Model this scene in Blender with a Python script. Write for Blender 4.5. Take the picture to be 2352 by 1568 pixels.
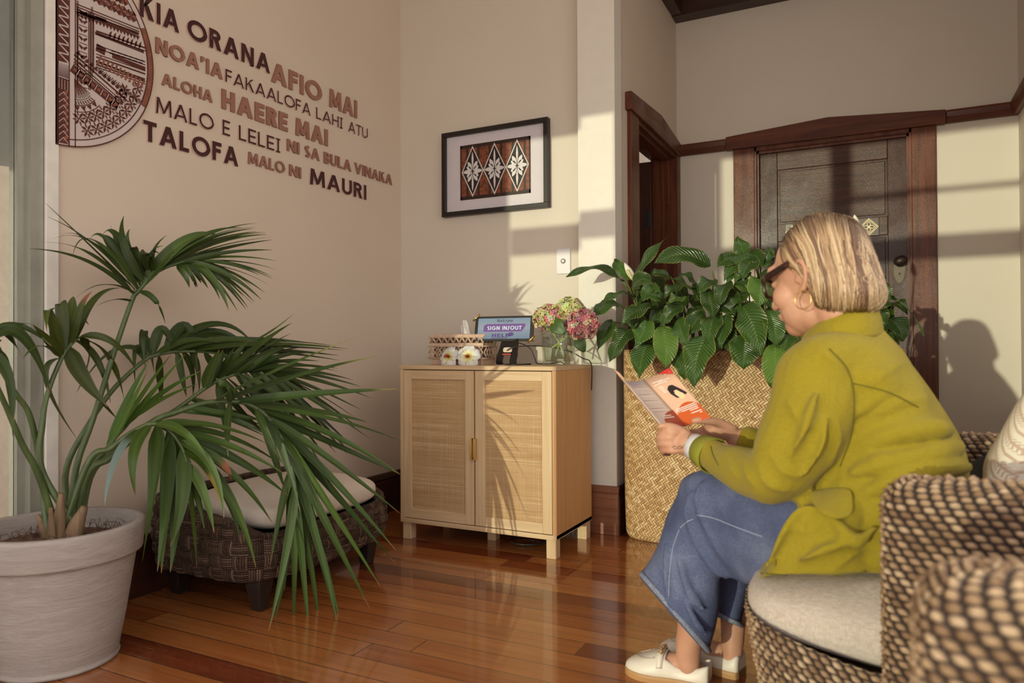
import bpy, bmesh, math, random
import numpy as np
from mathutils import Vector, Matrix, noise
R = math.radians
for o in list(bpy.data.objects):
    bpy.data.objects.remove(o)
SC = bpy.context.scene
COL = SC.collection

# ------------------------------------------------------------------ camera
CAM_M = np.array([[0.892272, 0.451470, -0.004712], [-0.008400, 0.006165, -0.999946], [-0.451417, 0.892263, 0.009293]])
FPX = 1671.309
CAM_P = np.array([0.0, 0.0, 0.87])
cd = bpy.data.cameras.new('camera')
cam = bpy.data.objects.new('camera', cd)
COL.objects.link(cam)
cd.sensor_width = 36.0
cd.lens = FPX / 2352 * 36.0
cd.clip_start = 0.02
mw = Matrix.Identity(4)
for i in range(3):
    mw[i][0] = CAM_M[0][i]
    mw[i][1] = -CAM_M[1][i]
    mw[i][2] = -CAM_M[2][i]
    mw[i][3] = CAM_P[i]
cam.matrix_world = mw
cd.dof.use_dof = True
cd.dof.focus_distance = 2.9
cd.dof.aperture_fstop = 3.2
SC.camera = cam

# ------------------------------------------------------------------ light
SC.view_settings.view_transform = 'Standard'
SC.view_settings.look = 'None'
SC.view_settings.gamma = 1.0
SC.view_settings.use_curve_mapping = False
SC.view_settings.exposure = 0.0
wd = bpy.data.worlds.new('evening_sky')
SC.world = wd
wd.use_nodes = True
bg = wd.node_tree.nodes['Background']
wt_ = wd.node_tree
tc0 = wt_.nodes.new('ShaderNodeTexCoord'); sp0 = wt_.nodes.new('ShaderNodeSeparateXYZ'); rp0 = wt_.nodes.new('ShaderNodeValToRGB')
wt_.links.new(tc0.outputs['Generated'], sp0.inputs[0]); wt_.links.new(sp0.outputs[2], rp0.inputs[0]); wt_.links.new(rp0.outputs[0], bg.inputs[0])
rp0.color_ramp.elements[0].position = 0.0; rp0.color_ramp.elements[0].color = (.92, .82, .72, 1)      # ground outside
rp0.color_ramp.elements[1].position = 0.06; rp0.color_ramp.elements[1].color = (1.0, .94, .885, 1)    # evening sky
bg.inputs[1].default_value = 2.4
sd = bpy.data.lights.new('sun', 'SUN')
sun = bpy.data.objects.new('sun', sd)
COL.objects.link(sun)
sd.energy = 1.92
sd.color = (0.96, 0.96, 0.68)
sd.angle = R(0.55)
SUN_D = Vector((0.19, 1.0, -0.055))
sun.rotation_euler = SUN_D.to_track_quat('-Z', 'Y').to_euler()
sun.location = (-1, -4, 2.5)

# ------------------------------------------------------------------ helpers
def ray(x, y):
    return CAM_M.T @ np.array([(x - 1176) / FPX, (y - 784) / FPX, 1.0])
def at(x, y, Y):            # measured point of the photo at depth Y
    d = ray(x, y)
    return CAM_P + d * (Y / d[1])
def atx(x, y, X):
    d = ray(x, y)
    return CAM_P + d * (X / d[0])
def atz(x, y, Z):
    d = ray(x, y)
    return CAM_P + d * ((Z - CAM_P[2]) / d[2])

ORG = {}
def tag(o, label=None, cat=None, group=None, kind=None):
    if label: o['label'] = label
    if cat: o['category'] = cat
    if group: o['group'] = group
    if kind: o['kind'] = kind
    return o
def thing(name, loc, label, cat, group=None):
    o = bpy.data.objects.new(name, None)
    COL.objects.link(o)
    o.location = loc
    o.empty_display_size = 0.05
    ORG[o.name] = np.array(loc, float)
    return tag(o, label, cat, group)
def put(name, geo, mat, parent=None, smooth=False, label=None, cat=None, group=None, kind=None, org=None):
    """geo = (verts, faces[, face_material_index][, uv per vert][, colour per vert]) in world space"""
    V, F = np.asarray(geo[0], float), geo[1]
    ex = geo[2] if len(geo) > 2 else {}
    if parent is not None:
        O = ORG[parent.name]
    elif org is not None:
        O = np.array(org, float)
    else:
        O = (V.min(0) + V.max(0)) / 2
        O[2] = V[:, 2].min()
    me = bpy.data.meshes.new(name)
    me.from_pydata((V - O).tolist(), [], [tuple(int(i) for i in f) for f in F])
    for m in (mat if isinstance(mat, (list, tuple)) else [mat]):
        me.materials.append(m)
    if 'mi' in ex:
        me.polygons.foreach_set('material_index', np.asarray(ex['mi'], np.int32))
    if 'uv' in ex:
        ul = me.uv_layers.new(name='UVMap')
        vi = np.zeros(len(me.loops), np.int32)
        me.loops.foreach_get('vertex_index', vi)
        ul.data.foreach_set('uv', np.asarray(ex['uv'], np.float32)[vi].ravel())
    if 'col' in ex:
        ca = me.color_attributes.new('tone', 'FLOAT_COLOR', 'POINT')
        c = np.asarray(ex['col'], np.float32)
        if c.shape[1] == 3:
            c = np.hstack([c, np.ones((len(c), 1), np.float32)])
        ca.data.foreach_set('color', c.ravel())
    if smooth:
        me.polygons.foreach_set('use_smooth', [True] * len(me.polygons))
    me.update()
    o = bpy.data.objects.new(name, me)
    COL.objects.link(o)
    ORG[o.name] = O
    if parent is not None:
        o.parent = parent
    else:
        o.location = O
    return tag(o, label, cat, group, kind)
def fix_normals(o):
    bm = bmesh.new(); bm.from_mesh(o.data)
    bmesh.ops.recalc_face_normals(bm, faces=bm.faces)
    bm.to_mesh(o.data); bm.free()
    return o
def bevel(o, w=0.004, n=2, ang=35):
    m = o.modifiers.new('bevel', 'BEVEL'); m.width = w; m.segments = n
    m.limit_method = 'ANGLE'; m.angle_limit = R(ang)
    return o
def subsurf(o, n=1):
    m = o.modifiers.new('subsurf', 'SUBSURF'); m.levels = n; m.render_levels = n
    return o
def remesh(o, vox, it=4, fac=0.5):
    m = o.modifiers.new('remesh', 'REMESH'); m.mode = 'VOXEL'; m.voxel_size = vox; m.use_smooth_shade = True
    if it:
        s = o.modifiers.new('smooth', 'SMOOTH'); s.factor = fac; s.iterations = it
    return o
def join(*gs):
    V = []; F = []; n = 0; ex = {}
    keys = set()
    for g in gs:
        if len(g) > 2: keys |= set(g[2])
    for k in keys: ex[k] = []
    for g in gs:
        v = np.asarray(g[0], float)
        V.append(v)
        F += [tuple(i + n for i in f) for f in g[1]]
        n += len(v)
        for k in keys:
            if len(g) > 2 and k in g[2]: ex[k].append(np.asarray(g[2][k]))
            elif k == 'mi': ex[k].append(np.zeros(len(g[1]), int))
            elif k == 'uv': ex[k].append(np.zeros((len(v), 2)))
            elif k == 'col': ex[k].append(np.full((len(v), 3), 0.5))
    ex = {k: np.concatenate(v) for k, v in ex.items()}
    return (np.concatenate(V), F, ex)
def mi(g, i):
    ex = dict(g[2]) if len(g) > 2 else {}
    ex['mi'] = np.full(len(g[1]), i)
    return (g[0], g[1], ex)
def tint(g, c):
    ex = dict(g[2]) if len(g) > 2 else {}
    ex['col'] = np.tile(np.asarray(c, float), (len(g[0]), 1))
    return (g[0], g[1], ex)
BF = [(0, 3, 2, 1), (4, 5, 6, 7), (0, 1, 5, 4), (1, 2, 6, 5), (2, 3, 7, 6), (3, 0, 4, 7)]
def box(x0, x1, y0, y1, z0, z1):
    return ([(x0, y0, z0), (x1, y0, z0), (x1, y1, z0), (x0, y1, z0), (x0, y0, z1), (x1, y0, z1), (x1, y1, z1), (x0, y1, z1)], list(BF))
def xf(g, M):
    V = np.asarray(g[0], float)
    M = np.array(M)
    return (V @ M[:3, :3].T + M[:3, 3],) + tuple(g[1:])
def prism(poly, fn, d0, d1):
    """2D polygon (ccw) -> prism; fn(u,v,d) gives the 3D point"""
    n = len(poly)
    V = [fn(u, v, d0) for u, v in poly] + [fn(u, v, d1) for u, v in poly]
    F = [tuple(range(n))[::-1], tuple(range(n, 2 * n))]
    F += [(i, (i + 1) % n, n + (i + 1) % n, n + i) for i in range(n)]
    return (V, F)
def cat(P, n):
    """Catmull-Rom resample of a list of points (any dimension)"""
    P = np.asarray(P, float)
    if len(P) < 3:
        t = np.linspace(0, 1, n)[:, None]
        return P[0] * (1 - t) + P[-1] * t
    Q = np.vstack([2 * P[0] - P[1], P, 2 * P[-1] - P[-2]])
    out = []
    for s in np.linspace(0, len(P) - 1 - 1e-9, n):
        i = int(s); t = s - i
        a, b, c, d = Q[i], Q[i + 1], Q[i + 2], Q[i + 3]
        out.append(0.5 * ((2 * b) + (c - a) * t + (2 * a - 5 * b + 4 * c - d) * t * t + (3 * b - a - 3 * c + d) * t ** 3))
    return np.array(out)
def loft(rings, cap=True, close=True):
    """rings: list of (n,3) arrays"""
    n = len(rings[0]); V = np.concatenate(rings); F = []
    m = n if close else n - 1
    for k in range(len(rings) - 1):
        for i in range(m):
            j = (i + 1) % n
            F.append((k * n + i, k * n + j, (k + 1) * n + j, (k + 1) * n + i))
    if cap and close:
        F.append(tuple(range(n))[::-1])
        F.append(tuple(range((len(rings) - 1) * n, len(rings) * n)))
    return (V, F)
def ering(c, u, v, n=20, p=2.0):
    """super-ellipse ring, semi-axes u and v"""
    c, u, v = (np.asarray(a, float) for a in (c, u, v))
    out = []
    for k in range(n):
        a = 2 * math.pi * k / n
        ca, sa = math.cos(a), math.sin(a)
        out.append(c + u * math.copysign(abs(ca) ** (2 / p), ca) + v * math.copysign(abs(sa) ** (2 / p), sa))
    return np.array(out)
def tube(P, r, n=8, seg=None, cap=True, flat=1.0, up=(0, 0, 1), tip=False):
    """tube along points P; r a number or one radius per point"""
    P = np.asarray(P, float)
    r = np.full(len(P), r) if np.isscalar(r) else np.asarray(r, float)
    if seg:
        Q = cat(np.hstack([P, r[:, None]]), seg)
        P, r = Q[:, :3], np.maximum(Q[:, 3], 1e-5)
    T = np.gradient(P, axis=0)
    T /= np.linalg.norm(T, axis=1)[:, None] + 1e-12
    u = np.cross(up, T[0])
    if np.linalg.norm(u) < 1e-3: u = np.cross((0, 1, 0), T[0])
    rings = []
    for i in range(len(P)):
        u = u - T[i] * (u @ T[i]); u /= np.linalg.norm(u) + 1e-12
        v = np.cross(T[i], u)
        rings.append(ering(P[i], u * r[i], v * r[i] * flat, n))
    return loft(rings, cap)
def blob(P, r, n=14, seg=16, **k):
    """tube with rounded ends"""
    P = np.asarray(P, float); r = list(r)
    Q = cat(np.hstack([P, np.array(r)[:, None]]), seg)
    P2, r2 = Q[:, :3], Q[:, 3]
    d0 = P2[0] - P2[1]; d0 /= np.linalg.norm(d0); d1 = P2[-1] - P2[-2]; d1 /= np.linalg.norm(d1)
    A = [P2[0] + d0 * r2[0] * s for s in (0.98, 0.8, 0.45)]; ra = [r2[0] * q for q in (0.2, 0.6, 0.89)]
    B = [P2[-1] + d1 * r2[-1] * s for s in (0.45, 0.8, 0.98)]; rb = [r2[-1] * q for q in (0.89, 0.6, 0.2)]
    return tube(np.vstack([A, P2, B]), np.concatenate([ra, r2, rb]), n, None, True, **k)
def ellipsoid(c, ax, n=16, m=12):
    """ax: 3x3 rows = semi-axes vectors"""
    c = np.asarray(c, float); ax = np.asarray(ax, float)
    V = []; F = []
    for i in range(1, m):
        ph = math.pi * i / m
        for k in range(n):
            a = 2 * math.pi * k / n
            V.append(c + ax[0] * math.sin(ph) * math.cos(a) + ax[1] * math.sin(ph) * math.sin(a) + ax[2] * math.cos(ph))
    t = len(V); V.append(c + ax[2]); V.append(c - ax[2])
    for i in range(m - 2):
        for k in range(n):
            j = (k + 1) % n
            F.append((i * n + k, (i + 1) * n + k, (i + 1) * n + j, i * n + j))
    for k in range(n):
        j = (k + 1) % n
        F.append((t, k, j)); F.append((t + 1, (m - 2) * n + j, (m - 2) * n + k))
    return (np.array(V), F)
def lathe(prof, c, n=48, cap0=True, cap1=True):
    c = np.asarray(c, float)
    rings = [np.array([c + (r * math.cos(2 * math.pi * k / n), r * math.sin(2 * math.pi * k / n), z) for k in range(n)]) for r, z in prof]
    g = loft(rings, False)
    F = g[1]
    if cap0: F.append(tuple(range(n))[::-1])
    if cap1: F.append(tuple(range((len(prof) - 1) * n, len(prof) * n)))
    return (g[0], F)
def gridmesh(fn, us, vs):
    V = []; UV = []
    for v in vs:
        for u in us:
            V.append(fn(u, v)); UV.append((u, v))
    n = len(us)
    F = [(j * n + i, j * n + i + 1, (j + 1) * n + i + 1, (j + 1) * n + i) for j in range(len(vs) - 1) for i in range(n - 1)]
    return (np.array(V), F, {'uv': np.array(UV)})

# ------------------------------------------------------------------ materials
class NT:
    def __init__(s, name):
        s.m = bpy.data.materials.new(name); s.m.use_nodes = True
        s.t = s.m.node_tree; s.n = s.t.nodes; s.b = s.n['Principled BSDF']
    def new(s, typ, **kw):
        n = s.n.new(typ)
        for k, v in kw.items(): setattr(n, k, v)
        return n
    def set(s, node, **kw):
        for k, v in kw.items():
            k2 = k.replace('_', ' ')
            s.plug(v, node.inputs[k2] if k2 in node.inputs else node.inputs[int(k[1:])])
        return node
    def plug(s, v, sock):
        if isinstance(v, bpy.types.NodeSocket): s.t.links.new(v, sock)
        else:
            if isinstance(v, tuple) and len(v) == 3 and len(getattr(sock, 'default_value', (0,))) == 4: v = v + (1,)
            sock.default_value = v
    def math(s, op, a, b=0.0, c=None):
        n = s.new('ShaderNodeMath', operation=op)
        s.plug(a, n.inputs[0]); s.plug(b, n.inputs[1])
        if c is not None: s.plug(c, n.inputs[2])
        return n.outputs[0]
    def mix(s, f, a, b, blend='MIX'):
        n = s.new('ShaderNodeMix', data_type='RGBA', blend_type=blend)
        s.plug(f, n.inputs[0]); s.plug(a, n.inputs[6]); s.plug(b, n.inputs[7])
        return n.outputs[2]
    def coord(s, kind='Object', scale=(1, 1, 1), rot=(0, 0, 0)):
        c = s.new('ShaderNodeTexCoord'); mp = s.new('ShaderNodeMapping')
        s.t.links.new(c.outputs[kind], mp.inputs[0])
        mp.inputs['Scale'].default_value = scale; mp.inputs['Rotation'].default_value = rot
        return mp.outputs[0]
    def sep(s, v):
        n = s.new('ShaderNodeSeparateXYZ'); s.t.links.new(v, n.inputs[0]); return n.outputs
    def comb(s, x=0.0, y=0.0, z=0.0):
        n = s.new('ShaderNodeCombineXYZ')
        s.plug(x, n.inputs[0]); s.plug(y, n.inputs[1]); s.plug(z, n.inputs[2]); return n.outputs[0]
    def noise(s, vec, scale=5.0, detail=4.0, rough=0.55, dist=0.0):
        n = s.new('ShaderNodeTexNoise')
        s.t.links.new(vec, n.inputs['Vector'])
        n.inputs['Scale'].default_value = scale; n.inputs['Detail'].default_value = detail
        n.inputs['Roughness'].default_value = rough; n.inputs['Distortion'].default_value = dist
        return n.outputs[0]
    def white(s, vec):
        n = s.new('ShaderNodeTexWhiteNoise', noise_dimensions='3D'); s.plug(vec, n.inputs['Vector']); return n.outputs['Value']
    def ramp(s, f, stops):
        n = s.new('ShaderNodeValToRGB'); s.plug(f, n.inputs[0])
        e = n.color_ramp.elements
        while len(e) < len(stops): e.new(0.5)
        for i, (p, c) in enumerate(stops):
            e[i].position = p; e[i].color = tuple(c) + (1,) if len(c) == 3 else c
        return n.outputs[0]
    def range(s, v, a, b, c, d):
        n = s.new('ShaderNodeMapRange'); s.plug(v, n.inputs[0])
        for i, q in enumerate((a, b, c, d)): s.plug(q, n.inputs[i + 1])
        return n.outputs[0]
    def attr(s, name='tone'):
        n = s.new('ShaderNodeAttribute'); n.attribute_name = name; return n.outputs['Color']
    def bump(s, h, strength=0.3, dist=0.01):
        n = s.new('ShaderNodeBump'); s.plug(h, n.inputs['Height'])
        n.inputs['Strength'].default_value = strength; n.inputs['Distance'].default_value = dist
        s.t.links.new(n.outputs[0], s.b.inputs['Normal'])
    def base(s, c): s.plug(c, s.b.inputs['Base Color'])
    def rough(s, r): s.plug(r, s.b.inputs['Roughness'])
    def spec(s, v): s.b.inputs['Specular IOR Level'].default_value = v
def plain(name, c, rough=0.6, var=0.06, scale=18.0, spec=0.4, bump=0.0, bscale=120.0, metal=0.0):
    t = NT(name); v = t.coord()
    n = t.noise(v, scale)
    hi = tuple(min(1, x * (1 + var)) for x in c); lo = tuple(x * (1 - var) for x in c)
    t.base(t.ramp(n, [(0.3, lo), (0.7, hi)])); t.rough(rough); t.spec(spec)
    t.b.inputs['Metallic'].default_value = metal
    if bump: t.bump(t.noise(v, bscale, 3), bump, 0.002)
    return t.m
def wood(name, dark, light, axis=2, scale=1.0, rough=0.45, spec=0.4, coat=0.0, crackle=0.0, bump=0.05):
    t = NT(name)
    sc = [22 * scale] * 3; sc[axis] = 1.2 * scale
    v = t.coord('Object', tuple(sc))
    a = t.noise(v, 1.6, 6, 0.6, 0.6)
    sc2 = [90 * scale] * 3; sc2[axis] = 3 * scale
    b = t.noise(t.coord('Object', tuple(sc2)), 1.5, 3, 0.5)
    f = t.math('ADD', t.math('MULTIPLY', a, 0.7), t.math('MULTIPLY', b, 0.3))
    c = t.ramp(f, [(0.32, dark), (0.68, light)])
    t.base(c); t.spec(spec)
    if crackle:
        k = t.noise(t.coord('Object', (1, 1, 1)), 160, 4, 0.7)
        big = t.noise(t.coord('Object', (1, 1, 1)), 5, 3)
        t.rough(t.range(t.math('ADD', t.math('MULTIPLY', k, .6), t.math('MULTIPLY', big, .6)), 0.45, 0.75, rough - .12, rough + 0.2))
        t.bump(t.math('ADD', k, t.math('MULTIPLY', f, .6)), crackle, 0.002)
    else:
        t.rough(rough)
        if bump: t.bump(f, bump, 0.003)
    t.b.inputs['Coat Weight'].default_value = coat * .4
    t.b.inputs['Coat Roughness'].default_value = 0.15
    return t.m
M = {}
t = NT('cream_wall_paint'); v = t.coord()
t.base(t.ramp(t.noise(v, 2.0, 3), [(0.3, (.69, .62, .525)), (0.7, (.715, .645, .55))])); t.rough(.55); t.spec(.25)
t.bump(t.noise(v, 240, 2), .05, .001); M['wall'] = t.m
M['white'] = plain('white_paint', (.8, .76, .7), .5)
M['ceil'] = plain('ceiling_white_paint', (.86, .83, .79), .7)
M['rimu'] = wood('dark_red_varnished_timber', (.055, .013, .006), (.19, .055, .022), 2, 1, .34, .25, .3, .35)
M['rimux'] = wood('dark_red_varnished_timber_horizontal', (.060, .014, .007), (.17, .048, .020), 0, 1, .34, .25, .3, .25)
M['rimuy'] = wood('dark_red_varnished_timber_receding', (.06, .016, .009), (.18, .052, .024), 1, 1, .38, .25, .2, .2)
M['beam'] = wood('dark_brown_beam_timber', (.022, .009, .006), (.055, .022, .014), 0, 1, .4, .4, .2)
M['darkdoor'] = wood('dark_brown_door_timber', (.030, .009, .005), (.085, .027, .014), 2, 1, .30, .22, .4, .3)
M['darkdoorx'] = wood('dark_brown_door_timber_cross', (.038, .013, .007), (.105, .042, .021), 0, 1, .28, .25, .4, .45)
M['oak'] = wood('pale_oak_veneer', (.56, .38, .21), (.72, .53, .32), 2, .8, .5, .3)
M['oakx'] = wood('pale_oak_veneer_cross', (.56, .38, .21), (.72, .53, .32), 0, .8, .5, .3)
M['black'] = plain('black_plastic', (.018, .016, .015), .35)
M['warmwall'] = plain('warm_tan_wall_paint', (.70, .59, .485), .55, .02, 2, .25)
M['alu'] = plain('grey_aluminium', (.36, .355, .30), .4, metal=.3)
M['gold'] = plain('gold_metal', (.8, .55, .2), .28, metal=1.0)
M['brass'] = plain('aged_bronze', (.060, .044, .032), .38, metal=.6)
# ------------------------------------------------------------------ room shell
XL, YB, YS, XS, YD, XR, ZC, YW = -2.36, 3.31, 3.25, -1.10, 4.42, 0.632, 3.0, -0.25
# floor: boards run along X
t = NT('polished_timber_floorboards'); x, y, z = t.sep(t.coord('Object'))
W = .0935
yy = t.math('DIVIDE', t.math('ADD', y, .037), W); row = t.math('FLOOR', yy); fr = t.math('FRACT', yy)
off = t.math('MULTIPLY', t.white(t.comb(row, 3.0, 1.0)), 7.0)
xx = t.math('DIVIDE', t.math('ADD', x, off), 2.3); colm = t.math('FLOOR', xx); fx = t.math('FRACT', xx)
rnd = t.white(t.comb(row, colm, 5.0))
gv = t.comb(t.math('MULTIPLY', x, 1.3), t.math('MULTIPLY', y, 26.0), t.math('MULTIPLY', rnd, 40.0))
g1 = t.noise(gv, 1.5, 6, .6, .5)
g2 = t.noise(t.comb(t.math('MULTIPLY', x, 3.0), t.math('MULTIPLY', y, 120.0), t.math('MULTIPLY', rnd, 30.0)), 1.0, 3)
pat = t.noise(t.comb(t.math('MULTIPLY', x, 1.6), t.math('MULTIPLY', y, 9.0), t.math('MULTIPLY', rnd, 90.0)), 1.0, 3)
tone = t.math('ADD', t.math('MULTIPLY', rnd, .62), t.math('MULTIPLY', pat, .42))
c = t.ramp(tone, [(.16, (.095, .016, .006)), (.34, (.19, .036, .011)), (.48, (.31, .085, .020)), (.70, (.42, .145, .038)), (.95, (.50, .21, .065))])
c = t.mix(t.range(g1, .35, .7, .0, .55), c, t.mix(.62, c, (.13, .028, .01)))
c = t.mix(t.range(g2, .5, .75, 0.0, .35), c, t.mix(.6, c, (.62, .30, .11)))
kn = t.noise(t.comb(t.math('MULTIPLY', x, 14.0), t.math('MULTIPLY', y, 50.0), rnd), 1.0, 5, .7)
c = t.mix(t.range(kn, .70, .76, 0.0, .75), c, (.05, .018, .01))
e1 = t.math('MINIMUM', fr, t.math('SUBTRACT', 1.0, fr))
e2 = t.math('MULTIPLY', t.math('MINIMUM', fx, t.math('SUBTRACT', 1.0, fx)), 2.3 / W)
edge = t.math('MINIMUM', e1, e2)
seam = t.range(edge, .008, .026, 0.0, 1.0)
c = t.mix(seam, (.035, .012, .007), c)
t.base(c); t.spec(.5)
t.rough(t.range(t.noise(t.coord('Object'), 9, 4), .3, .7, .10, .22))
wav = t.noise(t.comb(t.math('MULTIPLY', x, 2.0), t.math('MULTIPLY', y, 14.0), rnd), 1.0, 2)
t.bump(t.math('ADD', t.math('MULTIPLY', seam, .5), t.math('MULTIPLY', wav, .35)), .16, .004)
t.b.inputs['Coat Weight'].default_value = .7; t.b.inputs['Coat Roughness'].default_value = .05
M['floor'] = t.m
S = 'structure'
put('floor', box(-4.2, 1.0, -1.0, 6.0, -.06, 0), M['floor'], kind=S, org=(0, 0, 0))
put('ceiling', box(-2.5, .8, -1.0, 4.6, ZC, ZC + .08), M['ceil'], kind=S)
# left wall with its sliding glass door opening (y < 1.41)
put('wall_left', join(box(XL - .12, XL, 1.41, YB + .1, 0, ZC), box(XL - .12, XL, YW, 1.41, 2.35, ZC)), M['warmwall'], kind=S)
put('wall_back', box(XL - .12, -1.27, YB, YB + .12, 0, ZC), M['wall'], kind=S)
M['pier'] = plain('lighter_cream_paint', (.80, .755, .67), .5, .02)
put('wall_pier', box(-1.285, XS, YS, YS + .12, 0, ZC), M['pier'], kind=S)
# return wall with the open doorway
D2a, D2b, D2h = 3.555, 4.36, 2.03
put('wall_return', join(box(XS - .13, XS, YS + .1, D2a, 0, ZC), box(XS - .13, XS, D2a, D2b, D2h, ZC), box(XS - .13, XS, D2b, YD + .1, 0, ZC)), M['warmwall'], kind=S)
DL, DR, DH = -.655, .168, 2.03
put('wall_far', join(box(XS - .1, DL, YD, YD + .12, 0, ZC), box(DL, DR, YD, YD + .12, DH, ZC), box(DL - .1, DR + .1, YD + .12, YD + .14, 0, DH + .1), box(DR, XR + .1, YD, YD + .12, 0, ZC)), M['wall'], kind=S)  # includes a thin unseen panel behind the door, added to block outside light
put('wall_right', join(box(XR, XR + .1, 2.5, YD + .1, 0, ZC), box(XR, XR + .1, YW, 2.5, 0, .95), box(XR, XR + .1, YW, 2.5, 2.6, ZC)), M['wall'], kind=S)
put('window_3_unseen', join(box(XR + .02, XR + .07, 2.44, 2.5, .95, 2.6), box(XR + .02, XR + .07, 1.30, 1.36, .95, 2.6), box(XR + .02, XR + .07, YW, YW + .05, .95, 2.6), box(XR + .02, XR + .07, YW, 2.5, .95, 1.01), box(XR + .02, XR + .07, YW, 2.5, 2.54, 2.6)), M['rimu'], kind=S)  # unseen side window, added and lengthened to brighten the left and return walls
# far side of the room behind the camera: glazed frames the evening sun comes through
fr_ = [box(XL, XR, YW - .08, YW, 2.245, ZC), box(XL, -1.95, YW - .08, YW, 2.112, 2.25), box(-1.95, -1.735, YW - .08, YW, 2.168, 2.25)]
fr_ += [box(XL, -1.95, YW - .06, YW - .02, 1.536, 1.674), box(-1.95, XR, YW - .06, YW - .02, 1.585, 1.716), box(-1.14, XR, YW - .05, YW - .03, 1.935, 1.965)]
fr_ += [box(-1.768, -1.732, YW - .06, YW, 0, 2.25), box(-1.135, -1.035, YW - .06, YW, 1.70, 2.25), box(XR - .05, XR, YW - .06, YW, 0, 2.25), box(XL, XR, YW - .06, YW, 0, .06), box(XL, -2.105, YW - .06, YW, 0, 1.0)]
put('window_2', join(*fr_), M['rimu'], kind=S)
# room beyond the open doorway
put('wall_beyond', join(box(-3.2, -3.1, 3.3, 5.8, 0, ZC), box(-3.2, XS, 5.7, 5.8, 0, ZC), box(-3.2, XS - .13, 3.43, 3.5, 0, ZC)), M['white'], kind=S)
put('ceiling_beyond', box(-3.2, XS, 3.43, 5.8, ZC, ZC + .08), M['ceil'], kind=S)
# ceiling beams (cornice)
ZB = 2.853
put('trim_1', box(XS, XR, YD - .10, YD, ZB, ZC), M['beam'], kind=S)
put('trim_2', box(XS, XS + .06, YS, YD - .10, ZB + .005, ZC), M['beam'], kind=S)
put('trim_6', box(XR - .1, XR, 1.0, YD - .10, ZB, ZC), M['beam'], kind=S)
# picture rails
def rail_x(n, a, b):
    p = [(0, 2.032), (.022, 2.034), (.034, 2.062), (.040, 2.085), (.038, 2.096), (0, 2.098)]
    bevel(fix_normals(put(n, prism(p, lambda u, v, d: (d, YD - u, v), a, b), M['rimux'], kind=S)), .002, 1)
rail_x('trim_3', XS + .03, -.80)
rail_x('trim_4', .317, XR)
p = [(0, 2.03), (.022, 2.032), (.034, 2.06), (.040, 2.085), (.038, 2.096), (0, 2.098)]
fix_normals(put('trim_5', prism(p, lambda u, v, d: (XR - u, d, v), 2.55, YD - .036), M['rimuy'], kind=S))
# skirtings: tall, dark, with a chamfered cap
def skirt(n, A, B, nrm, h, mat, th=.024):
    A, B, nrm = Vector(A), Vector(B), Vector(nrm)
    p = [(0, 0), (th, 0), (th, h - .055), (th * .8, h - .035), (th * .95, h - .028), (th * .6, h), (0, h)]
    dr = (B - A)
    g = prism(p, lambda u, v, d: tuple(A + dr * d + nrm * u + Vector((0, 0, v))), 0, 1)
    return bevel(fix_normals(put(n, g, mat, kind=S)), .002, 1)
M['skdark'] = wood('shaded_skirting_timber', (.03, .009, .006), (.075, .022, .012), 1, 1, .35, .5, .2)  # skirting on unlit walls, their shade put into the timber colour
M['sklit'] = wood('sunlit_skirting_timber', (.16, .05, .022), (.33, .13, .06), 0, 1, .35, .5, .2, .2)  # same skirting on sunlit walls, the sunlight put into its colour
skirt('baseboard_left', (XL, 1.41, 0), (XL, YB, 0), (1, 0, 0), .212, M['skdark'])
skirt('baseboard_back', (XL, YB, 0), (-1.28, YB, 0), (0, -1, 0), .212, M['skdark'])
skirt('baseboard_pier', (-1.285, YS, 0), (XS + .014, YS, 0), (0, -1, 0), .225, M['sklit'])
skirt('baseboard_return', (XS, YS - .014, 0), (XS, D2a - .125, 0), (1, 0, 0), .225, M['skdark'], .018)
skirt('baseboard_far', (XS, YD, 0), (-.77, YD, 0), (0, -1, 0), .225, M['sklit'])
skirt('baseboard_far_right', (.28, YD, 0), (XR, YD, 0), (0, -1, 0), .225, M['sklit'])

# ---- door_1: closed dark timber door with its casing
d1 = thing('door_1', ((DL + DR) / 2, YD, 0), None, None); d1['kind'] = S
b = put('casing', join(box(-.762, DL + .012, YD - .022, YD, 0, 2.03), box(DR - .012, .272, YD - .022, YD, 0, 2.03)), M['rimu'], d1); bevel(b, .004)
cx = -.25
hp = [(-.802, 2.028), (.315, 2.028), (.315, 2.10), (.19, 2.113), (-.244, 2.144), (-.69, 2.118), (-.802, 2.106)]
hp = [(-.802, 2.028), (.315, 2.028), (.315, 2.100), (-.25, 2.143), (-.802, 2.106)]
bevel(fix_normals(put('head_casing', prism(hp, lambda u, v, d: (u, YD - d, v), 0, .040), M['rimux'], d1)), .004)
put('jamb', join(box(DL - .0, DL + .022, YD - .018, YD + .12, 0, DH), box(DR - .022, DR, YD - .018, YD + .12, 0, DH), box(DL, DR, YD - .018, YD + .12, DH - .022, DH),
    box(DL + .02, DL + .034, YD + .0, YD + .026, 0, DH - .02), box(DR - .034, DR - .02, YD, YD + .026, 0, DH - .02), box(DL, DR, YD, YD + .026, DH - .036, DH - .02)), M['rimu'], d1)
Lx0, Lx1, LZ = DL + .026, DR - .026, 2.0
yf = YD + .028
bevel(put('door_leaf', box(Lx0, Lx1, yf + .012, yf + .04, .008, LZ), M['darkdoor'], d1), .002)
st = .105
bevel(put('stile', box(Lx0, Lx0 + st, yf, yf + .013, .008, LZ), M['darkdoor'], d1), .003)
bevel(put('stile', box(Lx1 - st + .006, Lx1, yf, yf + .013, .008, LZ), M['darkdoor'], d1), .003)
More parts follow.
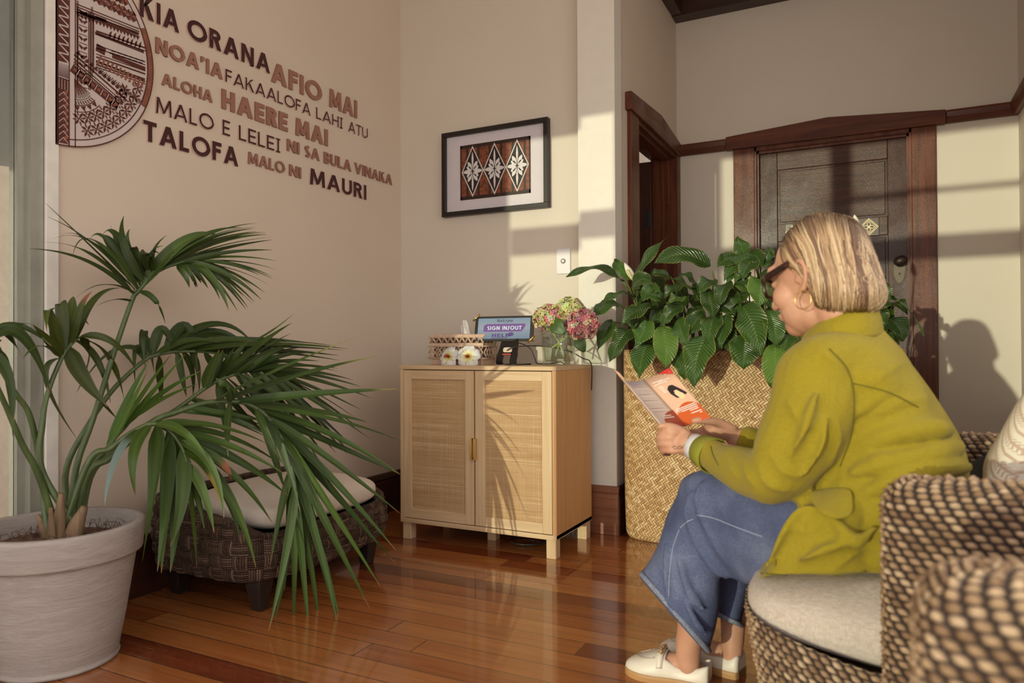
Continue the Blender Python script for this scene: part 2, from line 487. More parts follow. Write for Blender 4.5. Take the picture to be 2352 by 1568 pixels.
for n, z0, z1 in (('top_rail', 1.893, LZ), ('lock_rail', 1.478, 1.578), ('bottom_rail', .008, .22)):
    bevel(put(n, box(Lx0 + st, Lx1 - st + .006, yf, yf + .013, z0, z1), M['darkdoorx'], d1), .003)
px0, px1 = Lx0 + st + .012, Lx1 - st - .006
bevel(put('upper_panel', box(px0, px1, yf + .006, yf + .014, 1.59, 1.881), M['darkdoorx'], d1), .003)
w3 = (px1 - px0 - .03) / 3
for k in range(3):
    a = px0 + k * (w3 + .015)
    bevel(put('lower_panel', box(a, a + w3, yf + .006, yf + .014, .235, 1.466), M['darkdoor'], d1), .003)
# oval knob and its long plate
kx = .096
fnp = lambda u, v, d: (kx + u, yf - d, 1.287 + v)
el = [(.034 * math.cos(a), .083 * math.sin(a)) for a in np.linspace(0, 2 * math.pi, 33)[:-1]]
kp = bevel(fix_normals(put('knob_plate', join(prism(el, fnp, 0, .005), prism([(u * .86, v * .92) for u, v in el], fnp, .004, .008)), M['brass'], d1)), .0015)
put('door_knob', join(tube([(kx, yf, 1.325), (kx, yf - .05, 1.325)], .009, 12), ellipsoid((kx + .004, yf - .062, 1.327), [(.030, 0, .016), (-.012, 0, .022), (0, .02, 0)])), M['brass'], kp, True)
put('keyhole', join(ellipsoid((kx, yf - .009, 1.262), [(.005, 0, 0), (0, 0, .005), (0, .002, 0)]), box(kx - .002, kx + .002, yf - .010, yf - .007, 1.248, 1.262)), M['black'], kp)

# ---- door_2: open doorway in the return wall, leaf swung into the room beyond
d2 = thing('door_2', (XS, (D2a + D2b) / 2, 0), None, None); d2['kind'] = S
bevel(put('casing', join(box(XS, XS + .022, D2a - .118, D2a + .012, 0, 2.035), box(XS, XS + .022, D2b - .012, YD - .002, 0, 2.035)), M['rimu'], d2), .003)
hp = [(D2a - .15, 2.03), (YD - .002, 2.03), (YD - .002, 2.098), (D2a + .40, 2.155), (D2a - .15, 2.118)]
bevel(fix_normals(put('head_casing', prism(hp, lambda u, v, d: (XS + d, u, v), 0, .034), M['rimuy'], d2)), .004)
put('jamb', join(box(XS - .14, XS + .012, D2a, D2a + .022, 0, D2h), box(XS - .14, XS + .012, D2b - .022, D2b, 0, D2h), box(XS - .14, XS + .012, D2a, D2b, D2h - .022, D2h),
    box(XS - .07, XS - .02, D2b - .036, D2b - .02, 0, D2h - .02), box(XS - .07, XS - .02, D2a + .02, D2a + .036, 0, D2h - .02), box(XS - .07, XS - .02, D2a, D2b, D2h - .036, D2h - .02)), M['rimu'], d2)
lf = bevel(put('door_leaf', box(XS - .14 - .78, XS - .128, D2b - .06, D2b - .022, .01, 1.995), M['darkdoor'], d2), .003)
put('hinge', join(tube([(XS - .14, D2b - .064, 1.60), (XS - .14, D2b - .064, 1.70)], .007, 10), box(XS - .175, XS - .14, D2b - .063, D2b - .06, 1.60, 1.70)), M['black'], lf)

# ---- window_1: sliding glass door in the left wall
w1 = thing('window_1', (XL, 1.0, 0), None, None); w1['kind'] = S
M['frame_paint'] = plain('cream_painted_frame', (.66, .60, .50), .4)
bevel(put('architrave', join(box(XL, XL + .012, 1.385, 1.425, 0, 2.39), box(XL, XL + .012, YW, 1.425, 2.35, 2.39)), M['white'], w1), .002)
put('window_frame', join(box(XL - .12, XL - .002, 1.345, 1.41, 0, 2.35), box(XL - .07, XL - .03, 1.322, 1.345, 0, 2.35), box(XL - .07, XL - .03, -.2, 1.3, 0, .07), box(XL - .07, XL - .03, -.2, 1.3, 2.27, 2.35), box(XL - .07, XL - .03, .25, .31, 0, 2.35), box(XL - .12, XL, YW, -.2, 0, 2.35)), M['alu'], w1)
t = NT('clear_window_glass'); t.base((.93, .97, .96)); t.rough(.0); t.b.inputs['Transmission Weight'].default_value = 1.0; t.b.inputs['IOR'].default_value = 1.45
M['glass'] = t.m
put('glass_pane', box(XL - .053, XL - .047, -.2, 1.322, .07, 2.27), M['glass'], w1)
# pleated blind hanging outside the glass door, and the porch wall beyond it
t = NT('grey_blue_blind_fabric'); t.base((.60, .64, .65)); t.rough(.8); M['blind'] = t.m
us = np.linspace(-.85, 1.6, 140)
g = gridmesh(lambda u, v: (XL - .30 + .012 * math.sin(u * 48), u, v), us, [1.50, 2.45])
bl = put('window_blind', g, M['blind'], None, True, 'grey pleated blind hanging behind the glass door at the left edge', 'blind')
so = bl.modifiers.new('solid', 'SOLIDIFY'); so.thickness = .003
put('ceiling_porch_added', box(-4.2, XL - .12, -1.0, 3.0, 2.55, 2.62), M['ceil'], kind=S)  # unseen roof, added to dim what shows through the glass door
put('wall_porch', box(-4.2, -4.1, -1.0, 3.0, 0, 2.6), M['white'], kind=S)
# ------------------------------------------------------------------ raised lettering on the left wall
def ribbon(P, w, closed=False):
    """2D stroke of width w as quads, mitred"""
    P = [np.array(p, float) for p in P]; n = len(P); L = []; Rr = []
    for i in range(n):
        a = P[(i - 1) % n] if (closed or i > 0) else None
        c = P[(i + 1) % n] if (closed or i < n - 1) else None
        d1 = (P[i] - a) if a is not None else (c - P[i]); d2 = (c - P[i]) if c is not None else d1
        d1 = d1 / (np.linalg.norm(d1) + 1e-9); d2 = d2 / (np.linalg.norm(d2) + 1e-9)
        n1 = np.array([-d1[1], d1[0]]); n2 = np.array([-d2[1], d2[0]])
        m = n1 + n2; m /= np.linalg.norm(m) + 1e-9
        k = w / 2 / max(.35, m @ n1)
        L.append(P[i] + m * k); Rr.append(P[i] - m * k)
    out = []
    for i in range(n if closed else n - 1):
        j = (i + 1) % n
        out.append([Rr[i], Rr[j], L[j], L[i]])
    return out
def arc(cx, cy, rx, ry, a0, a1, n=12):
    return [(cx + rx * math.cos(R(a)), cy + ry * math.sin(R(a))) for a in np.linspace(a0, a1, n)]
def glyph(ch, w, serif=False):
    """list of quads in a cell of height 1, plus advance width"""
    q = lambda *p: [list(p)]
    bar = lambda x0, x1, y0, y1: [[(x0, y0), (x1, y0), (x1, y1), (x0, y1)]]
    dg = lambda x0, x1, hw: [[(x0, 0), (x0 + hw, 0), (x1 + hw, 1), (x1, 1)]]
    h = w * 1.12
    if ch == 'A': return dg(0, .43 - h / 2, h) + [[(.86 - h, 0), (.86, 0), (.43 + h / 2, 1), (.43 - h / 2, 1)]] + bar(.2, .66, .22, .22 + w * .85), .86
    if ch == 'V': return [[(.43 - h / 2, 0), (.43 + h / 2, 0), (h, 1), (0, 1)], [(.43 - h / 2, 0), (.43 + h / 2, 0), (.86, 1), (.86 - h, 1)]], .86
    if ch == 'I':
        if serif: return bar(.1, .1 + w, 0, 1) + bar(0, .2 + w, 0, w * .7) + bar(0, .2 + w, 1 - w * .7, 1), .2 + w
        return bar(0, w, 0, 1), w
    if ch == 'L': return bar(0, w, 0, 1) + bar(w, .5, 0, w), .5
    if ch == 'F': return bar(0, w, 0, 1) + bar(w, .52, 1 - w, 1) + bar(w, .48, .45, .45 + w), .52
    if ch == 'E': return bar(0, w, 0, 1) + bar(w, .54, 1 - w, 1) + bar(w, .5, .5 - w / 2, .5 + w / 2) + bar(w, .54, 0, w), .54
    if ch == 'T': return bar(.31 - w / 2, .31 + w / 2, 0, 1 - w) + bar(0, .62, 1 - w, 1), .62
    if ch == 'H': return bar(0, w, 0, 1) + bar(.68 - w, .68, 0, 1) + bar(w, .68 - w, .5 - w / 2, .5 + w / 2), .68
    if ch == 'N': return bar(0, w, 0, 1) + bar(.74 - w, .74, 0, 1) + [[(.74 - w - h * .15, 0), (.74, 0), (w + h * .15, 1), (0, 1)]], .74
    if ch == 'M': return [[(0, 0), (w, 0), (w + .05, 1), (.05, 1)], [(.95 - w, 0), (.95, 0), (.90, 1), (.90 - w, 1)],
                          [(.475 - h * .42, .12), (.475 + h * .42, .12), (.05 + h, 1), (.05, 1)], [(.475 - h * .42, .12), (.475 + h * .42, .12), (.90, 1), (.90 - h, 1)]], .95
    if ch == 'K': return bar(0, w, 0, 1) + [[(w * .9, .34), (w * .9, .34 + h * .95), (.66 - h * .0, 1), (.66 - h * 1.25, 1)], [(.30 - h * .3, .52), (.30 + h * .55, .66), (.72, 0), (.72 - h * 1.25, 0)]], .72
    if ch == 'O': return ribbon(arc(.5, .5, .5 - w / 2, .51 - w / 2, 0, 345, 24), w, True), 1.0
    if ch == 'U': return ribbon([(w / 2, 1), (w / 2, .32)] + arc(.34, .33, .34 - w / 2, .34 - w / 2, 190, 350, 12) + [(.68 - w / 2, .32), (.68 - w / 2, 1)], w), .68
    if ch == 'R': return bar(0, w, 0, 1) + ribbon([(w * .5, 1 - w / 2), (.3, 1 - w / 2)] + arc(.3, .72, .28 - w / 2, .28 - w / 2, 80, -80, 10) + [(.3, .44 + w / 2), (w * .5, .44 + w / 2)], w) + [[(.58 - h * .9, 0), (.62, 0), (.34 + h * .5, .5), (.34 - h * .6, .5)]], .62
    if ch == 'B': return bar(0, w, 0, 1) + ribbon([(w * .5, 1 - w / 2), (.28, 1 - w / 2)] + arc(.28, .74, .26 - w / 2, .26 - w / 2, 80, -80, 8) + [(.28, .48 + w / 2), (w * .5, .48 + w / 2)], w) + \
        ribbon([(w * .5, .52 - w / 2), (.3, .52 - w / 2)] + arc(.3, .27, .28 - w / 2, .27 - w / 2, 80, -80, 8) + [(.3, w / 2), (w * .5, w / 2)], w), .58
    if ch == 'S':
        P = arc(.27, .745, .25 - w / 2, .255 - w / 2, 35, 250, 12) + arc(.27, .255, .26 - w / 2, .255 - w / 2, 75, -145, 12)
        return ribbon(P, w), .54
    if ch == "'": return bar(.02, .02 + w * 1.15, .76, 1) + [[(.0, .62), (.09, .62), (.02 + w * 1.15, .8), (.02 + w * .3, .8)]], .05 + w * 1.15
    return [], .35
t = NT('dark_maroon_lettering'); t.base((.052, .008, .010)); t.rough(.45); M['maroon'] = t.m
t = NT('dusty_pink_brown_lettering'); t.base((.33, .155, .115)); t.rough(.5); M['dusty'] = t.m
M['foamd'] = plain('pinkish_letter_edge', (.60, .44, .38), .6)
M['foaml'] = plain('brown_letter_edge', (.28, .14, .10), .6)
TH = .008
def phrase(words, z, h, w, dark, label, serif=False):
    y0 = words[0][1]
    root = thing('wall_lettering', (XL, y0, z), label, 'lettering', 'raised letters of the wall greeting')
    for txt, ya, yb in words:
        gl = [glyph(c, w, serif) for c in txt]
        tot = sum(g[1] for g in gl)
        gap = .13 if len(txt) > 1 else 0
        sc = (yb - ya) / (tot + gap * (len(txt) - 1))
        x = ya
        for c, (qs, adv) in zip(txt, gl):
            if qs:
                G = []
                for qd in qs:
                    a = 0
                    for i in range(4):
                        a += qd[i][0] * qd[(i + 1) % 4][1] - qd[(i + 1) % 4][0] * qd[i][1]
                    if a < 0: qd = qd[::-1]
                    p = prism([(float(u), float(v)) for u, v in qd], lambda u, v, d: (XL + d, x + u * sc, z + v * h), .0005, TH + .00012 * len(G))
                    p = (p[0], p[1], {'mi': [1, 0] + [1] * 4})
                    G.append(p)
                put('letter', join(*G), [M['maroon'] if dark else M['dusty'], M['foamd'] if dark else M['foaml']], root)
            x += (adv + gap) * sc
phrase([('KIA', 1.713, 1.877), ('ORANA', 1.912, 2.336)], 2.065, .077, .2, True, 'dark maroon raised letters reading KIA ORANA, topmost words of the wall greeting')
phrase([('AFIO', 2.346, 2.665), ('MAI', 2.722, 2.927)], 2.037, .088, .2, False, 'dusty pink raised letters reading AFIO MAI, at upper right of the wall greeting')
phrase([("NOA'IA", 1.780, 2.082)], 1.957, .058, .2, False, "dusty pink raised letters reading NOA'IA beside the half round emblem")
phrase([('FAKAALOFA', 2.095, 2.588), ('LAHI', 2.625, 2.815), ('ATU', 2.857, 3.008)], 1.954, .052, .12, True, 'thin dark maroon raised letters reading FAKAALOFA LAHI ATU', True)
phrase([('ALOHA', 1.805, 2.032)], 1.848, .045, .18, False, 'small dusty pink raised letters reading ALOHA beside the half round emblem')
phrase([('HAERE', 2.079, 2.443), ('MAI', 2.494, 2.708)], 1.841, .079, .22, False, 'dusty pink raised letters reading HAERE MAI in the middle of the wall greeting')
phrase([('MALO', 1.779, 2.036), ('E', 2.080, 2.118), ('LELEI', 2.163, 2.396)], 1.736, .060, .125, True, 'thin dark maroon raised letters reading MALO E LELEI', True)
phrase([('NI', 2.440, 2.516), ('SA', 2.552, 2.650), ('BULA', 2.682, 2.880), ('VINAKA', 2.908, 3.222)], 1.757, .053, .17, False, 'dusty pink raised letters reading NI SA BULA VINAKA, nearest the room corner')
phrase([('TALOFA', 1.728, 2.160)], 1.623, .074, .2, True, 'bold dark maroon raised letters reading TALOFA in the bottom row')
phrase([('MALO', 2.216, 2.424), ('NI', 2.454, 2.527)], 1.649, .050, .17, False, 'dusty pink raised letters reading MALO NI in the bottom row')
phrase([('MAURI', 2.582, 2.998)], 1.636, .075, .19, True, 'bold dark maroon raised letters reading MAURI, last word of the bottom row')

# ------------------------------------------------------------------ half-round emblem with a tattoo style pattern
M['embwhite'] = plain('pale_pinkish_board', (.62, .53, .50), .5, .03)
M['embmar'] = plain('maroon_print', (.095, .022, .016), .5, .25, 30)
M['embtan'] = plain('brown_print', (.24, .085, .052), .5, .3, 25)
ec, er = (1.413, 1.881), .352
emb = thing('wall_emblem', (XL, ec[0], ec[1] - er), 'half round white wall emblem with maroon tattoo style pattern beside the lettering', 'wall emblem')
Pm = lambda d0=.012: (lambda u, v, d: (XL + d, u, v))
half = [(ec[0] + er * math.sin(a), ec[1] - er * math.cos(a)) for a in np.linspace(0, math.pi, 49)]
put('board', prism(half, Pm(), .0005, .012), [M['embwhite']], emb)
def flat(polys, d0=.0122, d1=.0135):
    G = []
    for p in polys:
        a = sum(p[i][0] * p[(i + 1) % len(p)][1] - p[(i + 1) % len(p)][0] * p[i][1] for i in range(len(p)))
        if a < 0: p = p[::-1]
        G.append(prism([(float(u), float(v)) for u, v in p], Pm(), d0, d1))
    return join(*G)
K1 = 360 / 1568
def c1(x, y):       # emblem drawn from measured points of the photo, laid on the wall plane
    q = atx(60 + x * K1, y * K1, XL + .012); return (q[1], q[2])
def inside(p, m=0):
    return (p[0] - ec[0]) ** 2 + (p[1] - ec[1]) ** 2 < (er - .028 + m) ** 2
ring_o = ribbon([(ec[0] + (er - .002) * math.sin(a), ec[1] - (er - .002) * math.cos(a)) for a in np.linspace(0, math.pi, 49)], .004)
ring_i = ribbon([(ec[0] + (er - .024) * math.sin(a), ec[1] - (er - .024) * math.cos(a)) for a in np.linspace(.14, math.pi - .14, 45)], .0035)
y1, y2, y3, y4 = 1.419, 1.4575, 1.462, 1.4775
vb = lambda a, b, z0, z1: [(a, z0), (b, z0), (b, z1), (a, z1)]
put('border', flat(ring_o + ring_i + [vb(1.4175, 1.4195, 1.531, 2.23), vb(1.4555, 1.4585, 1.532, 2.23), vb(1.4755, 1.4785, 1.534, 2.23)]), M['embmar'], emb)
brown = ribbon([(ec[0] + (er - .013) * math.sin(a), ec[1] - (er - .013) * math.cos(a)) for a in np.linspace(1.15, 2.0, 20)], .017)
put('brown_rim', flat(brown), M['embtan'], emb)
# left strip: chevron column below, zigzags above
mar = []; tan = []; wht = []
mar.append([(1.4215, 1.5375), (1.4555, 1.5385), (1.4555, 1.745), (1.4215, 1.745)])
for k in range(8):
    z = 1.545 + k * .021
    yc = 1.438
    tan.append([(yc, z), (yc + .014, z + .012), (yc + .014, z + .024), (yc, z + .013)])
    wht += ribbon([(yc - .015, z - .004), (yc, z + .012), (yc + .015, z - .004)], .0016)
for k in range(4): wht.append(vb(1.4225 + k * .0095, 1.4235 + k * .0095, 1.712, 1.744))
for k in range(9): mar.append([(1.4205 + k * .0039, 1.752), (1.4225 + k * .0039, 1.752), (1.4215 + k * .0039, 1.796)])
for k in range(14):
    z = 1.80 + k * .030
    mar += [[(1.4205, z), (1.4205, z + .026), (1.452, z + .003)], [(1.4555, z + .008), (1.4555, z + .028), (1.428, z + .026)]]
mar.append(vb(1.4195, 1.4565, 1.745, 1.749))
# main field
def band(A, B, wA, n, fn):
    A = np.array(c1(*A)); B = np.array(c1(*B)); d = (B - A) / n; nn = np.array([-d[1], d[0]]); nn /= np.linalg.norm(nn)
    for k in range(n):
        P = lambda s, q: tuple(A + d * (k + s) + nn * (q * wA))
        if inside(P(.5, .5), .0): fn(P, k)
def line(A, B, w):
    A = c1(*A); B = c1(*B)
    mar.extend([q for q in ribbon([tuple(np.array(A) + (np.array(B) - np.array(A)) * s) for s in np.linspace(0, 1, 8)], w) if inside(q[0], .004) and inside(q[2], .004)])
# pinwheels along the top
def pin(P, k):
    c = P(.5, .5)
    for a in range(4):
        ang = R(90 * a + 20)
        e = lambda an, r: (c[0] + r * math.cos(an), c[1] + r * math.sin(an))
        mar.append([c, e(ang, .022), e(ang + .75, .022)]); tan.append([c, e(ang + .75, .022), e(ang + 1.4, .016)])
band((490, -60), (1090, 250), .05, 6, pin)
band((560, -120), (1090, 120), .05, 6, pin)
for off in (0, 26, 52, 78): line((500, 40 + off), (1130, 290 + off), .0034)
def tri(P, k): mar.append([P(0, 0), P(1, 0), P(.5, -1)])
band((500, 130), (1130, 370), .013, 18, tri)
# vertical panel of leaf marks
a, b_ = 1.487, 1.515
for k in range(9):
    z = 2.0 - k * .029
    mar += [vb(1.4825, 1.485, z - .03, z), vb(1.521, 1.5235, z - .03, z), vb(1.526, 1.529, z - .03, z)]
    for s in (-1, 1): mar.append([(1.503, z - .012), (1.503 + s * .013, z - .004), (1.503 + s * .014, z - .010), (1.503 + s * .004, z - .020)])
    mar.append(vb(1.489, 1.517, z - .029, z - .027))
# right hand bars
for k, off in enumerate((200, 330, 360, 470, 500, 560, 590, 640, 665, 690)):
    line((700, off - 20), (1190, off + 150), .0055 if k in (1, 6, 8) else .003)
def leaf(P, k): mar.append([P(.1, 0), P(.55, .2), P(.9, 1), P(.35, .7)])
band((820, 380), (1160, 500), .028, 8, leaf)
def brick(P, k): mar.append([P(.05, .1), P(.9, .1), P(.9, .35), P(.05, .35)]); mar.append([P(.4, .6), P(1.2, .6), P(1.2, .8), P(.4, .8)])
band((830, 540), (1170, 650), .02, 6, brick)
def hatch(P, k): tan.append([P(0, 0), P(.45, 0), P(.95, 1), P(.5, 1)])
band((700, 640), (1170, 900), .034, 12, hatch)
def loop(P, k): mar.extend(ribbon([P(0, .1), P(.5, .9), P(.6, .1), P(1, .8)], .0022))
band((700, 720), (1130, 1050), .024, 14, loop)
# wide diagonal bands
line((480, 545), (1000, 1000), .006); line((475, 590), (980, 1030), .003); line((475, 620), (965, 1045), .004)
def dots(P, k): mar.append([P(.1, 0), P(.5, .8), P(.9, 0), P(.5, -.3)])
band((490, 520), (1010, 960), .016, 12, dots)
A = np.array(c1(475, 640)); B = np.array(c1(940, 1030)); dd = (B - A); nn = np.array([dd[1], -dd[0]]); nn /= np.linalg.norm(nn)
mar.append([tuple(A), tuple(B), tuple(B + nn * .030), tuple(A + nn * .030)])
for k in range(8):
    P0 = A + dd * (k + .5) / 8
    tan.append([tuple(P0 + nn * .010 - dd * .03), tuple(P0 + nn * .010 + dd * .03), tuple(P0 + nn * .020 + dd * .03), tuple(P0 + nn * .020 - dd * .03)])
    wht.extend(ribbon([tuple(P0 + dd / 16 + nn * .002), tuple(P0 + dd / 16 + nn * .028)], .0018))
    for s in range(3): wht.append([tuple(P0 + dd * (s - 1) * .03), tuple(P0 + dd * ((s - 1) * .03 + .008)), tuple(P0 + dd * (s - 1) * .03 + nn * .006)])
for A_, B_, w_ in (((505, 118), (1120, 345), .006), ((690, 330), (1175, 520), .010), ((860, 560), (1190, 690), .014), ((700, 610), (1180, 800), .006), ((690, 170), (800, 210), .010), ((540, 130), (690, 185), .010), ((700, 470), (790, 520), .026)):
    line(A_, B_, w_)
for x_ in (1.4815, 1.4855, 1.5305, 1.5345): mar.append(vb(x_, x_ + .0016, 1.735 + (x_ - 1.48) * .9, 2.02))
mar += [vb(1.5375, 1.5405, 1.80, 2.0)]
# fan
f0 = c1(482, 790)
for k in range(10):
    a1 = R(-88 + k * 6.2)
    mar.extend(ribbon([f0, (f0[0] + .062 * math.cos(a1), f0[1] + .062 * math.sin(a1))], .0016))
    if k % 2 == 0: tan.append([f0, (f0[0] + .05 * math.cos(a1), f0[1] + .05 * math.sin(a1)), (f0[0] + .05 * math.cos(a1 + .05), f0[1] + .05 * math.sin(a1 + .05))])
for rr, ww in ((.066, .002), (.084, .003), (.105, .0025)):
    mar.extend(ribbon([(f0[0] + rr * math.cos(R(q)), f0[1] + rr * math.sin(R(q))) for q in np.linspace(-90, -35, 12)], ww))
for k in range(8):
    q = R(-89 + k * 6.8); e = lambda r, g: (f0[0] + r * math.cos(q + g), f0[1] + r * math.sin(q + g))
    mar.append([e(.070, 0), e(.070, .05), e(.081, .09), e(.081, .05)])
for k in range(4):
    q = R(-90 + k * 14); e = lambda r, g: (f0[0] + r * math.cos(q + g), f0[1] + r * math.sin(q + g))
    mar.append([e(.087, 0), e(.087, .2), e(.103, .1)])
# petal squares around the foot of the ring
for r0, n, a0, a1 in ((er - .052, 10, .24, 1.30), (er - .092, 8, .30, 1.16)):
    for k in range(n):
        a = a0 + (a1 - a0) * k / (n - 1)
        c = (ec[0] + r0 * math.sin(a), ec[1] - r0 * math.cos(a))
        if c[0] < 1.485: continue
        for m in range(4):
            q = a + R(45 + 90 * m); e = lambda an, r: (c[0] + r * math.cos(an), c[1] + r * math.sin(an))
            mar.append([c, e(q - .30, .014), e(q, .025), e(q + .30, .014)])
            mar.append([e(q + .55, .016), e(q + .785, .023), e(q + 1.02, .016), e(q + .785, .0195)])
            tan.append([e(q + .5, .012), e(q + .785, .019), e(q + 1.07, .012), e(q + .785, .009)])
        mar.extend(ribbon([e(a, .019), e(a + 3.1416, .019)], .002))
put('maroon_pattern', flat([p for p in mar if all((v[0] - ec[0]) ** 2 + (v[1] - ec[1]) ** 2 < (er - .004) ** 2 for v in p)]), M['embmar'], emb)
put('chevron_column', flat(tan[:8], .0122, .0139), M['embtan'], emb)
put('brown_pattern', flat(tan[8:], .0122, .0139), M['embtan'], emb)
put('white_pattern', flat(wht, .0122, .0142), M['embwhite'], emb)

# ------------------------------------------------------------------ framed print on the back wall
yw = YB
fx0, fx1, fz0, fz1 = -2.072, -1.455, 1.567, 2.012
pf = thing('picture_frame', ((fx0 + fx1) / 2, yw, fz0), 'black framed print of three white leaf diamonds on the back wall', 'picture')
M['frameblk'] = plain('black_frame_wood', (.02, .014, .012), .35)
fw, fd = .024, .036
fp = [(0, 0), (fw, 0), (fw, -fd), (0, -fd)]
fr = join(box(fx0, fx1, yw - fd, yw, fz0, fz0 + fw), box(fx0, fx1, yw - fd, yw, fz1 - fw, fz1), box(fx0, fx0 + fw, yw - fd, yw, fz0 + fw, fz1 - fw), box(fx1 - fw, fx1, yw - fd, yw, fz0 + fw, fz1 - fw))
bevel(put('frame', fr, M['frameblk'], pf), .0015, 1)
M['mat'] = plain('white_mount_board', (.66, .62, .66), .5, .02)
put('mount', box(fx0 + fw, fx1 - fw, yw - .018, yw - .004, fz0 + fw, fz1 - fw), M['mat'], pf)
gx0, gx1, gz0, gz1 = -1.965, -1.556, 1.648, 1.935
t = NT('carved_brown_print'); v = t.coord()
x, y, z = t.sep(v)
st = t.math('FRACT', t.math('MULTIPLY', t.math('SUBTRACT', x, -gx0 * -1), 15.0))
n = t.noise(v, 60, 4, .6)
c = t.ramp(n, [(.35, (.09, .022, .010)), (.6, (.26, .07, .025))])
t.base(t.mix(t.math('LESS_THAN', st, .2), c, (.035, .012, .008))); t.rough(.5); M['print'] = t.m
pr = put('print', box(gx0, gx1, yw - .0195, yw - .017, gz0, gz1), M['print'], pf)
brd = join(*[box(*q) for q in ((gx0, gx1, yw - .0200, yw - .019, gz0, gz0 + .018), (gx0, gx1, yw - .02, yw - .019, gz1 - .018, gz1), (gx0, gx0 + .008, yw - .02, yw - .019, gz0, gz1), (gx1 - .008, gx1, yw - .02, yw - .019, gz0, gz1))])
put('print_border', brd, plain('dark_print_border', (.03, .013, .009), .5), pr)
fnF = lambda u, v, d: (u, yw - d, v)
def flatx(polys, d0, d1):
    G = []
    for p in polys:
        a = sum(p[i][0] * p[(i + 1) % len(p)][1] - p[(i + 1) % len(p)][0] * p[i][1] for i in range(len(p)))
        if a < 0: p = p[::-1]
        G.append(prism([(float(u), float(v)) for u, v in p], fnF, d0, d1))
    return join(*G)
W3 = (gx1 - gx0 - .02) / 3
zc = (gz0 + gz1) / 2 + .002
hh = .128
M['pblack'] = plain('black_print_ground', (.022, .012, .010), .5)
M['pwhite'] = plain('white_print_ink', (.72, .69, .68), .5, .02)
for k in range(3):
    cx = gx0 + .010 + W3 * (k + .5); hw = W3 / 2 - .002
    rh = [(cx - hw, zc), (cx, zc - hh), (cx + hw, zc), (cx, zc + hh)]
    W = ribbon([rh[0], rh[1], rh[2], rh[3]], .005, True)
    for a, L in ((0, .93), (180, .93), (90, .80), (270, .80), (38, .78), (142, .78), (218, .78), (322, .78), (62, .86), (118, .86), (242, .86), (298, .86)):
        ra = R(a); dx, dz = math.cos(ra), math.sin(ra)
        d = 1 / (abs(dx) / hw + abs(dz) / hh) * L
        nx, nz = -dz, dx
        wd_ = .0105 if a not in (90, 270) else .006
        pt = lambda s, q: (cx + dx * d * s + nx * q * wd_, zc + dz * d * s + nz * q * wd_)
        W.append([pt(.10, 0), pt(.35, -.62), pt(.62, -1.0), pt(.85, -.6), pt(1, 0), pt(.85, .6), pt(.62, 1.0), pt(.35, .62)])
    dm = put('diamond', flatx([rh], .0196, .0200), M['pblack'], pr)
    put('leaf_pattern', flatx(W, .0199, .0206), M['pwhite'], pr)
t = NT('picture_glass'); t.base((1, 1, 1)); t.rough(.03); t.b.inputs['Transmission Weight'].default_value = 1.0; t.b.inputs['IOR'].default_value = 1.15
M['pglass'] = t.m

# ------------------------------------------------------------------ light switch
sw = thing('light_switch', (-1.385, YB, 1.232), 'white light switch on the back wall above the vase of hydrangeas', 'light switch')
M['swwhite'] = plain('white_switch_plastic', (.78, .76, .78), .3, .02)
bevel(put('switch_plate', box(-1.423, -1.349, YB - .009, YB, 1.234, 1.358), M['swwhite'], sw), .003)
ax = Vector((0, -1, 0))
rg = lambda r, d, n=24: np.array([(-1.386 + r * math.cos(2 * math.pi * k / n), YB - d, 1.297 - r * math.sin(2 * math.pi * k / n)) for k in range(n)])
put('switch_ring', loft([rg(.012, .008), rg(.012, .0115), rg(.0085, .0115), rg(.0085, .008)]), M['brass'], sw)
put('push_button', loft([rg(.008, .008), rg(.008, .013), rg(.006, .0145)]), M['swwhite'], sw, True)

# ------------------------------------------------------------------ patterned plaque on the dark door
yp = yf - .0005
M['plq'] = plain('brown_plaque', (.07, .035, .02), .3)
t = NT('pale_gold_plaque_lines'); t.base((.62, .48, .24)); t.rough(.35); t.b.inputs['Metallic'].default_value = .5; M['plqgold'] = t.m
pq = thing('door_plaque', (-.24, yp, 1.475), 'long brown plaque with gold flower pattern on the middle rail of the far door', 'plaque')
bevel(put('plaque_board', box(-.482, .0, yp - .008, yp, 1.476, 1.575), M['plq'], pq), .0015, 1)
fnP = lambda u, v, d: (u, yp - d, v)
G = []
for k in range(5):
    c = (-.050 - k * .096, 1.5255)
    if k == 1 or k == 3:
        for i in range(3):
            for j in range(3):
                u, v = c[0] - .045 + i * .03, c[1] - .045 + j * .03
                G.append([(u, v), (u + .03, v), (u, v + .03)] if (i + j) % 2 else [(u, v), (u + .03, v), (u + .03, v + .03)])
        continue
    for r0 in (.060, .050): G += ribbon([(c[0] + r0 * .78 * sx, c[1] + r0 * .78 * sz) for sx, sz in ((1, 0), (0, 1), (-1, 0), (0, -1))], .0016, True)
    for a in range(4):
        q = R(90 * a); dx, dz = math.cos(q), math.sin(q)
        G += ribbon([(c[0] + dx * s * .030 - dz * w_, c[1] + dz * s * .030 + dx * w_) for s, w_ in ((.05, 0), (.35, .008), (.65, .008), (1, 0), (.65, -.008), (.35, -.008))], .0014, True)
G2 = []
for p in G:
    p = [(float(u), float(min(max(v, 1.478), 1.573))) for u, v in p]
    a = sum(p[i][0] * p[(i + 1) % len(p)][1] - p[(i + 1) % len(p)][0] * p[i][1] for i in range(len(p)))
    if abs(a) < 1e-7: continue
    G2.append(prism(p if a > 0 else p[::-1], fnP, .0081, .0092))
fix_normals(put('gold_pattern', join(*G2), M['plqgold'], pq))
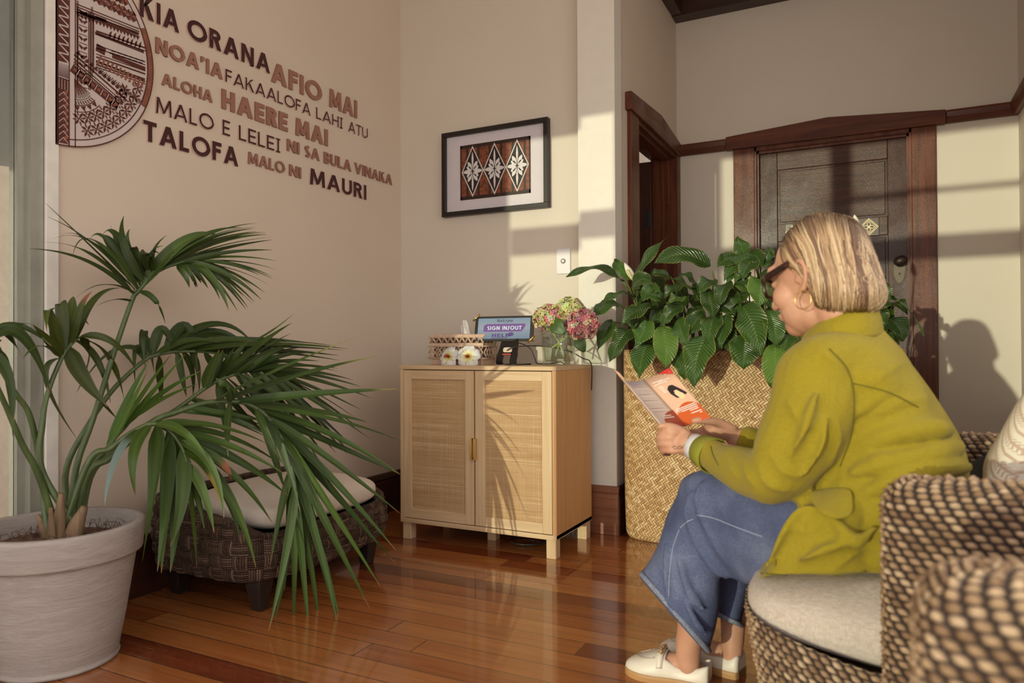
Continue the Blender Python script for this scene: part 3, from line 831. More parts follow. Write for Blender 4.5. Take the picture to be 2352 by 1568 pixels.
# ------------------------------------------------------------------ rattan door cabinet
cx0, cx1, cy0, cy1, ct = -1.968, -1.190, 2.750, 3.155, .794
M['oakside'] = wood('bounce_lit_oak_veneer', (.56, .30, .12), (.70, .42, .19), 2, .8, .5, .3)  # same oak as the front, warm bounce from the floor put into its colour
cab = thing('cabinet', ((cx0 + cx1) / 2, (cy0 + cy1) / 2, 0), 'pale oak cabinet with two woven rattan doors in front of the back wall', 'cabinet')
z0 = .082
th = .018
bevel(put('top', box(cx0 - .004, cx1 + .002, cy0 - .002, cy1, ct - .018, ct), M['oakx'], cab), .0015, 1)
bevel(put('side_panel', box(cx0, cx0 + th, cy0, cy1, z0, ct - .018), M['oak'], cab), .001, 1)
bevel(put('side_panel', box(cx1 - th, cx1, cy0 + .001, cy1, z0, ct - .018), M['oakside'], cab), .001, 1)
bevel(put('bottom', box(cx0, cx1, cy0 - .001, cy1, z0 - .003, z0 + .017), M['oakx'], cab), .001, 1)
put('back_panel', box(cx0 + th, cx1 - th, cy1 - .008, cy1, z0, ct - .018), M['oak'], cab)
for lx, ly in ((cx0 + .006, cy0 + .01), (cx1 - .05, cy0 + .006), (cx1 - .05, cy1 - .052), (cx0 + .006, cy1 - .052)):
    bevel(put('leg', box(lx, lx + .044, ly, ly + .044, 0, z0 - .002), M['oak'], cab), .002, 1)
bevel(put('leg', box(-1.60, -1.557, cy1 - .25, cy1 - .207, 0, z0 - .002), M['oak'], cab), .002, 1)
# woven rattan cloth
t = NT('woven_rattan_cloth'); v = t.coord(); x, y, z = t.sep(v)
def lines(coord, f, w):
    s = t.math('ABSOLUTE', t.math('SUBTRACT', t.math('FRACT', t.math('MULTIPLY', coord, f)), .5))
    return t.range(s, w - .09, w + .05, 1.0, 0.0)
jx = t.math('ADD', x, t.math('MULTIPLY', t.noise(t.comb(t.math('MULTIPLY', x, 30.0), 0.0, t.math('MULTIPLY', z, 3.0)), 2.0, 2), .006))
jz = t.math('ADD', z, t.math('MULTIPLY', t.noise(t.comb(t.math('MULTIPLY', x, 3.0), 0.0, t.math('MULTIPLY', z, 30.0)), 2.0, 2), .006))
a = lines(jx, 210.0, .25); b = lines(jz, 200.0, .25)
va = t.noise(t.comb(t.math('MULTIPLY', x, 160.0), 0.0, t.math('MULTIPLY', z, 1.5)), 1.0, 2)
vb_ = t.noise(t.comb(t.math('MULTIPLY', x, 1.5), 0.0, t.math('MULTIPLY', z, 150.0)), 1.0, 2)
patch = t.noise(t.comb(t.math('MULTIPLY', x, 5.0), 0.0, t.math('MULTIPLY', z, 30.0)), 1.0, 4, .6)
ca = t.ramp(va, [(.3, (.57, .35, .165)), (.55, (.72, .49, .26)), (.75, (.88, .71, .46))])
cb = t.ramp(vb_, [(.3, (.50, .29, .135)), (.55, (.70, .47, .24)), (.75, (.89, .72, .47))])
col = t.mix(b, t.mix(a, (.19, .085, .032), ca), cb)
col = t.mix(t.range(patch, .55, .75, 0.0, .45), col, (.36, .175, .07))
t.base(col); t.rough(.6); t.spec(.3); t.bump(t.math('MAXIMUM', a, b), .5, .002); M['rattan'] = t.m
dz0, dz1 = z0 + .020, ct - .0215
def door(x0, x1, hx, label=None):
    d = put('door', join(box(x0, x1, cy0 + .016, cy0 + .02, dz0, dz1)), M['oak'], cab)
    sw_ = .041 if x0 < -1.7 else .048
    a0, a1 = x0 + sw_, x1 - .044
    b0, b1 = dz0 + .043, dz1 - .040
    for g, m, n in ((box(x0, a0, cy0, cy0 + .017, dz0, dz1), M['oak'], 'stile'), (box(a1, x1, cy0, cy0 + .017, dz0, dz1), M['oak'], 'stile'),
                 (box(a0, a1, cy0, cy0 + .017, dz0, b0), M['oakx'], 'rail'), (box(a0, a1, cy0, cy0 + .017, b1, dz1), M['oakx'], 'rail')):
        bevel(put(n, g, m, d), .001, 1)
    put('rattan_panel', box(a0 - .001, a1 + .001, cy0 + .006, cy0 + .012, b0 - .001, b1 + .001), M['rattan'], d)
    s = 1 if hx > x0 + .1 else -1
    put('handle', join(box(hx - .004, hx + .004, cy0 - .012, cy0 - .001, .388, .394), box(hx - .004, hx + .004, cy0 - .012, cy0 - .001, .474, .480), box(hx - .005, hx + .005, cy0 - .020, cy0 - .011, .388, .480)), M['gold'], d)
    return d
door(cx0 + th + .002, -1.579, -1.5845)
door(-1.573, cx1 - th - .002, -1.5665)
# loop of black cable on the floor under the cabinet
P = [(-1.30, 2.98, .008), (-1.42, 3.02, .008), (-1.50, 2.96, .008), (-1.45, 2.88, .008), (-1.36, 2.90, .008), (-1.33, 2.97, .012), (-1.42, 3.05, .008), (-1.49, 3.10, .02), (-1.47, 3.14, .08)]
tag(put('power_cable', tube(P, .004, 8, 60), M['black'], None, True), 'black cable coiled on the floor under the oak cabinet', 'cable')

# ------------------------------------------------------------------ tissue box cover
tz = ct
M['carve'] = plain('whitewashed_woven_bamboo', (.62, .44, .32), .6, .12, 60, bump=.2)
M['carvein'] = plain('brown_box_inside', (.20, .11, .07), .8)
bx0, bx1, by0, by1 = -1.905, -1.618, 2.905, 3.03
tb = thing('tissue_box_cover', ((bx0 + bx1) / 2, (by0 + by1) / 2, tz), 'whitewashed woven tissue box cover on the left of the cabinet top', 'tissue box')
put('box_body', join(box(bx0 + .012, bx1 - .012, by0 + .012, by1 - .012, tz, tz + .128)), M['carvein'], tb)
def belt(z0_, z1_, e): return join(box(bx0 - e, bx1 + e, by0 - e, by0 + .012, z0_, z1_), box(bx0 - e, bx1 + e, by1 - .012, by1 + e, z0_, z1_), box(bx0 - e, bx0 + .012, by0, by1, z0_, z1_), box(bx1 - .012, bx1 + e, by0, by1, z0_, z1_))
bevel(put('base_band', belt(tz, tz + .032, -.004), M['carve'], tb), .003)
bevel(put('middle_band', belt(tz + .086, tz + .102, .001), M['carve'], tb), .003)
g = []
for k in range(34):      # slanted rope binding of the rim
    x = bx0 + (bx1 - bx0) * k / 33
    g.append(blob([(x - .006, by0 - .001, tz + .128), (x + .004, by0 - .003, tz + .135), (x + .008, by0 + .006, tz + .140)], [.0045, .005, .0045], 6, 5))
for k in range(14):
    y = by0 + (by1 - by0) * k / 13
    g.append(blob([(bx1 + .001, y - .005, tz + .128), (bx1 + .003, y + .004, tz + .135), (bx1 - .006, y + .008, tz + .140)], [.0045, .005, .0045], 6, 5))
    g.append(blob([(bx0 - .001, y - .005, tz + .128), (bx0 - .003, y + .004, tz + .135), (bx0 + .006, y + .008, tz + .140)], [.0045, .005, .0045], 6, 5))
put('rim_binding', join(*g), M['carve'], tb, True)
put('lid_rim', join(box(bx0, bx1, by0, by0 + .03, tz + .126, tz + .138), box(bx0, bx1, by1 - .03, by1, tz + .126, tz + .138), box(bx0, bx0 + .08, by0, by1, tz + .126, tz + .138), box(bx1 - .08, bx1, by0, by1, tz + .126, tz + .138)), M['carve'], tb)
g = []
n = 9
for k in range(n):       # upper zigzag lattice
    x = bx0 + (bx1 - bx0) * k / n; w = (bx1 - bx0) / n
    for s in (0, .18):
        g.append(tube([(x + s * w, by0 - .001, tz + .102), (x + w / 2 + s * w, by0 - .004, tz + .128), (x + w + s * w * .5, by0 - .001, tz + .102)], .0028, 5))
for k in range(4):
    y = by0 + (by1 - by0) * k / 4; w = (by1 - by0) / 4
    for X, s in ((bx1, 1), (bx0, -1)):
        g.append(tube([(X + .001 * s, y, tz + .102), (X + .004 * s, y + w / 2, tz + .128), (X + .001 * s, y + w, tz + .102)], .0028, 5))
put('zigzag_lattice', join(*g), M['carve'], tb, True)
g = []
n = 8
for k in range(n):       # skirt of woven diamonds
    x = bx0 - .004 + (bx1 - bx0 + .008) * (k + .5) / n; w = (bx1 - bx0 + .008) / n / 2; zc = tz + .057
    for q in (1.0, .62):
        g.append(tube([(x - w * q, by0 - .007, zc), (x, by0 - .010, zc + .026 * q), (x + w * q, by0 - .007, zc), (x, by0 - .010, zc - .026 * q), (x - w * q, by0 - .007, zc)], .0026, 5))
    for s in (-1, 1):
        g.append(tube([(x - w * .95, by0 - .007, zc + s * .026), (x, by0 - .010, zc), (x + w * .95, by0 - .007, zc + s * .026)], .0022, 5))
for zq in (.030, .086): g.append(tube([(bx0 - .006, by0 - .007, tz + zq), (bx1 + .006, by0 - .007, tz + zq), (bx1 + .006, by1, tz + zq)], .0035, 6))
for k in range(5):
    y = by0 + (by1 - by0) * (k + .5) / 5; w = (by1 - by0) / 10
    g.append(tube([(bx1 + .007, y - w, tz + .057), (bx1 + .01, y, tz + .083), (bx1 + .007, y + w, tz + .057), (bx1 + .01, y, tz + .031), (bx1 + .007, y - w, tz + .057)], .0026, 5))
put('diamond_skirt', join(*g), M['carve'], tb, True)
# tissue standing out of the slot
M['tissue'] = plain('white_tissue_paper', (.78, .70, .66), .8, .02)
M['tissue'].node_tree.nodes['Principled BSDF'].inputs['Subsurface Weight'].default_value = .2
tx, ty, t0 = -1.752, 2.965, tz + .10
tr_ = random.Random(4); G_ = []
for (x0, x1, h, lean, y) in ((-.052, .020, .090, -.010, .0), (-.030, .050, .110, .002, -.008), (-.010, .056, .072, .012, .006)):
    G_.append(gridmesh(lambda u, v, x0=x0, x1=x1, h=h, lean=lean, y=y: (tx + (x0 + (x1 - x0) * u) * (1 - .86 * v ** 1.3) + lean * v + .004 * math.sin(v * 9 + u * 6), ty + y + .014 * math.sin(u * 6.3 + v * 2) * (1 - .6 * v), t0 + h * v + .03 * (1 - v) * .0), np.linspace(0, 1, 11), np.linspace(0, 1, 9)))
G_ = join(*[(g_[0], g_[1]) for g_ in G_])
rings = None
tis = put('tissue', G_, M['tissue'], None, True, 'white tissue standing up out of the woven box cover', 'tissue')
so = tis.modifiers.new('solid', 'SOLIDIFY'); so.thickness = .0008
subsurf(tis, 1)

# ------------------------------------------------------------------ artificial flowers at the foot of the box
t = NT('white_petal_yellow_throat'); t.base(t.attr()); t.rough(.6); t.b.inputs['Subsurface Weight'].default_value = .15; M['petal'] = t.m
def hibiscus(c, tilt, r, label, seed):
    rnd = random.Random(seed)
    root = thing('artificial_flower', (c[0], c[1], tz), label, 'flower', 'artificial flowers at the tissue box')
    nrm = Vector(tilt).normalized(); q = nrm.to_track_quat('Z', 'Y')
    g = []
    for k in range(5):
        a0 = 2 * math.pi * k / 5 + .3
        def f(u, v):
            s = u; wv = .52 * math.sin(math.pi * min(1, s * .78 + .04)) ** .8 * r
            lx = s * r; ly = v * wv
            zz = .42 * r * (s * (1 - s) * 1.8) - .10 * r * s * s + .06 * r * math.sin(v * 5 + k) * s + rnd.uniform(-.001, .001)
            x = lx * math.cos(a0) - ly * math.sin(a0); y = lx * math.sin(a0) + ly * math.cos(a0)
            return tuple(Vector(c) + q @ Vector((x, y, zz)))
        gm = gridmesh(f, np.linspace(.02, 1, 9), np.linspace(-1, 1, 7))
        cc = []
        for vv in np.linspace(-1, 1, 7):
            for uu in np.linspace(.02, 1, 9):
                k2 = max(0, 1 - uu / .55); cc.append((.82, .78 - .12 * k2, .74 - .70 * k2 ** .7))
        p = put('petal', (gm[0], gm[1], {'col': np.array(cc)}), M['petal'], root, True)
        so = p.modifiers.new('solid', 'SOLIDIFY'); so.thickness = .001
    g = [tube([Vector(c) + q @ Vector((rnd.uniform(-.3, .3) * r * .3, rnd.uniform(-.3, .3) * r * .3, .04 * r)), Vector(c) + q @ Vector((rnd.uniform(-1, 1) * r * .22, rnd.uniform(-1, 1) * r * .22, .5 * r))], .0012, 5) for _ in range(16)]
    put('stamens', join(*g), plain('red_stamens', (.42, .06, .03), .6), root, True)
hibiscus((-1.772, 2.862, tz + .036), (-.1, -1, .35), .054, 'white artificial flower with yellow throat, left one before the tissue box', 1)
hibiscus((-1.668, 2.858, tz + .038), (.25, -1, .25), .056, 'white artificial flower with red stamens, right one before the tissue box', 2)
# card lying on the cabinet top
M['card'] = plain('brown_card', (.36, .22, .16), .5, .1, 40)
q0 = xf(box(-.052, .052, -.035, .035, 0, .0025), Matrix.Translation((-1.535, 2.862, tz)) @ Matrix.Rotation(R(18), 4, 'Z'))
tag(put('card', q0, M['card']), 'small brown card lying between flowers and tablet stand', 'card')

# ------------------------------------------------------------------ sign-in tablet on its stand
ts = thing('tablet_stand', (-1.485, 2.95, tz), 'black metal tablet stand with gold clips on the cabinet top', 'tablet stand')
w = .052
prof = [(2.895, tz + .003), (2.878, tz + .010), (2.876, tz + .022), (2.886, tz + .032), (2.935, tz + .155)]
rings = []
sx = lambda i: (w, w, w, w * .95, w * .72)[i]
rings = [np.array([(-1.487 - sx(i), y, z), (-1.487 + sx(i), y, z), (-1.487 + sx(i), y + .006, z + .0005), (-1.487 - sx(i), y + .006, z + .0005)]) for i, (y, z) in enumerate(prof)]
foot = join(box(-1.487 - w, -1.487 - .018, 2.888, 3.03, tz, tz + .005), box(-1.487 + .018, -1.487 + w, 2.888, 3.03, tz, tz + .005), box(-1.487 - w, -1.487 + w, 2.98, 3.03, tz, tz + .005))
M['standblk'] = plain('black_coated_steel', (.022, .018, .015), .3, metal=.3)
def leg_plate(x0, x1):
    return loft([np.array([(x0, y, z), (x1, y, z), (x1, y + .006, z), (x0, y + .006, z)]) for y, z in ((2.896, tz + .002), (2.880, tz + .008), (2.877, tz + .020), (2.884, tz + .033), (2.892, tz + .052))])
col_ = loft([np.array([(-1.487 - a, y, z), (-1.487 + a, y, z), (-1.487 + a, y + .006, z), (-1.487 - a, y + .006, z)]) for y, z, a in ((2.889, tz + .045, .050), (2.905, tz + .080, .045), (2.938, tz + .160, .037))])
fix_normals(put('column', join(col_, leg_plate(-1.538, -1.505), leg_plate(-1.469, -1.436)), M['standblk'], ts))
put('foot', foot, M['standblk'], ts)
put('cable_hole', loft([ering((-1.487, 2.896 - d, tz + .069), (.022, 0, 0), (0, .003, .011), 24, 4) for d in (-.002, .0015)]), plain('pale_hole_edge', (.62, .52, .40), .5), ts)
# small red and white maker's strip under the hole
g = [box(-1.507 + k * .0062, -1.502 + k * .0062, 2.883, 2.886, tz + .047, tz + .052) for k in range(7)]
put('maker_strip', join(*[xf(q, Matrix.Identity(4)) for q in g]), plain('red_print', (.6, .06, .03), .5), ts)
tl = thing('tablet', (-1.525, 2.93, tz + .115), 'tablet showing a sign in and out screen, held on the black stand', 'tablet')
# tablet frame: local axes
tx_, tz_ = Vector((.985, .10, .0)).normalized(), Vector((-.035, .22, .97)).normalized()
ty_ = tz_.cross(tx_).normalized() * -1
tc = Vector((-1.522, 2.925, tz + .166))
if ty_.y > 0: ty_ = -ty_
def tp(u, v, d): return tuple(tc + tx_ * u + tz_ * v + ty_ * d)
def rrect(w, h, r, n=5):
    out = []
    for cx_, cy_, a0 in ((w - r, h - r, 0), (-w + r, h - r, 90), (-w + r, -h + r, 180), (w - r, -h + r, 270)):
        out += [(cx_ + r * math.cos(R(a0 + 90 * k / n)), cy_ + r * math.sin(R(a0 + 90 * k / n))) for k in range(n + 1)]
    return out
TW, THh = .142, .058
fix_normals(put('tablet_case', prism(rrect(TW, THh, .008), tp, -.010, 0), M['black'], tl))
t = NT('lit_sign_in_screen'); v = t.coord('Object'); x, y, z = t.sep(v)
g_ = t.ramp(t.range(z, 0.0, .10, 0.0, 1.0), [(0, (.26, .36, .46)), (.42, (.42, .50, .56)), (.5, (.52, .56, .58)), (1, (.34, .47, .56))])
t.base((.02, .02, .02)); t.rough(.15)
t.plug(g_, t.b.inputs['Emission Color']); t.b.inputs['Emission Strength'].default_value = .62; M['screen'] = t.m
scr = fix_normals(put('screen', prism(rrect(TW - .015, THh - .010, .002), tp, 0, .0006), M['screen'], tl))
def emis(n, c, s=.7):
    t = NT(n); t.base((.02, .02, .02)); t.plug(tuple(c), t.b.inputs['Emission Color']); t.b.inputs['Emission Strength'].default_value = s; return t.m
M['s_purple'] = emis('purple_button', (.20, .055, .30)); M['s_white'] = emis('white_button_text', (.85, .93, .9)); M['s_navy'] = emis('dark_screen_text', (.035, .02, .09)); M['s_violet'] = emis('violet_logo', (.09, .035, .22))
btn = [(-.098 + .0, -.015), (.085, -.015), (.098, -.003), (.104, .012), (.104, .021), (-.085, .021), (-.098, .012)]
fix_normals(put('button', prism(btn, tp, .0006, .0011), M['s_purple'], scr))
def text(s, u0, u1, v0, h, w, mat, name, d=.0012, gap=.14):
    gl = [glyph2(c, w) for c in s]; tot = sum(g[1] for g in gl) + gap * (len(s) - 1); sc = (u1 - u0) / tot; x = u0; G = []
    for qs, adv in gl:
        for qd in qs:
            a = sum(qd[i][0] * qd[(i + 1) % len(qd)][1] - qd[(i + 1) % len(qd)][0] * qd[i][1] for i in range(len(qd)))
            if a < 0: qd = qd[::-1]
            G.append(prism([(x + float(p[0]) * sc, v0 + float(p[1]) * h) for p in qd], tp, d - .0004, d))
        x += (adv + gap) * sc
    return fix_normals(put(name, join(*G), mat, scr))
def glyph2(c, w):
    bar = lambda x0, x1, y0, y1: [[(x0, y0), (x1, y0), (x1, y1), (x0, y1)]]
    if c == 'G': return ribbon(arc(.5, .5, .48 - w / 2, .5 - w / 2, 45, 345, 18) + [(.96 - w / 2, .46), (.55, .46)], w), .98
    if c == '/': return [[(0, -.05), (w * 1.1, -.05), (.42, 1.05), (.42 - w * 1.1, 1.05)]], .42
    if c == 'P': return bar(0, w, 0, 1) + ribbon([(w * .5, 1 - w / 2), (.3, 1 - w / 2)] + arc(.3, .72, .28 - w / 2, .28 - w / 2, 80, -80, 10) + [(.3, .44 + w / 2), (w * .5, .44 + w / 2)], w), .6
    if c == 'W': return [[(.2, 0), (.2 + w, 0), (w, 1), (0, 1)], [(.2, 0), (.2 + w, 0), (.5 + w / 2, .9), (.5 - w / 2, .9)], [(.8 - w, 0), (.8, 0), (.5 + w / 2, .9), (.5 - w / 2, .9)], [(.8 - w, 0), (.8, 0), (1, 1), (1 - w, 1)]], 1.0
    if c == 'e': return ribbon([(.06, .33), (.5, .33)] + arc(.28, .33, .25, .3, 5, 310, 14), w), .56
    if c == 'l': return bar(0, w, 0, 1), w
    if c == 'c': return ribbon(arc(.28, .33, .25, .3, 50, 310, 12), w), .5
    if c == 'o': return ribbon(arc(.29, .33, .26, .3, 0, 340, 16), w, True), .58
    if c == 'm': return bar(0, w, 0, .66) + ribbon([(w / 2, .4)] + arc(.2, .42, .15, .2, 170, 10, 6) + [(.35, 0)], w) + ribbon([(.35, .4)] + arc(.5, .42, .15, .2, 170, 10, 6) + [(.65, 0)], w), .7
    if c == ' ': return [], .3
    return glyph(c, w)
text('Welcome', -.035, .043, .029, .016, .13, M['s_navy'], 'welcome_text')
text('SIGN IN/OUT', -.080, .087, -.007, .018, .2, M['s_white'], 'button_text', .0017)
text('HELP', -.055, .030, -.041, .017, .24, M['s_violet'], 'logo_text')
g = [prism([(.038 + .013 * math.cos(a), -.027 + .009 * math.sin(a)) for a in np.linspace(0, 2 * math.pi, 17)[:-1]], tp, .0007, .0012), prism([(.020, -.040), (.040, -.036), (.030, -.026)], tp, .0007, .0012)]
fix_normals(put('logo_bubble', join(*g), M['s_violet'], scr))
g = [prism([(u, v), (u + .008, v), (u + .008, v + .0022), (u, v + .0022)], tp, .0007, .0011) for v in (-.0455, -.0495) for u in np.arange(-.055, .02 if v > -.047 else .012, .0098)]
fix_normals(put('logo_small_print', join(*g), M['s_navy'], scr))
# gold clips at two corners belong to the stand
for su, sv in ((-1, 1), (1, -1)):
    P = [tp(su * (TW - .020), sv * (THh + .010), .004), tp(su * (TW + .010), sv * (THh - .022), .004)]
    g = tube(P, .0048, 8); g2 = tube([tp(su * (TW - .005), sv * (THh - .006), .004), tp(su * (TW + .0), sv * (THh - .0), -.012)], .004, 6)
    put('clip', join(g, g2), M['gold'], ts, True)
P = [tuple(tp(.03, -.05, -.012)), (-1.42, 2.975, tz + .08), (-1.395, 2.985, tz + .03), (-1.388, 3.0, tz + .006), (-1.36, 3.07, tz + .004), (-1.33, 3.165, tz + .003), (-1.33, 3.20, tz - .10)]
tag(put('charging_cable', tube(P, .0022, 7, 50), M['black'], None, True), 'thin black cable hanging from the back of the tablet', 'cable')
P = [(-1.487, 2.890, tz + .066), (-1.46, 2.875, tz + .076), (-1.40, 2.90, tz + .086), (-1.33, 2.99, tz + .082), (-1.26, 3.06, tz + .062), (-1.21, 3.10, tz + .03), (-1.19, 3.16, tz + .003), (-1.20, 3.19, tz - .12)]
tag(put('power_cable', tube(P, .0024, 7, 50), M['black'], None, True), 'thin black cable running from the stand past the vase', 'cable')

# ------------------------------------------------------------------ glass vase with hydrangeas
vx, vy = -1.262, 2.955
vs = thing('glass_vase', (vx, vy, tz), 'square clear glass vase of water on the cabinet top', 'vase')
def vring(z, r, p=5): return ering((vx, vy, z), (r, 0, 0), (0, r, 0), 40, p)
def thin_glass(name, tint, ior=1.45):
    t = NT(name); t.n.remove(t.b); out = t.n['Material Output']
    lw = t.new('ShaderNodeLayerWeight'); fac = t.math('ADD', .035, t.math('MULTIPLY', t.math('POWER', lw.outputs['Facing'], 3.0), .9))
    tr = t.new('ShaderNodeBsdfTransparent'); tr.inputs[0].default_value = tint + (1,)
    gl_ = t.new('ShaderNodeBsdfGlossy'); gl_.inputs['Roughness'].default_value = .02
    mx = t.new('ShaderNodeMixShader'); t.t.links.new(fac, mx.inputs[0]); t.t.links.new(tr.outputs[0], mx.inputs[1]); t.t.links.new(gl_.outputs[0], mx.inputs[2]); t.t.links.new(mx.outputs[0], out.inputs[0])
    return t.m
M['vglass'] = thin_glass('clear_vase_glass', (.955, .975, .955))
prof = [(tz + .001, .054), (tz + .004, .060), (tz + .05, .063), (tz + .168, .073), (tz + .170, .072), (tz + .170, .069), (tz + .05, .058), (tz + .022, .055), (tz + .018, .050)]
fix_normals(put('vase_glass', loft([vring(z, r) for z, r in prof]), M['vglass'], vs, True))
w_ = thin_glass('clear_water', (.94, .96, .91), 1.33)
fix_normals(put('water', loft([vring(z, r) for z, r in ((tz + .0195, .049), (tz + .023, .0545), (tz + .05, .0572), (tz + .125, .0638))]), w_, vs, True))
t = NT('hydrangea_floret'); t.base(t.attr()); t.rough(.65); t.spec(.2); t.b.inputs['Subsurface Weight'].default_value = .1; M['floret'] = t.m
M['gstem'] = plain('pale_green_stem', (.34, .40, .12), .5)
t = NT('hydrangea_leaf'); v = t.coord(); t.base(t.ramp(t.noise(v, 30, 3), [(.3, (.035, .075, .012)), (.7, (.07, .13, .025))])); t.rough(.45); M['hleaf'] = t.m
def hydrangea(c, rad, pal, stem, leaves, label, seed):
    rnd = random.Random(seed); c = Vector(c)
    root = thing('hydrangea', stem[-1], label, 'flower', 'hydrangeas in the glass vase')
    Vs = []; Fs = []; Cs = []; n0 = 0
    NF = 190
    for k in range(NF):
        zz = 1 - 2 * (k + .5) / NF
        if zz < -.86: continue
        a = k * 2.39996
        d = Vector((math.sqrt(1 - zz * zz) * math.cos(a), math.sqrt(1 - zz * zz) * math.sin(a), zz))
        p = c + Vector((d.x * rad[0], d.y * rad[1], d.z * rad[2])) * rnd.uniform(.86, 1.06)
        q = (d + Vector((rnd.uniform(-.5, .5), rnd.uniform(-.5, .5), rnd.uniform(-.5, .5)))).normalized().to_track_quat('Z', 'Y')
        s = rnd.uniform(.0085, .0125); ro = rnd.uniform(0, 1.5)
        u = rnd.random(); base = pal[0] if u < pal[3] else (pal[1] if u < pal[4] else pal[2])
        base = tuple(max(0, b * rnd.uniform(.75, 1.25)) for b in base)
        for m in range(4):
            aa = ro + m * math.pi / 2
            loc = [(0, 0, 0), (.55, -.55, .25), (1.15, -.28, .1), (1.2, .28, .12), (.55, .55, .25)]
            for i, (x, y, z) in enumerate(loc):
                xx = x * math.cos(aa) - y * math.sin(aa); yy = x * math.sin(aa) + y * math.cos(aa)
                Vs.append(p + q @ Vector((xx * s, yy * s, (z + rnd.uniform(-.15, .15)) * s)))
                kk = .75 if i == 0 else 1.0
                e = pal[2] if (i in (2, 3) and rnd.random() < .35) else base
                Cs.append(tuple(b * kk for b in e))
            Fs.append(tuple(range(n0, n0 + 5))); n0 += 5
    core = ellipsoid(c, [(rad[0] * .82, 0, 0), (0, rad[1] * .82, 0), (0, 0, rad[2] * .82)], 14, 10)
    core = tint(core, tuple(x * .55 for x in pal[1]))
    put('flower_head', join((np.array(Vs), Fs, {'col': np.array(Cs)}), core), M['floret'], root, False)
    put('stem', tube([c] + list(stem), .0045, 8, 16), M['gstem'], root, True)
    for (b0, tip, wdt, up) in leaves:
        b0, tip = Vector(b0), Vector(tip); ax = tip - b0; sd_ = ax.cross(Vector(up)).normalized()
        def f(u, v):
            wv = wdt * math.sin(math.pi * min(1, u * .93 + .03)) ** .75 * (1 - .25 * u)
            return tuple(b0 + ax * u + sd_ * v * wv + Vector(up) * (.012 * math.sin(u * 3) + .25 * abs(v) * wv * .6))
        lf_ = put('leaf', gridmesh(f, np.linspace(0, 1, 11), np.linspace(-1, 1, 7)), M['hleaf'], root, True)
        so = lf_.modifiers.new('solid', 'SOLIDIFY'); so.thickness = .0008
pinkA = (.60, .17, .20); grn = (.52, .53, .20); crm = (.66, .58, .34)
hydrangea((-1.302, 2.945, tz + .208), (.072, .066, .060), ((.62, .22, .22), grn, crm, .40, .8), [(-1.285, 2.95, tz + .14), (-1.255, 2.95, tz + .09), (-1.235, 2.945, tz + .035)], [], 'hydrangea head of mixed pink and green at the left of the vase', 5)
hydrangea((-1.222, 2.985, tz + .240), (.068, .062, .056), (grn, (.56, .55, .24), (.62, .60, .36), .5, .85), [(-1.235, 2.97, tz + .16), (-1.262, 2.955, tz + .09), (-1.275, 2.945, tz + .04)],
          [((-1.268, 2.90, tz + .195), (-1.205, 2.885, tz + .135), .038, (-.2, -1, .3))], 'green hydrangea head, topmost in the vase', 6)
hydrangea((-1.158, 2.955, tz + .176), (.074, .066, .070), (pinkA, (.66, .36, .34), (.64, .58, .36), .52, .78), [(-1.20, 2.955, tz + .15), (-1.245, 2.955, tz + .11), (-1.297, 2.95, tz + .075)],
          [((-1.165, 2.935, tz + .125), (-1.135, 2.935, tz + .058), .030, (.1, -1, .1))], 'deep pink hydrangea head hanging over the right side of the vase', 7)
# ------------------------------------------------------------------ white pot and palm
PC = (-2.069, 1.255)
t = NT('rough_white_pot'); v = t.coord('Object', (7, 7, 34))
n1 = t.noise(v, 1.6, 5, .6, 1.0); n2 = t.noise(t.coord('Object', (30, 30, 200)), 1.0, 3)
t.base(t.ramp(n1, [(.3, (.36, .31, .285)), (.7, (.43, .38, .35))])); t.rough(.6); t.spec(.3)
t.bump(t.math('ADD', n1, t.math('MULTIPLY', n2, .3)), .42, .008); M['pot'] = t.m
palm = thing('potted_palm', (PC[0], PC[1], 0), 'large palm in a white pot in front of the lettered wall', 'potted plant')
prof = [(.140, 0), (.152, .003), (.154, .010), (.150, .016), (.1515, .02), (.170, .12), (.196, .288), (.199, .298), (.2115, .300), (.2135, .304), (.2185, .372), (.2185, .380), (.215, .384), (.200, .384), (.196, .380), (.192, .34), (.188, .31), (.0, .31)]
put('pot', lathe(prof, (PC[0], PC[1], 0), 72, True, False), M['pot'], palm, True)
t = NT('coir_soil'); v = t.coord(); n = t.noise(v, 60, 5, .7)
t.base(t.ramp(n, [(.35, (.06, .03, .018)), (.65, (.24, .12, .07))])); t.rough(.9); t.bump(n, .9, .01); M['soil'] = t.m
rnd = random.Random(3)
g = lathe([(.19, .325), (.15, .336), (.10, .342), (.04, .345), (.0, .345)], (PC[0], PC[1], 0), 40, False, False)
fib = []
for k in range(150):
    a, r = rnd.uniform(0, 6.28), rnd.uniform(.02, .178); x, y = PC[0] + r * math.cos(a), PC[1] + r * math.sin(a)
    d = Vector((rnd.uniform(-1, 1), rnd.uniform(-1, 1), rnd.uniform(0, .8))) * .03
    fib.append(tube([(x, y, .336), (x + d.x * .6, y + d.y * .6, .345 + d.z), (x + d.x * 1.4, y + d.y * 1.4, .342 + d.z * .4)], .0008, 4))
put('soil', join(g, *fib), M['soil'], palm, True)
t = NT('palm_leaf'); t.base(t.attr()); t.rough(.48); t.spec(.32); M['pleaf'] = t.m
t.b.inputs['Subsurface Weight'].default_value = 0.0
t = NT('palm_stem'); v = t.coord('Object', (30, 30, 3)); t.base(t.ramp(t.noise(v, 1.5, 3), [(.3, (.045, .075, .02)), (.7, (.10, .14, .045))])); t.rough(.4); M['pstem'] = t.m
M['sheath'] = wood('dry_brown_leaf_sheath', (.12, .07, .04), (.30, .20, .12), 2, 1, .8, .2)
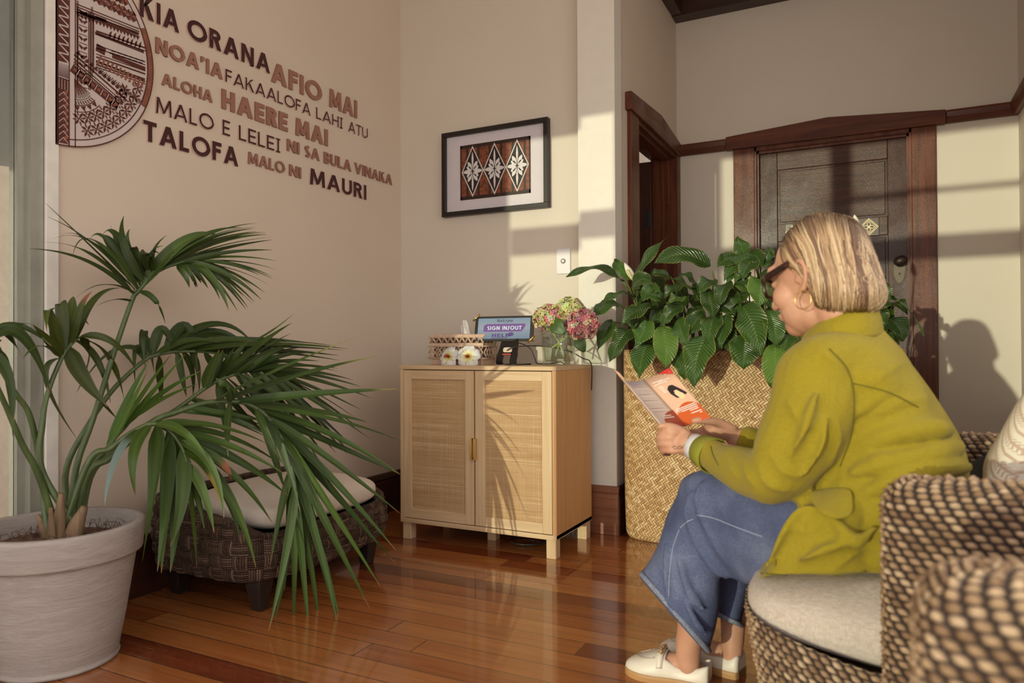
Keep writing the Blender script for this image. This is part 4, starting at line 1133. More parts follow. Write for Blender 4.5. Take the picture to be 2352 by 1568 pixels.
def dep(px, off=0.0):
    Y = 1.25 + .00115 * (px - 100) + off
    d = ray(px, 800.)
    lim = (XL + .035) / d[0] * d[1] if d[0] < 0 else 9
    return min(Y, lim)
CROP = {2: (0, 460, 960 / 2352), 3: (0, 928, 960 / 2352), 0: (0, 0, 1)}
def cp(c, p):
    o = CROP[c]; return (o[0] + p[0] * o[2], o[1] + p[1] * o[2])
def frond(c, stem, rach, leaves, off0, off1, w=.021, r=(.010, .004), stemc=None, seed=0, hue=(0, 0, 0), z0=None):
    """stem and midrib measured as points; leaves = (start, control, tip[, width, tip colour])"""
    rnd = random.Random(seed)
    S = [cp(stemc if stemc is not None else c, p) for p in stem] + [cp(c, p) for p in rach]
    n = len(S); P = []
    for i, (x, y) in enumerate(S):
        P.append(at(x, y, dep(x, off0 + (off1 - off0) * i / (n - 1))))
    P = np.array(P)
    # root the stem in the soil of the pot
    root = np.array([PC[0] + rnd.uniform(-.035, .05), PC[1] + rnd.uniform(-.03, .05), .335])
    P = np.vstack([root, P])
    rr = np.linspace(r[0], r[1], len(P)); rr[-1] = .002
    st = put('frond', tube(P, rr, 9, 46), M['pstem'], palm, True)
    Q = cat(P, 120)
    Qp = []
    for q in Q:
        d = CAM_M @ (q - CAM_P); Qp.append((1176 + FPX * d[0] / d[2], 784 + FPX * d[1] / d[2]))
    Qp = np.array(Qp)
    G = []
    more = []
    for a_, b_ in zip(leaves[:-1], leaves[1:]):       # leaflets between the measured ones
        if seed in (1, 5, 6) and math.dist(a_[0], b_[0]) < 130 and math.dist(a_[2], b_[2]) < 330 and math.dist(a_[1], b_[1]) < 330:
            k_ = rnd.uniform(.35, .65); f_ = lambda i: tuple(a_[i][q] * k_ + b_[i][q] * (1 - k_) + rnd.uniform(-14, 14) for q in (0, 1))
            more.append((f_(0), f_(1), f_(2), .85 * min(a_[3] if len(a_) > 3 else 1, b_[3] if len(b_) > 3 else 1)))
    for L in list(leaves) + more:
        s_, c_, t_ = cp(c, L[0]), cp(c, L[1]), cp(c, L[2])
        wm = w * .80 * (L[3] if len(L) > 3 else 1); tc = L[4] if len(L) > 4 else None
        k = int(np.argmin(((Qp - np.array(s_)) ** 2).sum(1)))
        A = Q[k]; offL = off1 + rnd.uniform(-.05, .05)
        Bc = at(c_[0], c_[1], dep(c_[0], offL)); Tp = at(t_[0], t_[1], dep(t_[0], offL + rnd.uniform(-.04, .06)))
        N = 15; pts = []
        for s in np.linspace(0, 1, N):
            pts.append(A * (1 - s) ** 2 + Bc * 2 * s * (1 - s) * 1.0 + Tp * s * s)
        pts = np.array(pts)
        pts = pts + 0
        T = np.gradient(pts, axis=0); T /= np.linalg.norm(T, axis=1)[:, None]
        nb = Vector((rnd.uniform(-.1, .7), -rnd.uniform(.3, .9), rnd.uniform(.2, .9))).normalized()
        base = np.array((.021, .037, .008)) * rnd.uniform(.7, 1.35) + np.array(hue) + np.array((.012, .016, .0)) * rnd.random()
        Vv = []; Cc = []; F = []
        for i, s in enumerate(np.linspace(0, 1, N)):
            lat = np.cross(T[i], np.array(nb)); lat /= np.linalg.norm(lat); up = np.cross(lat, T[i])
            ww = wm * .5 * (min(1, (s / .16)) ** .8 * .8 + .2) * (1 - max(0, (s - .25) / .75) ** 1.6) + .0006
            for q in (-1, -.5, 0, .5, 1):
                Vv.append(pts[i] + lat * ww * q - up * ww * .28 * (1 - abs(q)) * 1.0)
                cc = base * (1.0 + .25 * (abs(q) == 1))
                if q == 0: cc = base * 1.5
                if tc is not None:
                    f = max(0, min(1, (s - tc[0]) / .12)); cc = cc * (1 - f) + np.array(tc[1]) * f
                elif s > .93 and rnd.random() < .8: cc = np.array((.26, .11, .045))
                Cc.append(cc)
        for i in range(N - 1):
            for j in range(4):
                a = i * 5 + j; F.append((a, a + 1, a + 6, a + 5))
        G.append((np.array(Vv), F, {'col': np.array(Cc)}))
    put('leaflets', join(*G), M['pleaf'], st, True)
    return st
DEAD = (.30, .12, .07)
# tall frond against the lettering
frond(2, [(430, 1500), (520, 1240), (640, 860), (740, 570), (775, 515)], [(860, 420), (950, 370), (1060, 340), (1130, 342)], [
    ((735, 510), (520, 280), (165, 272), .8), ((745, 500), (520, 110), (298, 217), .7), ((760, 500), (520, 260), (255, 15), .35), ((760, 490), (470, 40), (410, 306), .9),
    ((780, 480), (640, 60), (576, 200), 1.5), ((790, 470), (600, 240), (575, 190), 1.5), ((800, 450), (640, 230), (697, 88), 1.5), ((830, 430), (720, 230), (765, 265), 2.0), ((850, 410), (800, 200), (860, 380), 2.2),
    ((865, 405), (820, 280), (938, 195), 1.2), ((850, 410), (800, 270), (920, 255), .5),
    ((735, 560), (650, 530), (538, 597), .8), ((790, 515), (890, 520), (930, 692), 1.1), ((765, 520), (560, 400), (420, 560), .9),
    ((790, 500), (1020, 130), (1230, 195), 2.3), ((800, 480), (1080, 150), (1447, 128), 1.3), ((820, 460), (1080, 190), (1425, 158), .9), ((880, 410), (1130, 190), (1492, 178), 1.4), ((900, 400), (1180, 200), (1500, 192), 1.0), ((920, 390), (1200, 260), (1532, 222), 1.1),
    ((950, 370), (1240, 280), (1556, 340), 1.2), ((970, 365), (1280, 300), (1533, 430), 1.1), ((1000, 355), (1270, 330), (1518, 478), 1.1), ((1030, 348), (1270, 360), (1472, 560), 1.1), ((1060, 345), (1250, 400), (1424, 585), 1.0), ((1080, 345), (1230, 400), (1386, 615), .9),
    ((1060, 345), (1230, 410), (1288, 622), 1.4), ((1030, 350), (1110, 390), (1172, 495), 1.1), ((1000, 355), (1050, 410), (1066, 492), 1.3), ((1045, 350), (1100, 400), (1132, 466), 1.0), ((1120, 345), (1230, 380), (1370, 540), .8), ((1125, 345), (1280, 330), (1460, 420), .8)],
    0.02, 0.0, .022, seed=1)
# short frond at the left with broad folded leaves
frond(2, [(240, 1530), (240, 1250), (270, 1080), (345, 890)], [(400, 810), (455, 765)], [
    ((345, 880), (250, 420), (262, 740), 1.9), ((350, 870), (300, 700), (290, 610), 2.1), ((360, 850), (330, 380), (345, 700), 2.2), ((380, 830), (400, 560), (410, 540), 2.4), ((395, 820), (400, 560), (500, 700), 1.8), ((400, 810), (440, 560), (520, 512), 1.6, (.6, (.20, .07, .03))),
    ((430, 790), (500, 470), (690, 495), 1.4), ((455, 765), (640, 720), (770, 960), 1.2), ((445, 775), (640, 790), (700, 1130), 1.5), ((420, 790), (570, 830), (622, 1140), 1.4), ((390, 830), (440, 1000), (605, 1160), 2.6), ((380, 840), (500, 1060), (660, 1230), 1.2),
    ((350, 890), (120, 900), (435, 1345), 1.8), ((330, 890), (230, 740), (130, 890), 1.2), ((450, 768), (560, 830), (430, 1080), 1.3), ((345, 880), (270, 780), (185, 700), 1.5)],
    -0.02, 0.0, .022, seed=2, hue=(.012, .008, 0))
# arching stems at the far left
frond(2, [(215, 1540), (130, 1380), (30, 1150), (-60, 950)], [(-90, 850), (-80, 760)], [((-80, 800), (130, 560), (285, 1090), 1.8), ((-85, 770), (60, 600), (290, 820), 1.2), ((-80, 780), (60, 780), (72, 1330), 1.7), ((-90, 850), (90, 880), (78, 1240), 1.3), ((-85, 800), (20, 640), (130, 895), 1.0)], -.03, -.03, .024, seed=3)
frond(2, [(235, 1540), (170, 1220), (90, 1090), (0, 945)], [(-60, 880), (-120, 850)], [((-60, 880), (-20, 650), (200, 700), 1.2), ((-80, 870), (-150, 700), (-200, 900), 1.2)], 0, 0.0, .022, seed=4)
# back frond reaching along the wall
frond(2, [(370, 1530), (500, 1260), (640, 1060), (800, 910)], [(880, 870), (1000, 850), (1150, 852), (1260, 870)], [
    ((810, 900), (790, 560), (862, 890), 1.4), ((810, 905), (740, 700), (760, 1030), 1.6), ((860, 875), (900, 560), (995, 890), 2.0), ((890, 865), (900, 1000), (910, 1130), 1.6), ((920, 860), (1080, 500), (1112, 970), 2.1), ((1000, 852), (1020, 980), (1050, 1105), 1.5), ((1060, 852), (1130, 900), (1120, 1080), 1.4),
    ((900, 860), (1220, 560), (1420, 800), 2.0), ((960, 855), (1230, 620), (1450, 920), 1.6), ((980, 852), (1280, 700), (1640, 862), 1.4), ((1000, 850), (1300, 740), (1770, 806), 1.3), ((1080, 850), (1420, 770), (1960, 835), 1.3), ((1150, 852), (1480, 820), (1905, 872), 1.2), ((1180, 855), (1500, 880), (1900, 960), 1.2),
    ((1200, 860), (1420, 880), (1780, 1020), 1.1), ((1240, 866), (1440, 960), (1700, 1140), 1.1), ((1150, 853), (1230, 960), (1290, 1130), 1.3), ((850, 880), (640, 700), (430, 1085), 1.2), ((870, 875), (1040, 740), (1230, 800), 1.6), ((1250, 868), (1480, 790), (1655, 635), .6)],
    .06, .10, .022, seed=5)
# dense frond in the middle
frond(2, [(520, 1530), (700, 1380), (850, 1260), (1000, 1170)], [(1150, 1060), (1260, 1000), (1400, 960), (1500, 960)], [
    ((1150, 1060), (1190, 930), (1235, 840), 2.2), ((1180, 1040), (1240, 900), (1260, 850), 2.2), ((1230, 1010), (1330, 850), (1400, 790), 2.0), ((1260, 1000), (1440, 800), (1645, 688), 1.8), ((1300, 990), (1480, 840), (1660, 810), 1.5), ((1330, 980), (1560, 850), (1720, 860), 1.5), ((1360, 970), (1600, 900), (1900, 945), 1.3),
    ((1400, 960), (1640, 920), (1990, 1010), 1.2), ((1450, 960), (1700, 960), (2090, 1112), 1.2), ((1470, 960), (1700, 1010), (2010, 1230), 1.1), ((1500, 960), (1720, 1080), (2080, 1340), 1.1), ((1490, 960), (1680, 1100), (1980, 1430), 1.1), ((1440, 965), (1620, 1100), (1890, 1420), 1.1), ((1400, 970), (1560, 1100), (1820, 1500), 1.2),
    ((1350, 980), (1470, 1100), (1650, 1330), 1.3), ((1280, 1000), (1420, 1120), (1800, 1500), 1.3, (.75, DEAD)), ((1230, 1020), (1340, 1200), (1520, 1330), 1.2), ((1080, 1120), (1260, 1160), (1510, 1310), 1.2), ((1040, 1140), (1240, 1200), (1500, 1330), 1.0), ((1020, 1160), (1300, 1160), (1470, 1240), 1.2), ((1210, 1000), (1260, 1180), (1280, 1390), 1.5),
    ((1300, 985), (1520, 1000), (1720, 1180), 1.2), ((1330, 980), (1560, 1060), (1850, 1280), 1.2), ((1380, 965), (1500, 860), (1600, 830), 1.3)],
    .03, .04, .022, seed=6)
# young upright leaves, bright green
frond(2, [(500, 1520), (600, 1400), (650, 1330)], [(700, 1280), (760, 1210)], [((610, 1390), (700, 1120), (840, 900), 1.5), ((640, 1350), (720, 1180), (830, 960), 1.3), ((650, 1330), (810, 1060), (965, 862), 1.5), ((680, 1300), (840, 1090), (1040, 868), 1.3), ((700, 1280), (860, 1080), (1135, 958), 1.4), ((740, 1230), (900, 1100), (1120, 1030), 1.2), ((600, 1400), (650, 1270), (720, 1150), 1.2)],
    -.02, 0, .021, seed=7, hue=(.02, .05, 0))
# big frond spreading out to the right
frond(2, [(500, 1530), (620, 1450), (850, 1250), (1000, 1190), (1150, 1140), (1300, 1130)], [(1400, 1145), (1480, 1195), (1560, 1290), (1620, 1400), (1650, 1530), (1670, 1640)], [
    ((1180, 1135), (1500, 960), (2010, 768), 1.7, (.72, (.22, .22, .06))), ((1250, 1132), (1600, 980), (2128, 873), 1.7, (.8, (.22, .20, .06))), ((1320, 1130), (1700, 1080), (2238, 1060), 1.6, (.85, (.26, .20, .07))), ((1380, 1140), (1800, 1170), (2080, 1250), 1.5), ((1420, 1155), (1900, 1200), (2268, 1360), 1.3),
    ((1450, 1175), (1850, 1260), (2258, 1545), 1.5), ((1480, 1195), (1800, 1330), (2262, 1545), 1.4), ((1500, 1220), (1800, 1390), (2250, 1760), 1.5), ((1520, 1240), (1820, 1480), (2230, 1970), 1.5), ((1540, 1270), (1800, 1540), (2222, 2040), 1.5), ((1560, 1290), (1800, 1620), (2145, 2180), 1.6),
    ((1590, 1340), (1780, 1700), (2078, 2290), 1.6), ((1610, 1390), (1780, 1800), (1920, 2400), 1.5), ((1625, 1430), (1800, 1900), (1900, 2395), 1.5), ((1640, 1500), (1740, 1900), (1805, 2465), 1.3), ((1650, 1540), (1700, 2000), (1742, 2475), 1.3), ((1655, 1560), (1660, 2000), (1652, 2480), 1.2),
    ((1660, 1600), (1640, 1900), (1512, 2420), 1.5), ((1650, 1560), (1640, 2000), (1540, 2390), 1.3), ((1640, 1520), (1600, 1600), (1520, 2050), 1.6), ((1630, 1450), (1640, 1800), (1600, 2200), 1.4), ((1480, 1195), (1530, 1400), (1600, 1620), 1.7), ((1520, 1240), (1600, 1400), (1690, 1750), 1.3),
    ((1440, 1165), (1500, 1330), (1590, 1480), 1.2), ((1000, 1190), (1240, 1160), (1520, 1330), 1.2), ((1060, 1170), (1300, 1200), (1540, 1250), 1.1), ((1300, 1130), (1280, 1050), (1215, 1000), 1.8), ((1290, 1130), (1270, 1300), (1285, 1440), 1.3)],
    -.03, -.14, .023, seed=8, r=(.011, .005), hue=(.008, .016, .004))
# low frond drooping in front of the pot and the bench
frond(3, [(500, 320), (620, 250), (740, 160), (860, 110)], [(950, 150), (1010, 220), (1045, 300), (1060, 400)], [
    ((880, 120), (880, 380), (800, 890), 2.8, (.97, DEAD)), ((945, 150), (960, 480), (885, 940), 2.4), ((960, 165), (930, 520), (908, 950), 2.0), ((990, 190), (1010, 600), (958, 945), 2.2), ((1020, 250), (1060, 520), (960, 800), 2.2), ((1050, 320), (1090, 600), (1108, 925), 1.2), ((1060, 400), (1130, 560), (1172, 868), 1.3),
    ((1050, 330), (1160, 460), (1205, 722), 1.5), ((1030, 260), (1190, 300), (1245, 560), 1.6, (.55, (.30, .22, .03))), ((1010, 220), (1300, 300), (1300, 430), 1.6, (.55, DEAD)), ((1000, 205), (1330, 420), (1440, 920), 1.7), ((985, 190), (1280, 380), (1358, 790), 1.4), ((970, 170), (1330, 330), (1530, 665), 1.5), ((960, 160), (1330, 260), (1622, 515), 1.5),
    ((940, 145), (1280, 180), (1600, 392), 1.3), ((920, 135), (1260, 110), (1565, 328), 1.2), ((900, 125), (1180, 60), (1500, 220), 1.1), ((870, 115), (1100, 60), (1290, 160), 1.3), ((850, 115), (700, 220), (762, 510), 1.8), ((800, 135), (620, 240), (588, 570), 1.4, (.2, (.16, .22, .20))), ((1000, 200), (1240, 260), (1260, 640), 1.3), ((1060, 380), (1120, 500), (1150, 700), 1.2), ((860, 110), (1040, 90), (1180, 330), 1.4)],
    -.06, -.16, .024, stemc=3, seed=9, hue=(.010, .022, 0))
# cut-back dry sheaths at the crown
for (x, y, h, dx, dy, r_) in ((-2.06, 1.25, .14, .012, .0, .020), (-2.035, 1.27, .10, .03, .02, .026), (-2.085, 1.235, .08, -.03, -.01, .014), (-2.05, 1.225, .11, .02, -.015, .012)):
    put('dry_sheath', tube([(x, y, .33), (x + dx * .4, y + dy * .4, .33 + h * .5), (x + dx, y + dy, .33 + h)], [r_, r_ * .8, r_ * .35], 9, 8), M['sheath'], palm, True)

# ------------------------------------------------------------------ woven bench along the left wall
t = NT('braided_seagrass_bands'); tc_ = t.new('ShaderNodeUVMap'); u, v_, _ = t.sep(tc_.outputs[0])
C_ = .046
cu = t.math('DIVIDE', u, C_); cv = t.math('DIVIDE', v_, C_)
par = t.math('MODULO', t.math('ADD', t.math('FLOOR', cu), t.math('ADD', t.math('FLOOR', cv), 100.0)), 2.0)
across = t.math('ADD', t.math('MULTIPLY', par, t.math('FRACT', cv)), t.math('MULTIPLY', t.math('SUBTRACT', 1.0, par), t.math('FRACT', cu)))
along = t.math('ADD', t.math('MULTIPLY', par, u), t.math('MULTIPLY', t.math('SUBTRACT', 1.0, par), v_))
rp = t.math('MULTIPLY', across, 6.0); rf = t.math('SUBTRACT', t.math('FRACT', rp), .5)
ropeh = t.math('SUBTRACT', 1.0, t.math('MULTIPLY', t.math('MULTIPLY', rf, rf), 4.0))
tw = t.math('SINE', t.math('ADD', t.math('MULTIPLY', along, 900.0), t.math('MULTIPLY', rf, 7.0)))
h = t.math('ADD', ropeh, t.math('MULTIPLY', tw, .22))
cell = t.white(t.comb(t.math('FLOOR', cu), t.math('FLOOR', cv), 1.0))
strand = t.white(t.comb(t.math('FLOOR', t.math('MULTIPLY', across, 6.0)), t.math('FLOOR', cu), t.math('FLOOR', cv)))
nn_ = t.noise(t.comb(t.math('MULTIPLY', u, 300.0), t.math('MULTIPLY', v_, 300.0), 0.0), 1.0, 3, .7)
f = t.math('ADD', t.math('ADD', t.math('MULTIPLY', strand, .35), t.math('MULTIPLY', cell, .2)), t.math('MULTIPLY', nn_, .5))
c = t.ramp(f, [(.25, (.055, .030, .022)), (.5, (.13, .075, .052)), (.72, (.27, .175, .12)), (.9, (.42, .31, .22))])
c = t.mix(t.range(h, -.1, .6, .0, 1.0), (.035, .018, .012), c)
t.base(c); t.rough(.65); t.spec(.3); t.bump(h, 1.0, .008); M['seagrass'] = t.m
M['darkleg'] = plain('near_black_wood', (.022, .014, .012), .4, bump=.05)
by0_, by1_, bxa, bxb = 1.70, 2.48, -2.325, -1.800
bcx, bcy = (bxa + bxb) / 2, (by0_ + by1_) / 2
bench = thing('woven_bench', (bcx, bcy, 0), 'low woven bench of dark braided bands on dark legs along the left wall', 'bench')
hx_, hy_ = (bxb - bxa) / 2, (by1_ - by0_) / 2
NP = 380
per = ering((0, 0, 0), (hx_, 0, 0), (0, hy_, 0), 2000, 5.5)
dl = np.linalg.norm(np.diff(np.vstack([per, per[:1]]), axis=0), axis=1); cl = np.concatenate([[0], np.cumsum(dl)]); LT = cl[-1]
us = np.linspace(0, LT, NP + 1)[:-1]
px_ = np.interp(us, cl, np.append(per[:, 0], per[0, 0])); py_ = np.interp(us, cl, np.append(per[:, 1], per[0, 1]))
sc_ = round(LT / .092) * .092 / LT
NV = 46
V = []; UV = []
def ztop(x, y):
    e = abs(y) / hy_
    front = max(0, min(1, (x / hx_ + 1) / 2))
    base = .365 * (1 - front) + .252 * front
    return base + .030 * max(0, (e - .80) / .2) * front + .012 * (y < 0) * max(0, (e - .7) / .3)
for j in range(NV + 1):
    s = j / NV
    for i in range(NP):
        x, y = px_[i], py_[i]
        zt = ztop(x, y); zb = .105 - .012 * math.cos(y / hy_ * 1.2) + .01 * (abs(y) / hy_)
        L = zt - zb; nx, ny = np.sign(x) * (abs(x) / hx_) ** 4, np.sign(y) * (abs(y) / hy_) ** 4
        nl = math.hypot(nx, ny) + 1e-6; nx /= nl; ny /= nl
        # side then roll over the rim to the inside
        ss = s * (L + .075)
        if ss < L - .02:
            q = ss / L; out = .020 * math.sin(q * math.pi) - .004; z = zb + ss; o = out
        else:
            a = min(math.pi, (ss - (L - .02)) / .030); o = .004 - .022 * (1 - math.cos(a)); z = zt - .02 + .022 * math.sin(a)
            if a >= math.pi: z -= (ss - (L - .02) - .030 * math.pi); o = .004 - .044
        u_, v2 = us[i] * sc_, ss
        k1, k2 = math.floor(u_ / C_) if False else int(u_ // .046), int(v2 // .046)
        pr_ = (k1 + k2) % 2; fu, fv = (u_ / .046) % 1, (v2 / .046) % 1
        hh_ = (math.sin(math.pi * fu) ** .5 * (.35 + .65 * (1 - abs(fv - .5)))) if pr_ else (math.sin(math.pi * fv) ** .5 * (.35 + .65 * (1 - abs(fu - .5))))
        o += .013 * hh_ - .005
        V.append((bcx + x + nx * o, bcy + y + ny * o, z)); UV.append((u_, v2))
F = []
for j in range(NV):
    for i in range(NP):
        i2 = (i + 1) % NP
        F.append((j * NP + i, j * NP + i2, (j + 1) * NP + i2, (j + 1) * NP + i))
put('woven_base', (np.array(V), F, {'uv': np.array(UV)}), M['seagrass'], bench, True)
put('seat_board', loft([ering((bcx, bcy, z), (hx_ - .03, 0, 0), (0, hy_ - .03, 0), 60, 5.5) for z in (.10, .215)]), M['darkleg'], bench)
for lx, ly, sx_, sy_ in ((-1.862, 1.80, 1, -1), (-1.875, 2.38, 1, 1), (-2.25, 1.80, -1, -1), (-2.25, 2.38, -1, 1)):
    rings = [np.array([(lx + (dx * a + (.03 * (1 - a)) * sx_ * .3), ly + dy * a + sy_ * off, z) for dx, dy in ((-.034, -.034), (.034, -.034), (.034, .034), (-.034, .034))]) for z, a, off in ((.118, 1.05, 0), (.08, .92, .004), (.04, .74, .004), (.0, .60, 0))]
    bevel(fix_normals(put('leg', loft(rings), M['darkleg'], bench)), .004)
# linen cushion lying on the bench
def pillow(c, hx, hy, hz, p=5.0, n=64, m=22, crown=0.0, mat=None, name='cushion', M4=None, q=3.2, wob=.003, seed=0, **kw):
    rings = []
    for j in range(1, m):
        a = -math.pi / 2 + math.pi * j / m
        s = abs(math.cos(a)) ** (2 / q); z = math.copysign(abs(math.sin(a)) ** (2 / q), a)
        rg_ = ering((0, 0, 0), (hx * s, 0, 0), (0, hy * s, 0), n, p)
        rr_ = np.sqrt((rg_[:, 0] / hx) ** 2 + (rg_[:, 1] / hy) ** 2)
        zz = hz * z + crown * (z > 0) * (1 - rr_ ** 2).clip(0, 1) * z
        rg_[:, 2] = zz + np.array([noise.noise(Vector((x * 9 + seed, y * 9, z * 3))) * wob for x, y, _ in rg_])
        rings.append(rg_)
    V, F = loft(rings)
    V = np.array(V)
    if M4 is not None: V = V @ np.array(M4)[:3, :3].T
    V = V + np.array(c)
    return put(name, (V, F), mat, None, True, **kw)
def weave(name, a, b, sc=600.0, bump=.4):
    t = NT(name); x, y, z = t.sep(t.coord())
    w1 = t.math('SINE', t.math('MULTIPLY', t.math('ADD', x, z), sc * 2)); w2 = t.math('SINE', t.math('MULTIPLY', t.math('ADD', y, t.math('MULTIPLY', z, .7)), sc * 2))
    v = t.coord(); n = t.noise(t.coord('Object', (60, 60, 400)), 1.5, 3); n2 = t.noise(t.coord('Object', (400, 400, 60)), 1.5, 3)
    t.base(t.ramp(t.math('ADD', t.math('MULTIPLY', n, .5), t.math('MULTIPLY', n2, .5)), [(.38, a), (.62, b)])); t.rough(.85); t.spec(.15)
    t.b.inputs['Sheen Weight'].default_value = .1
    t.bump(t.math('ADD', t.math('MULTIPLY', w1, w2), t.math('ADD', n, n2)), bump, .001); return t.m
M['linen'] = weave('cream_linen', (.66, .56, .47), (.76, .67, .58))
pillow((-2.045, 2.115, .300), .232, .318, .062, 6, crown=.022, mat=M['linen'], name='bench_cushion', label='cream linen seat cushion lying on the woven bench', cat='cushion')
# ------------------------------------------------------------------ tall woven basket with peace lilies
t = NT('woven_pandanus'); u0 = t.new('ShaderNodeUVMap'); u, v_, _ = t.sep(u0.outputs[0])
wob = t.noise(t.comb(t.math('MULTIPLY', u, 7.0), t.math('MULTIPLY', v_, 7.0), 0.0), 1.0, 2)
u = t.math('ADD', u, t.math('MULTIPLY', wob, .02)); v_ = t.math('ADD', v_, t.math('MULTIPLY', wob, .015))
C2 = .0105
a = t.math('DIVIDE', t.math('ADD', t.math('MULTIPLY', u, .80), t.math('MULTIPLY', v_, .60)), C2); b = t.math('DIVIDE', t.math('SUBTRACT', t.math('MULTIPLY', v_, .80), t.math('MULTIPLY', u, .60)), C2)
fa, fb = t.math('FLOOR', a), t.math('FLOOR', b)
par = t.math('LESS_THAN', t.math('MODULO', t.math('ADD', fa, t.math('ADD', fb, 4000.0)), 4.0), 1.5)
tri = lambda q: t.math('SUBTRACT', 1.0, t.math('POWER', t.math('ABSOLUTE', t.math('SUBTRACT', t.math('MULTIPLY', t.math('FRACT', q), 2.0), 1.0)), 3.0))
hgt = t.math('ADD', t.math('MULTIPLY', par, tri(b)), t.math('MULTIPLY', t.math('SUBTRACT', 1.0, par), tri(a)))
sid = t.math('ADD', t.math('MULTIPLY', par, fb), t.math('MULTIPLY', t.math('SUBTRACT', 1.0, par), t.math('ADD', fa, 500.0)))
s1 = t.white(t.comb(sid, par, 2.0)); s2 = t.white(t.comb(fa, fb, 7.0))
f = t.math('ADD', t.math('MULTIPLY', s1, .55), t.math('ADD', t.math('MULTIPLY', s2, .35), t.math('MULTIPLY', par, .12)))
c = t.ramp(f, [(.1, (.36, .19, .07)), (.4, (.52, .31, .13)), (.7, (.66, .44, .21)), (.95, (.78, .58, .33))])
c = t.mix(t.range(hgt, 0.0, .5, 0.0, 1.0), (.20, .09, .03), c)
t.base(c); t.rough(.42); t.spec(.4)
t.bump(t.math('ADD', hgt, t.math('MULTIPLY', par, .35)), .9, .004); M['pandanus'] = t.m
KX0, KX1, KY0, KY1, KZ = -1.058, .09, 3.175, 3.545, .835
kcx, kcy, khx, khy = (KX0 + KX1) / 2, (KY0 + KY1) / 2, (KX1 - KX0) / 2, (KY1 - KY0) / 2
basket = thing('woven_basket', (kcx, kcy, 0), 'tall wide woven straw basket full of peace lilies before the dark door', 'basket')
per = ering((0, 0, 0), (khx, 0, 0), (0, khy, 0), 1600, 7)
cl = np.concatenate([[0], np.cumsum(np.linalg.norm(np.diff(np.vstack([per, per[:1]]), axis=0), axis=1))]); LT = cl[-1]
NP, V, UV = 260, [], []
us = np.linspace(0, LT, NP + 1)[:-1]
pxs = np.interp(us, cl, np.append(per[:, 0], per[0, 0])); pys = np.interp(us, cl, np.append(per[:, 1], per[0, 1]))
vs_ = list(np.linspace(0, .05, 6)) + list(np.linspace(.08, .86, 40)) + [.872, .882, .892, .91, .94]
for vv in vs_:
    for i in range(NP):
        x, y = pxs[i], pys[i]
        if vv < .06: k = .955 + .045 * math.sin(min(1, vv / .06) * math.pi / 2); z = .001 + .05 * (1 - math.cos(min(1, vv / .06) * math.pi / 2))
        else: k = 1 + .012 * math.sin((vv - .06) * 3.6); z = .051 + (vv - .06)
        if vv > .87: k -= .012 * min(1, (vv - .87) / .02); z = .051 + .81 - max(0, vv - .885)
        nz = noise.noise(Vector((x * 3, y * 3, z * 3))) * .008
        e = .018 * math.sin(x * 9 + 1) * (z > .4) * (z - .4)
        V.append((kcx + x * (k + nz), kcy + y * (k + nz * 1.5) - e * (y < 0), z)); UV.append((us[i], vv))
F = [(j * NP + i, j * NP + (i + 1) % NP, (j + 1) * NP + (i + 1) % NP, (j + 1) * NP + i) for j in range(len(vs_) - 1) for i in range(NP)]
F.append(tuple(range(NP))[::-1])
put('basket_body', (np.array(V), F, {'uv': np.array(UV)}), M['pandanus'], basket, True)
lily = thing('peace_lily', (kcx, kcy, .76), 'leafy green peace lilies growing out of the tall woven basket', 'plant')
put('soil', loft([ering((kcx, kcy, z), (khx * .93, 0, 0), (0, khy * .9, 0), 60, 7) for z in (.755, .775)]), M['soil'], lily)
t = NT('peace_lily_leaf'); um = t.new('ShaderNodeUVMap'); s_, q_, _ = t.sep(um.outputs[0])
vein = t.math('SINE', t.math('MULTIPLY', t.math('SUBTRACT', s_, t.math('MULTIPLY', t.math('ABSOLUTE', q_), .20)), 95.0))
mid = t.range(t.math('ABSOLUTE', q_), .0, .07, 1.0, 0.0)
c = t.mix(t.range(vein, .3, 1.0, 0.0, .45), t.attr(), t.mix(.4, t.attr(), (.16, .24, .05)))
c = t.mix(t.math('MULTIPLY', mid, .5), c, (.16, .24, .06))
edge = t.range(t.math('ABSOLUTE', q_), .90, .99, 0.0, .6)
c = t.mix(edge, c, (.30, .26, .05))
t.base(c); t.rough(.28); t.spec(.5); t.bump(vein, .55, .004); M['lleaf'] = t.m
M['lstem'] = plain('lily_stem', (.16, .24, .05), .4)
t = NT('white_spathe'); t.base((.78, .76, .62)); t.rough(.5); M['spathe'] = t.m
LC = lambda p: (1280 + p[0] * 960 / 2352, 480 + p[1] * 960 / 2352)
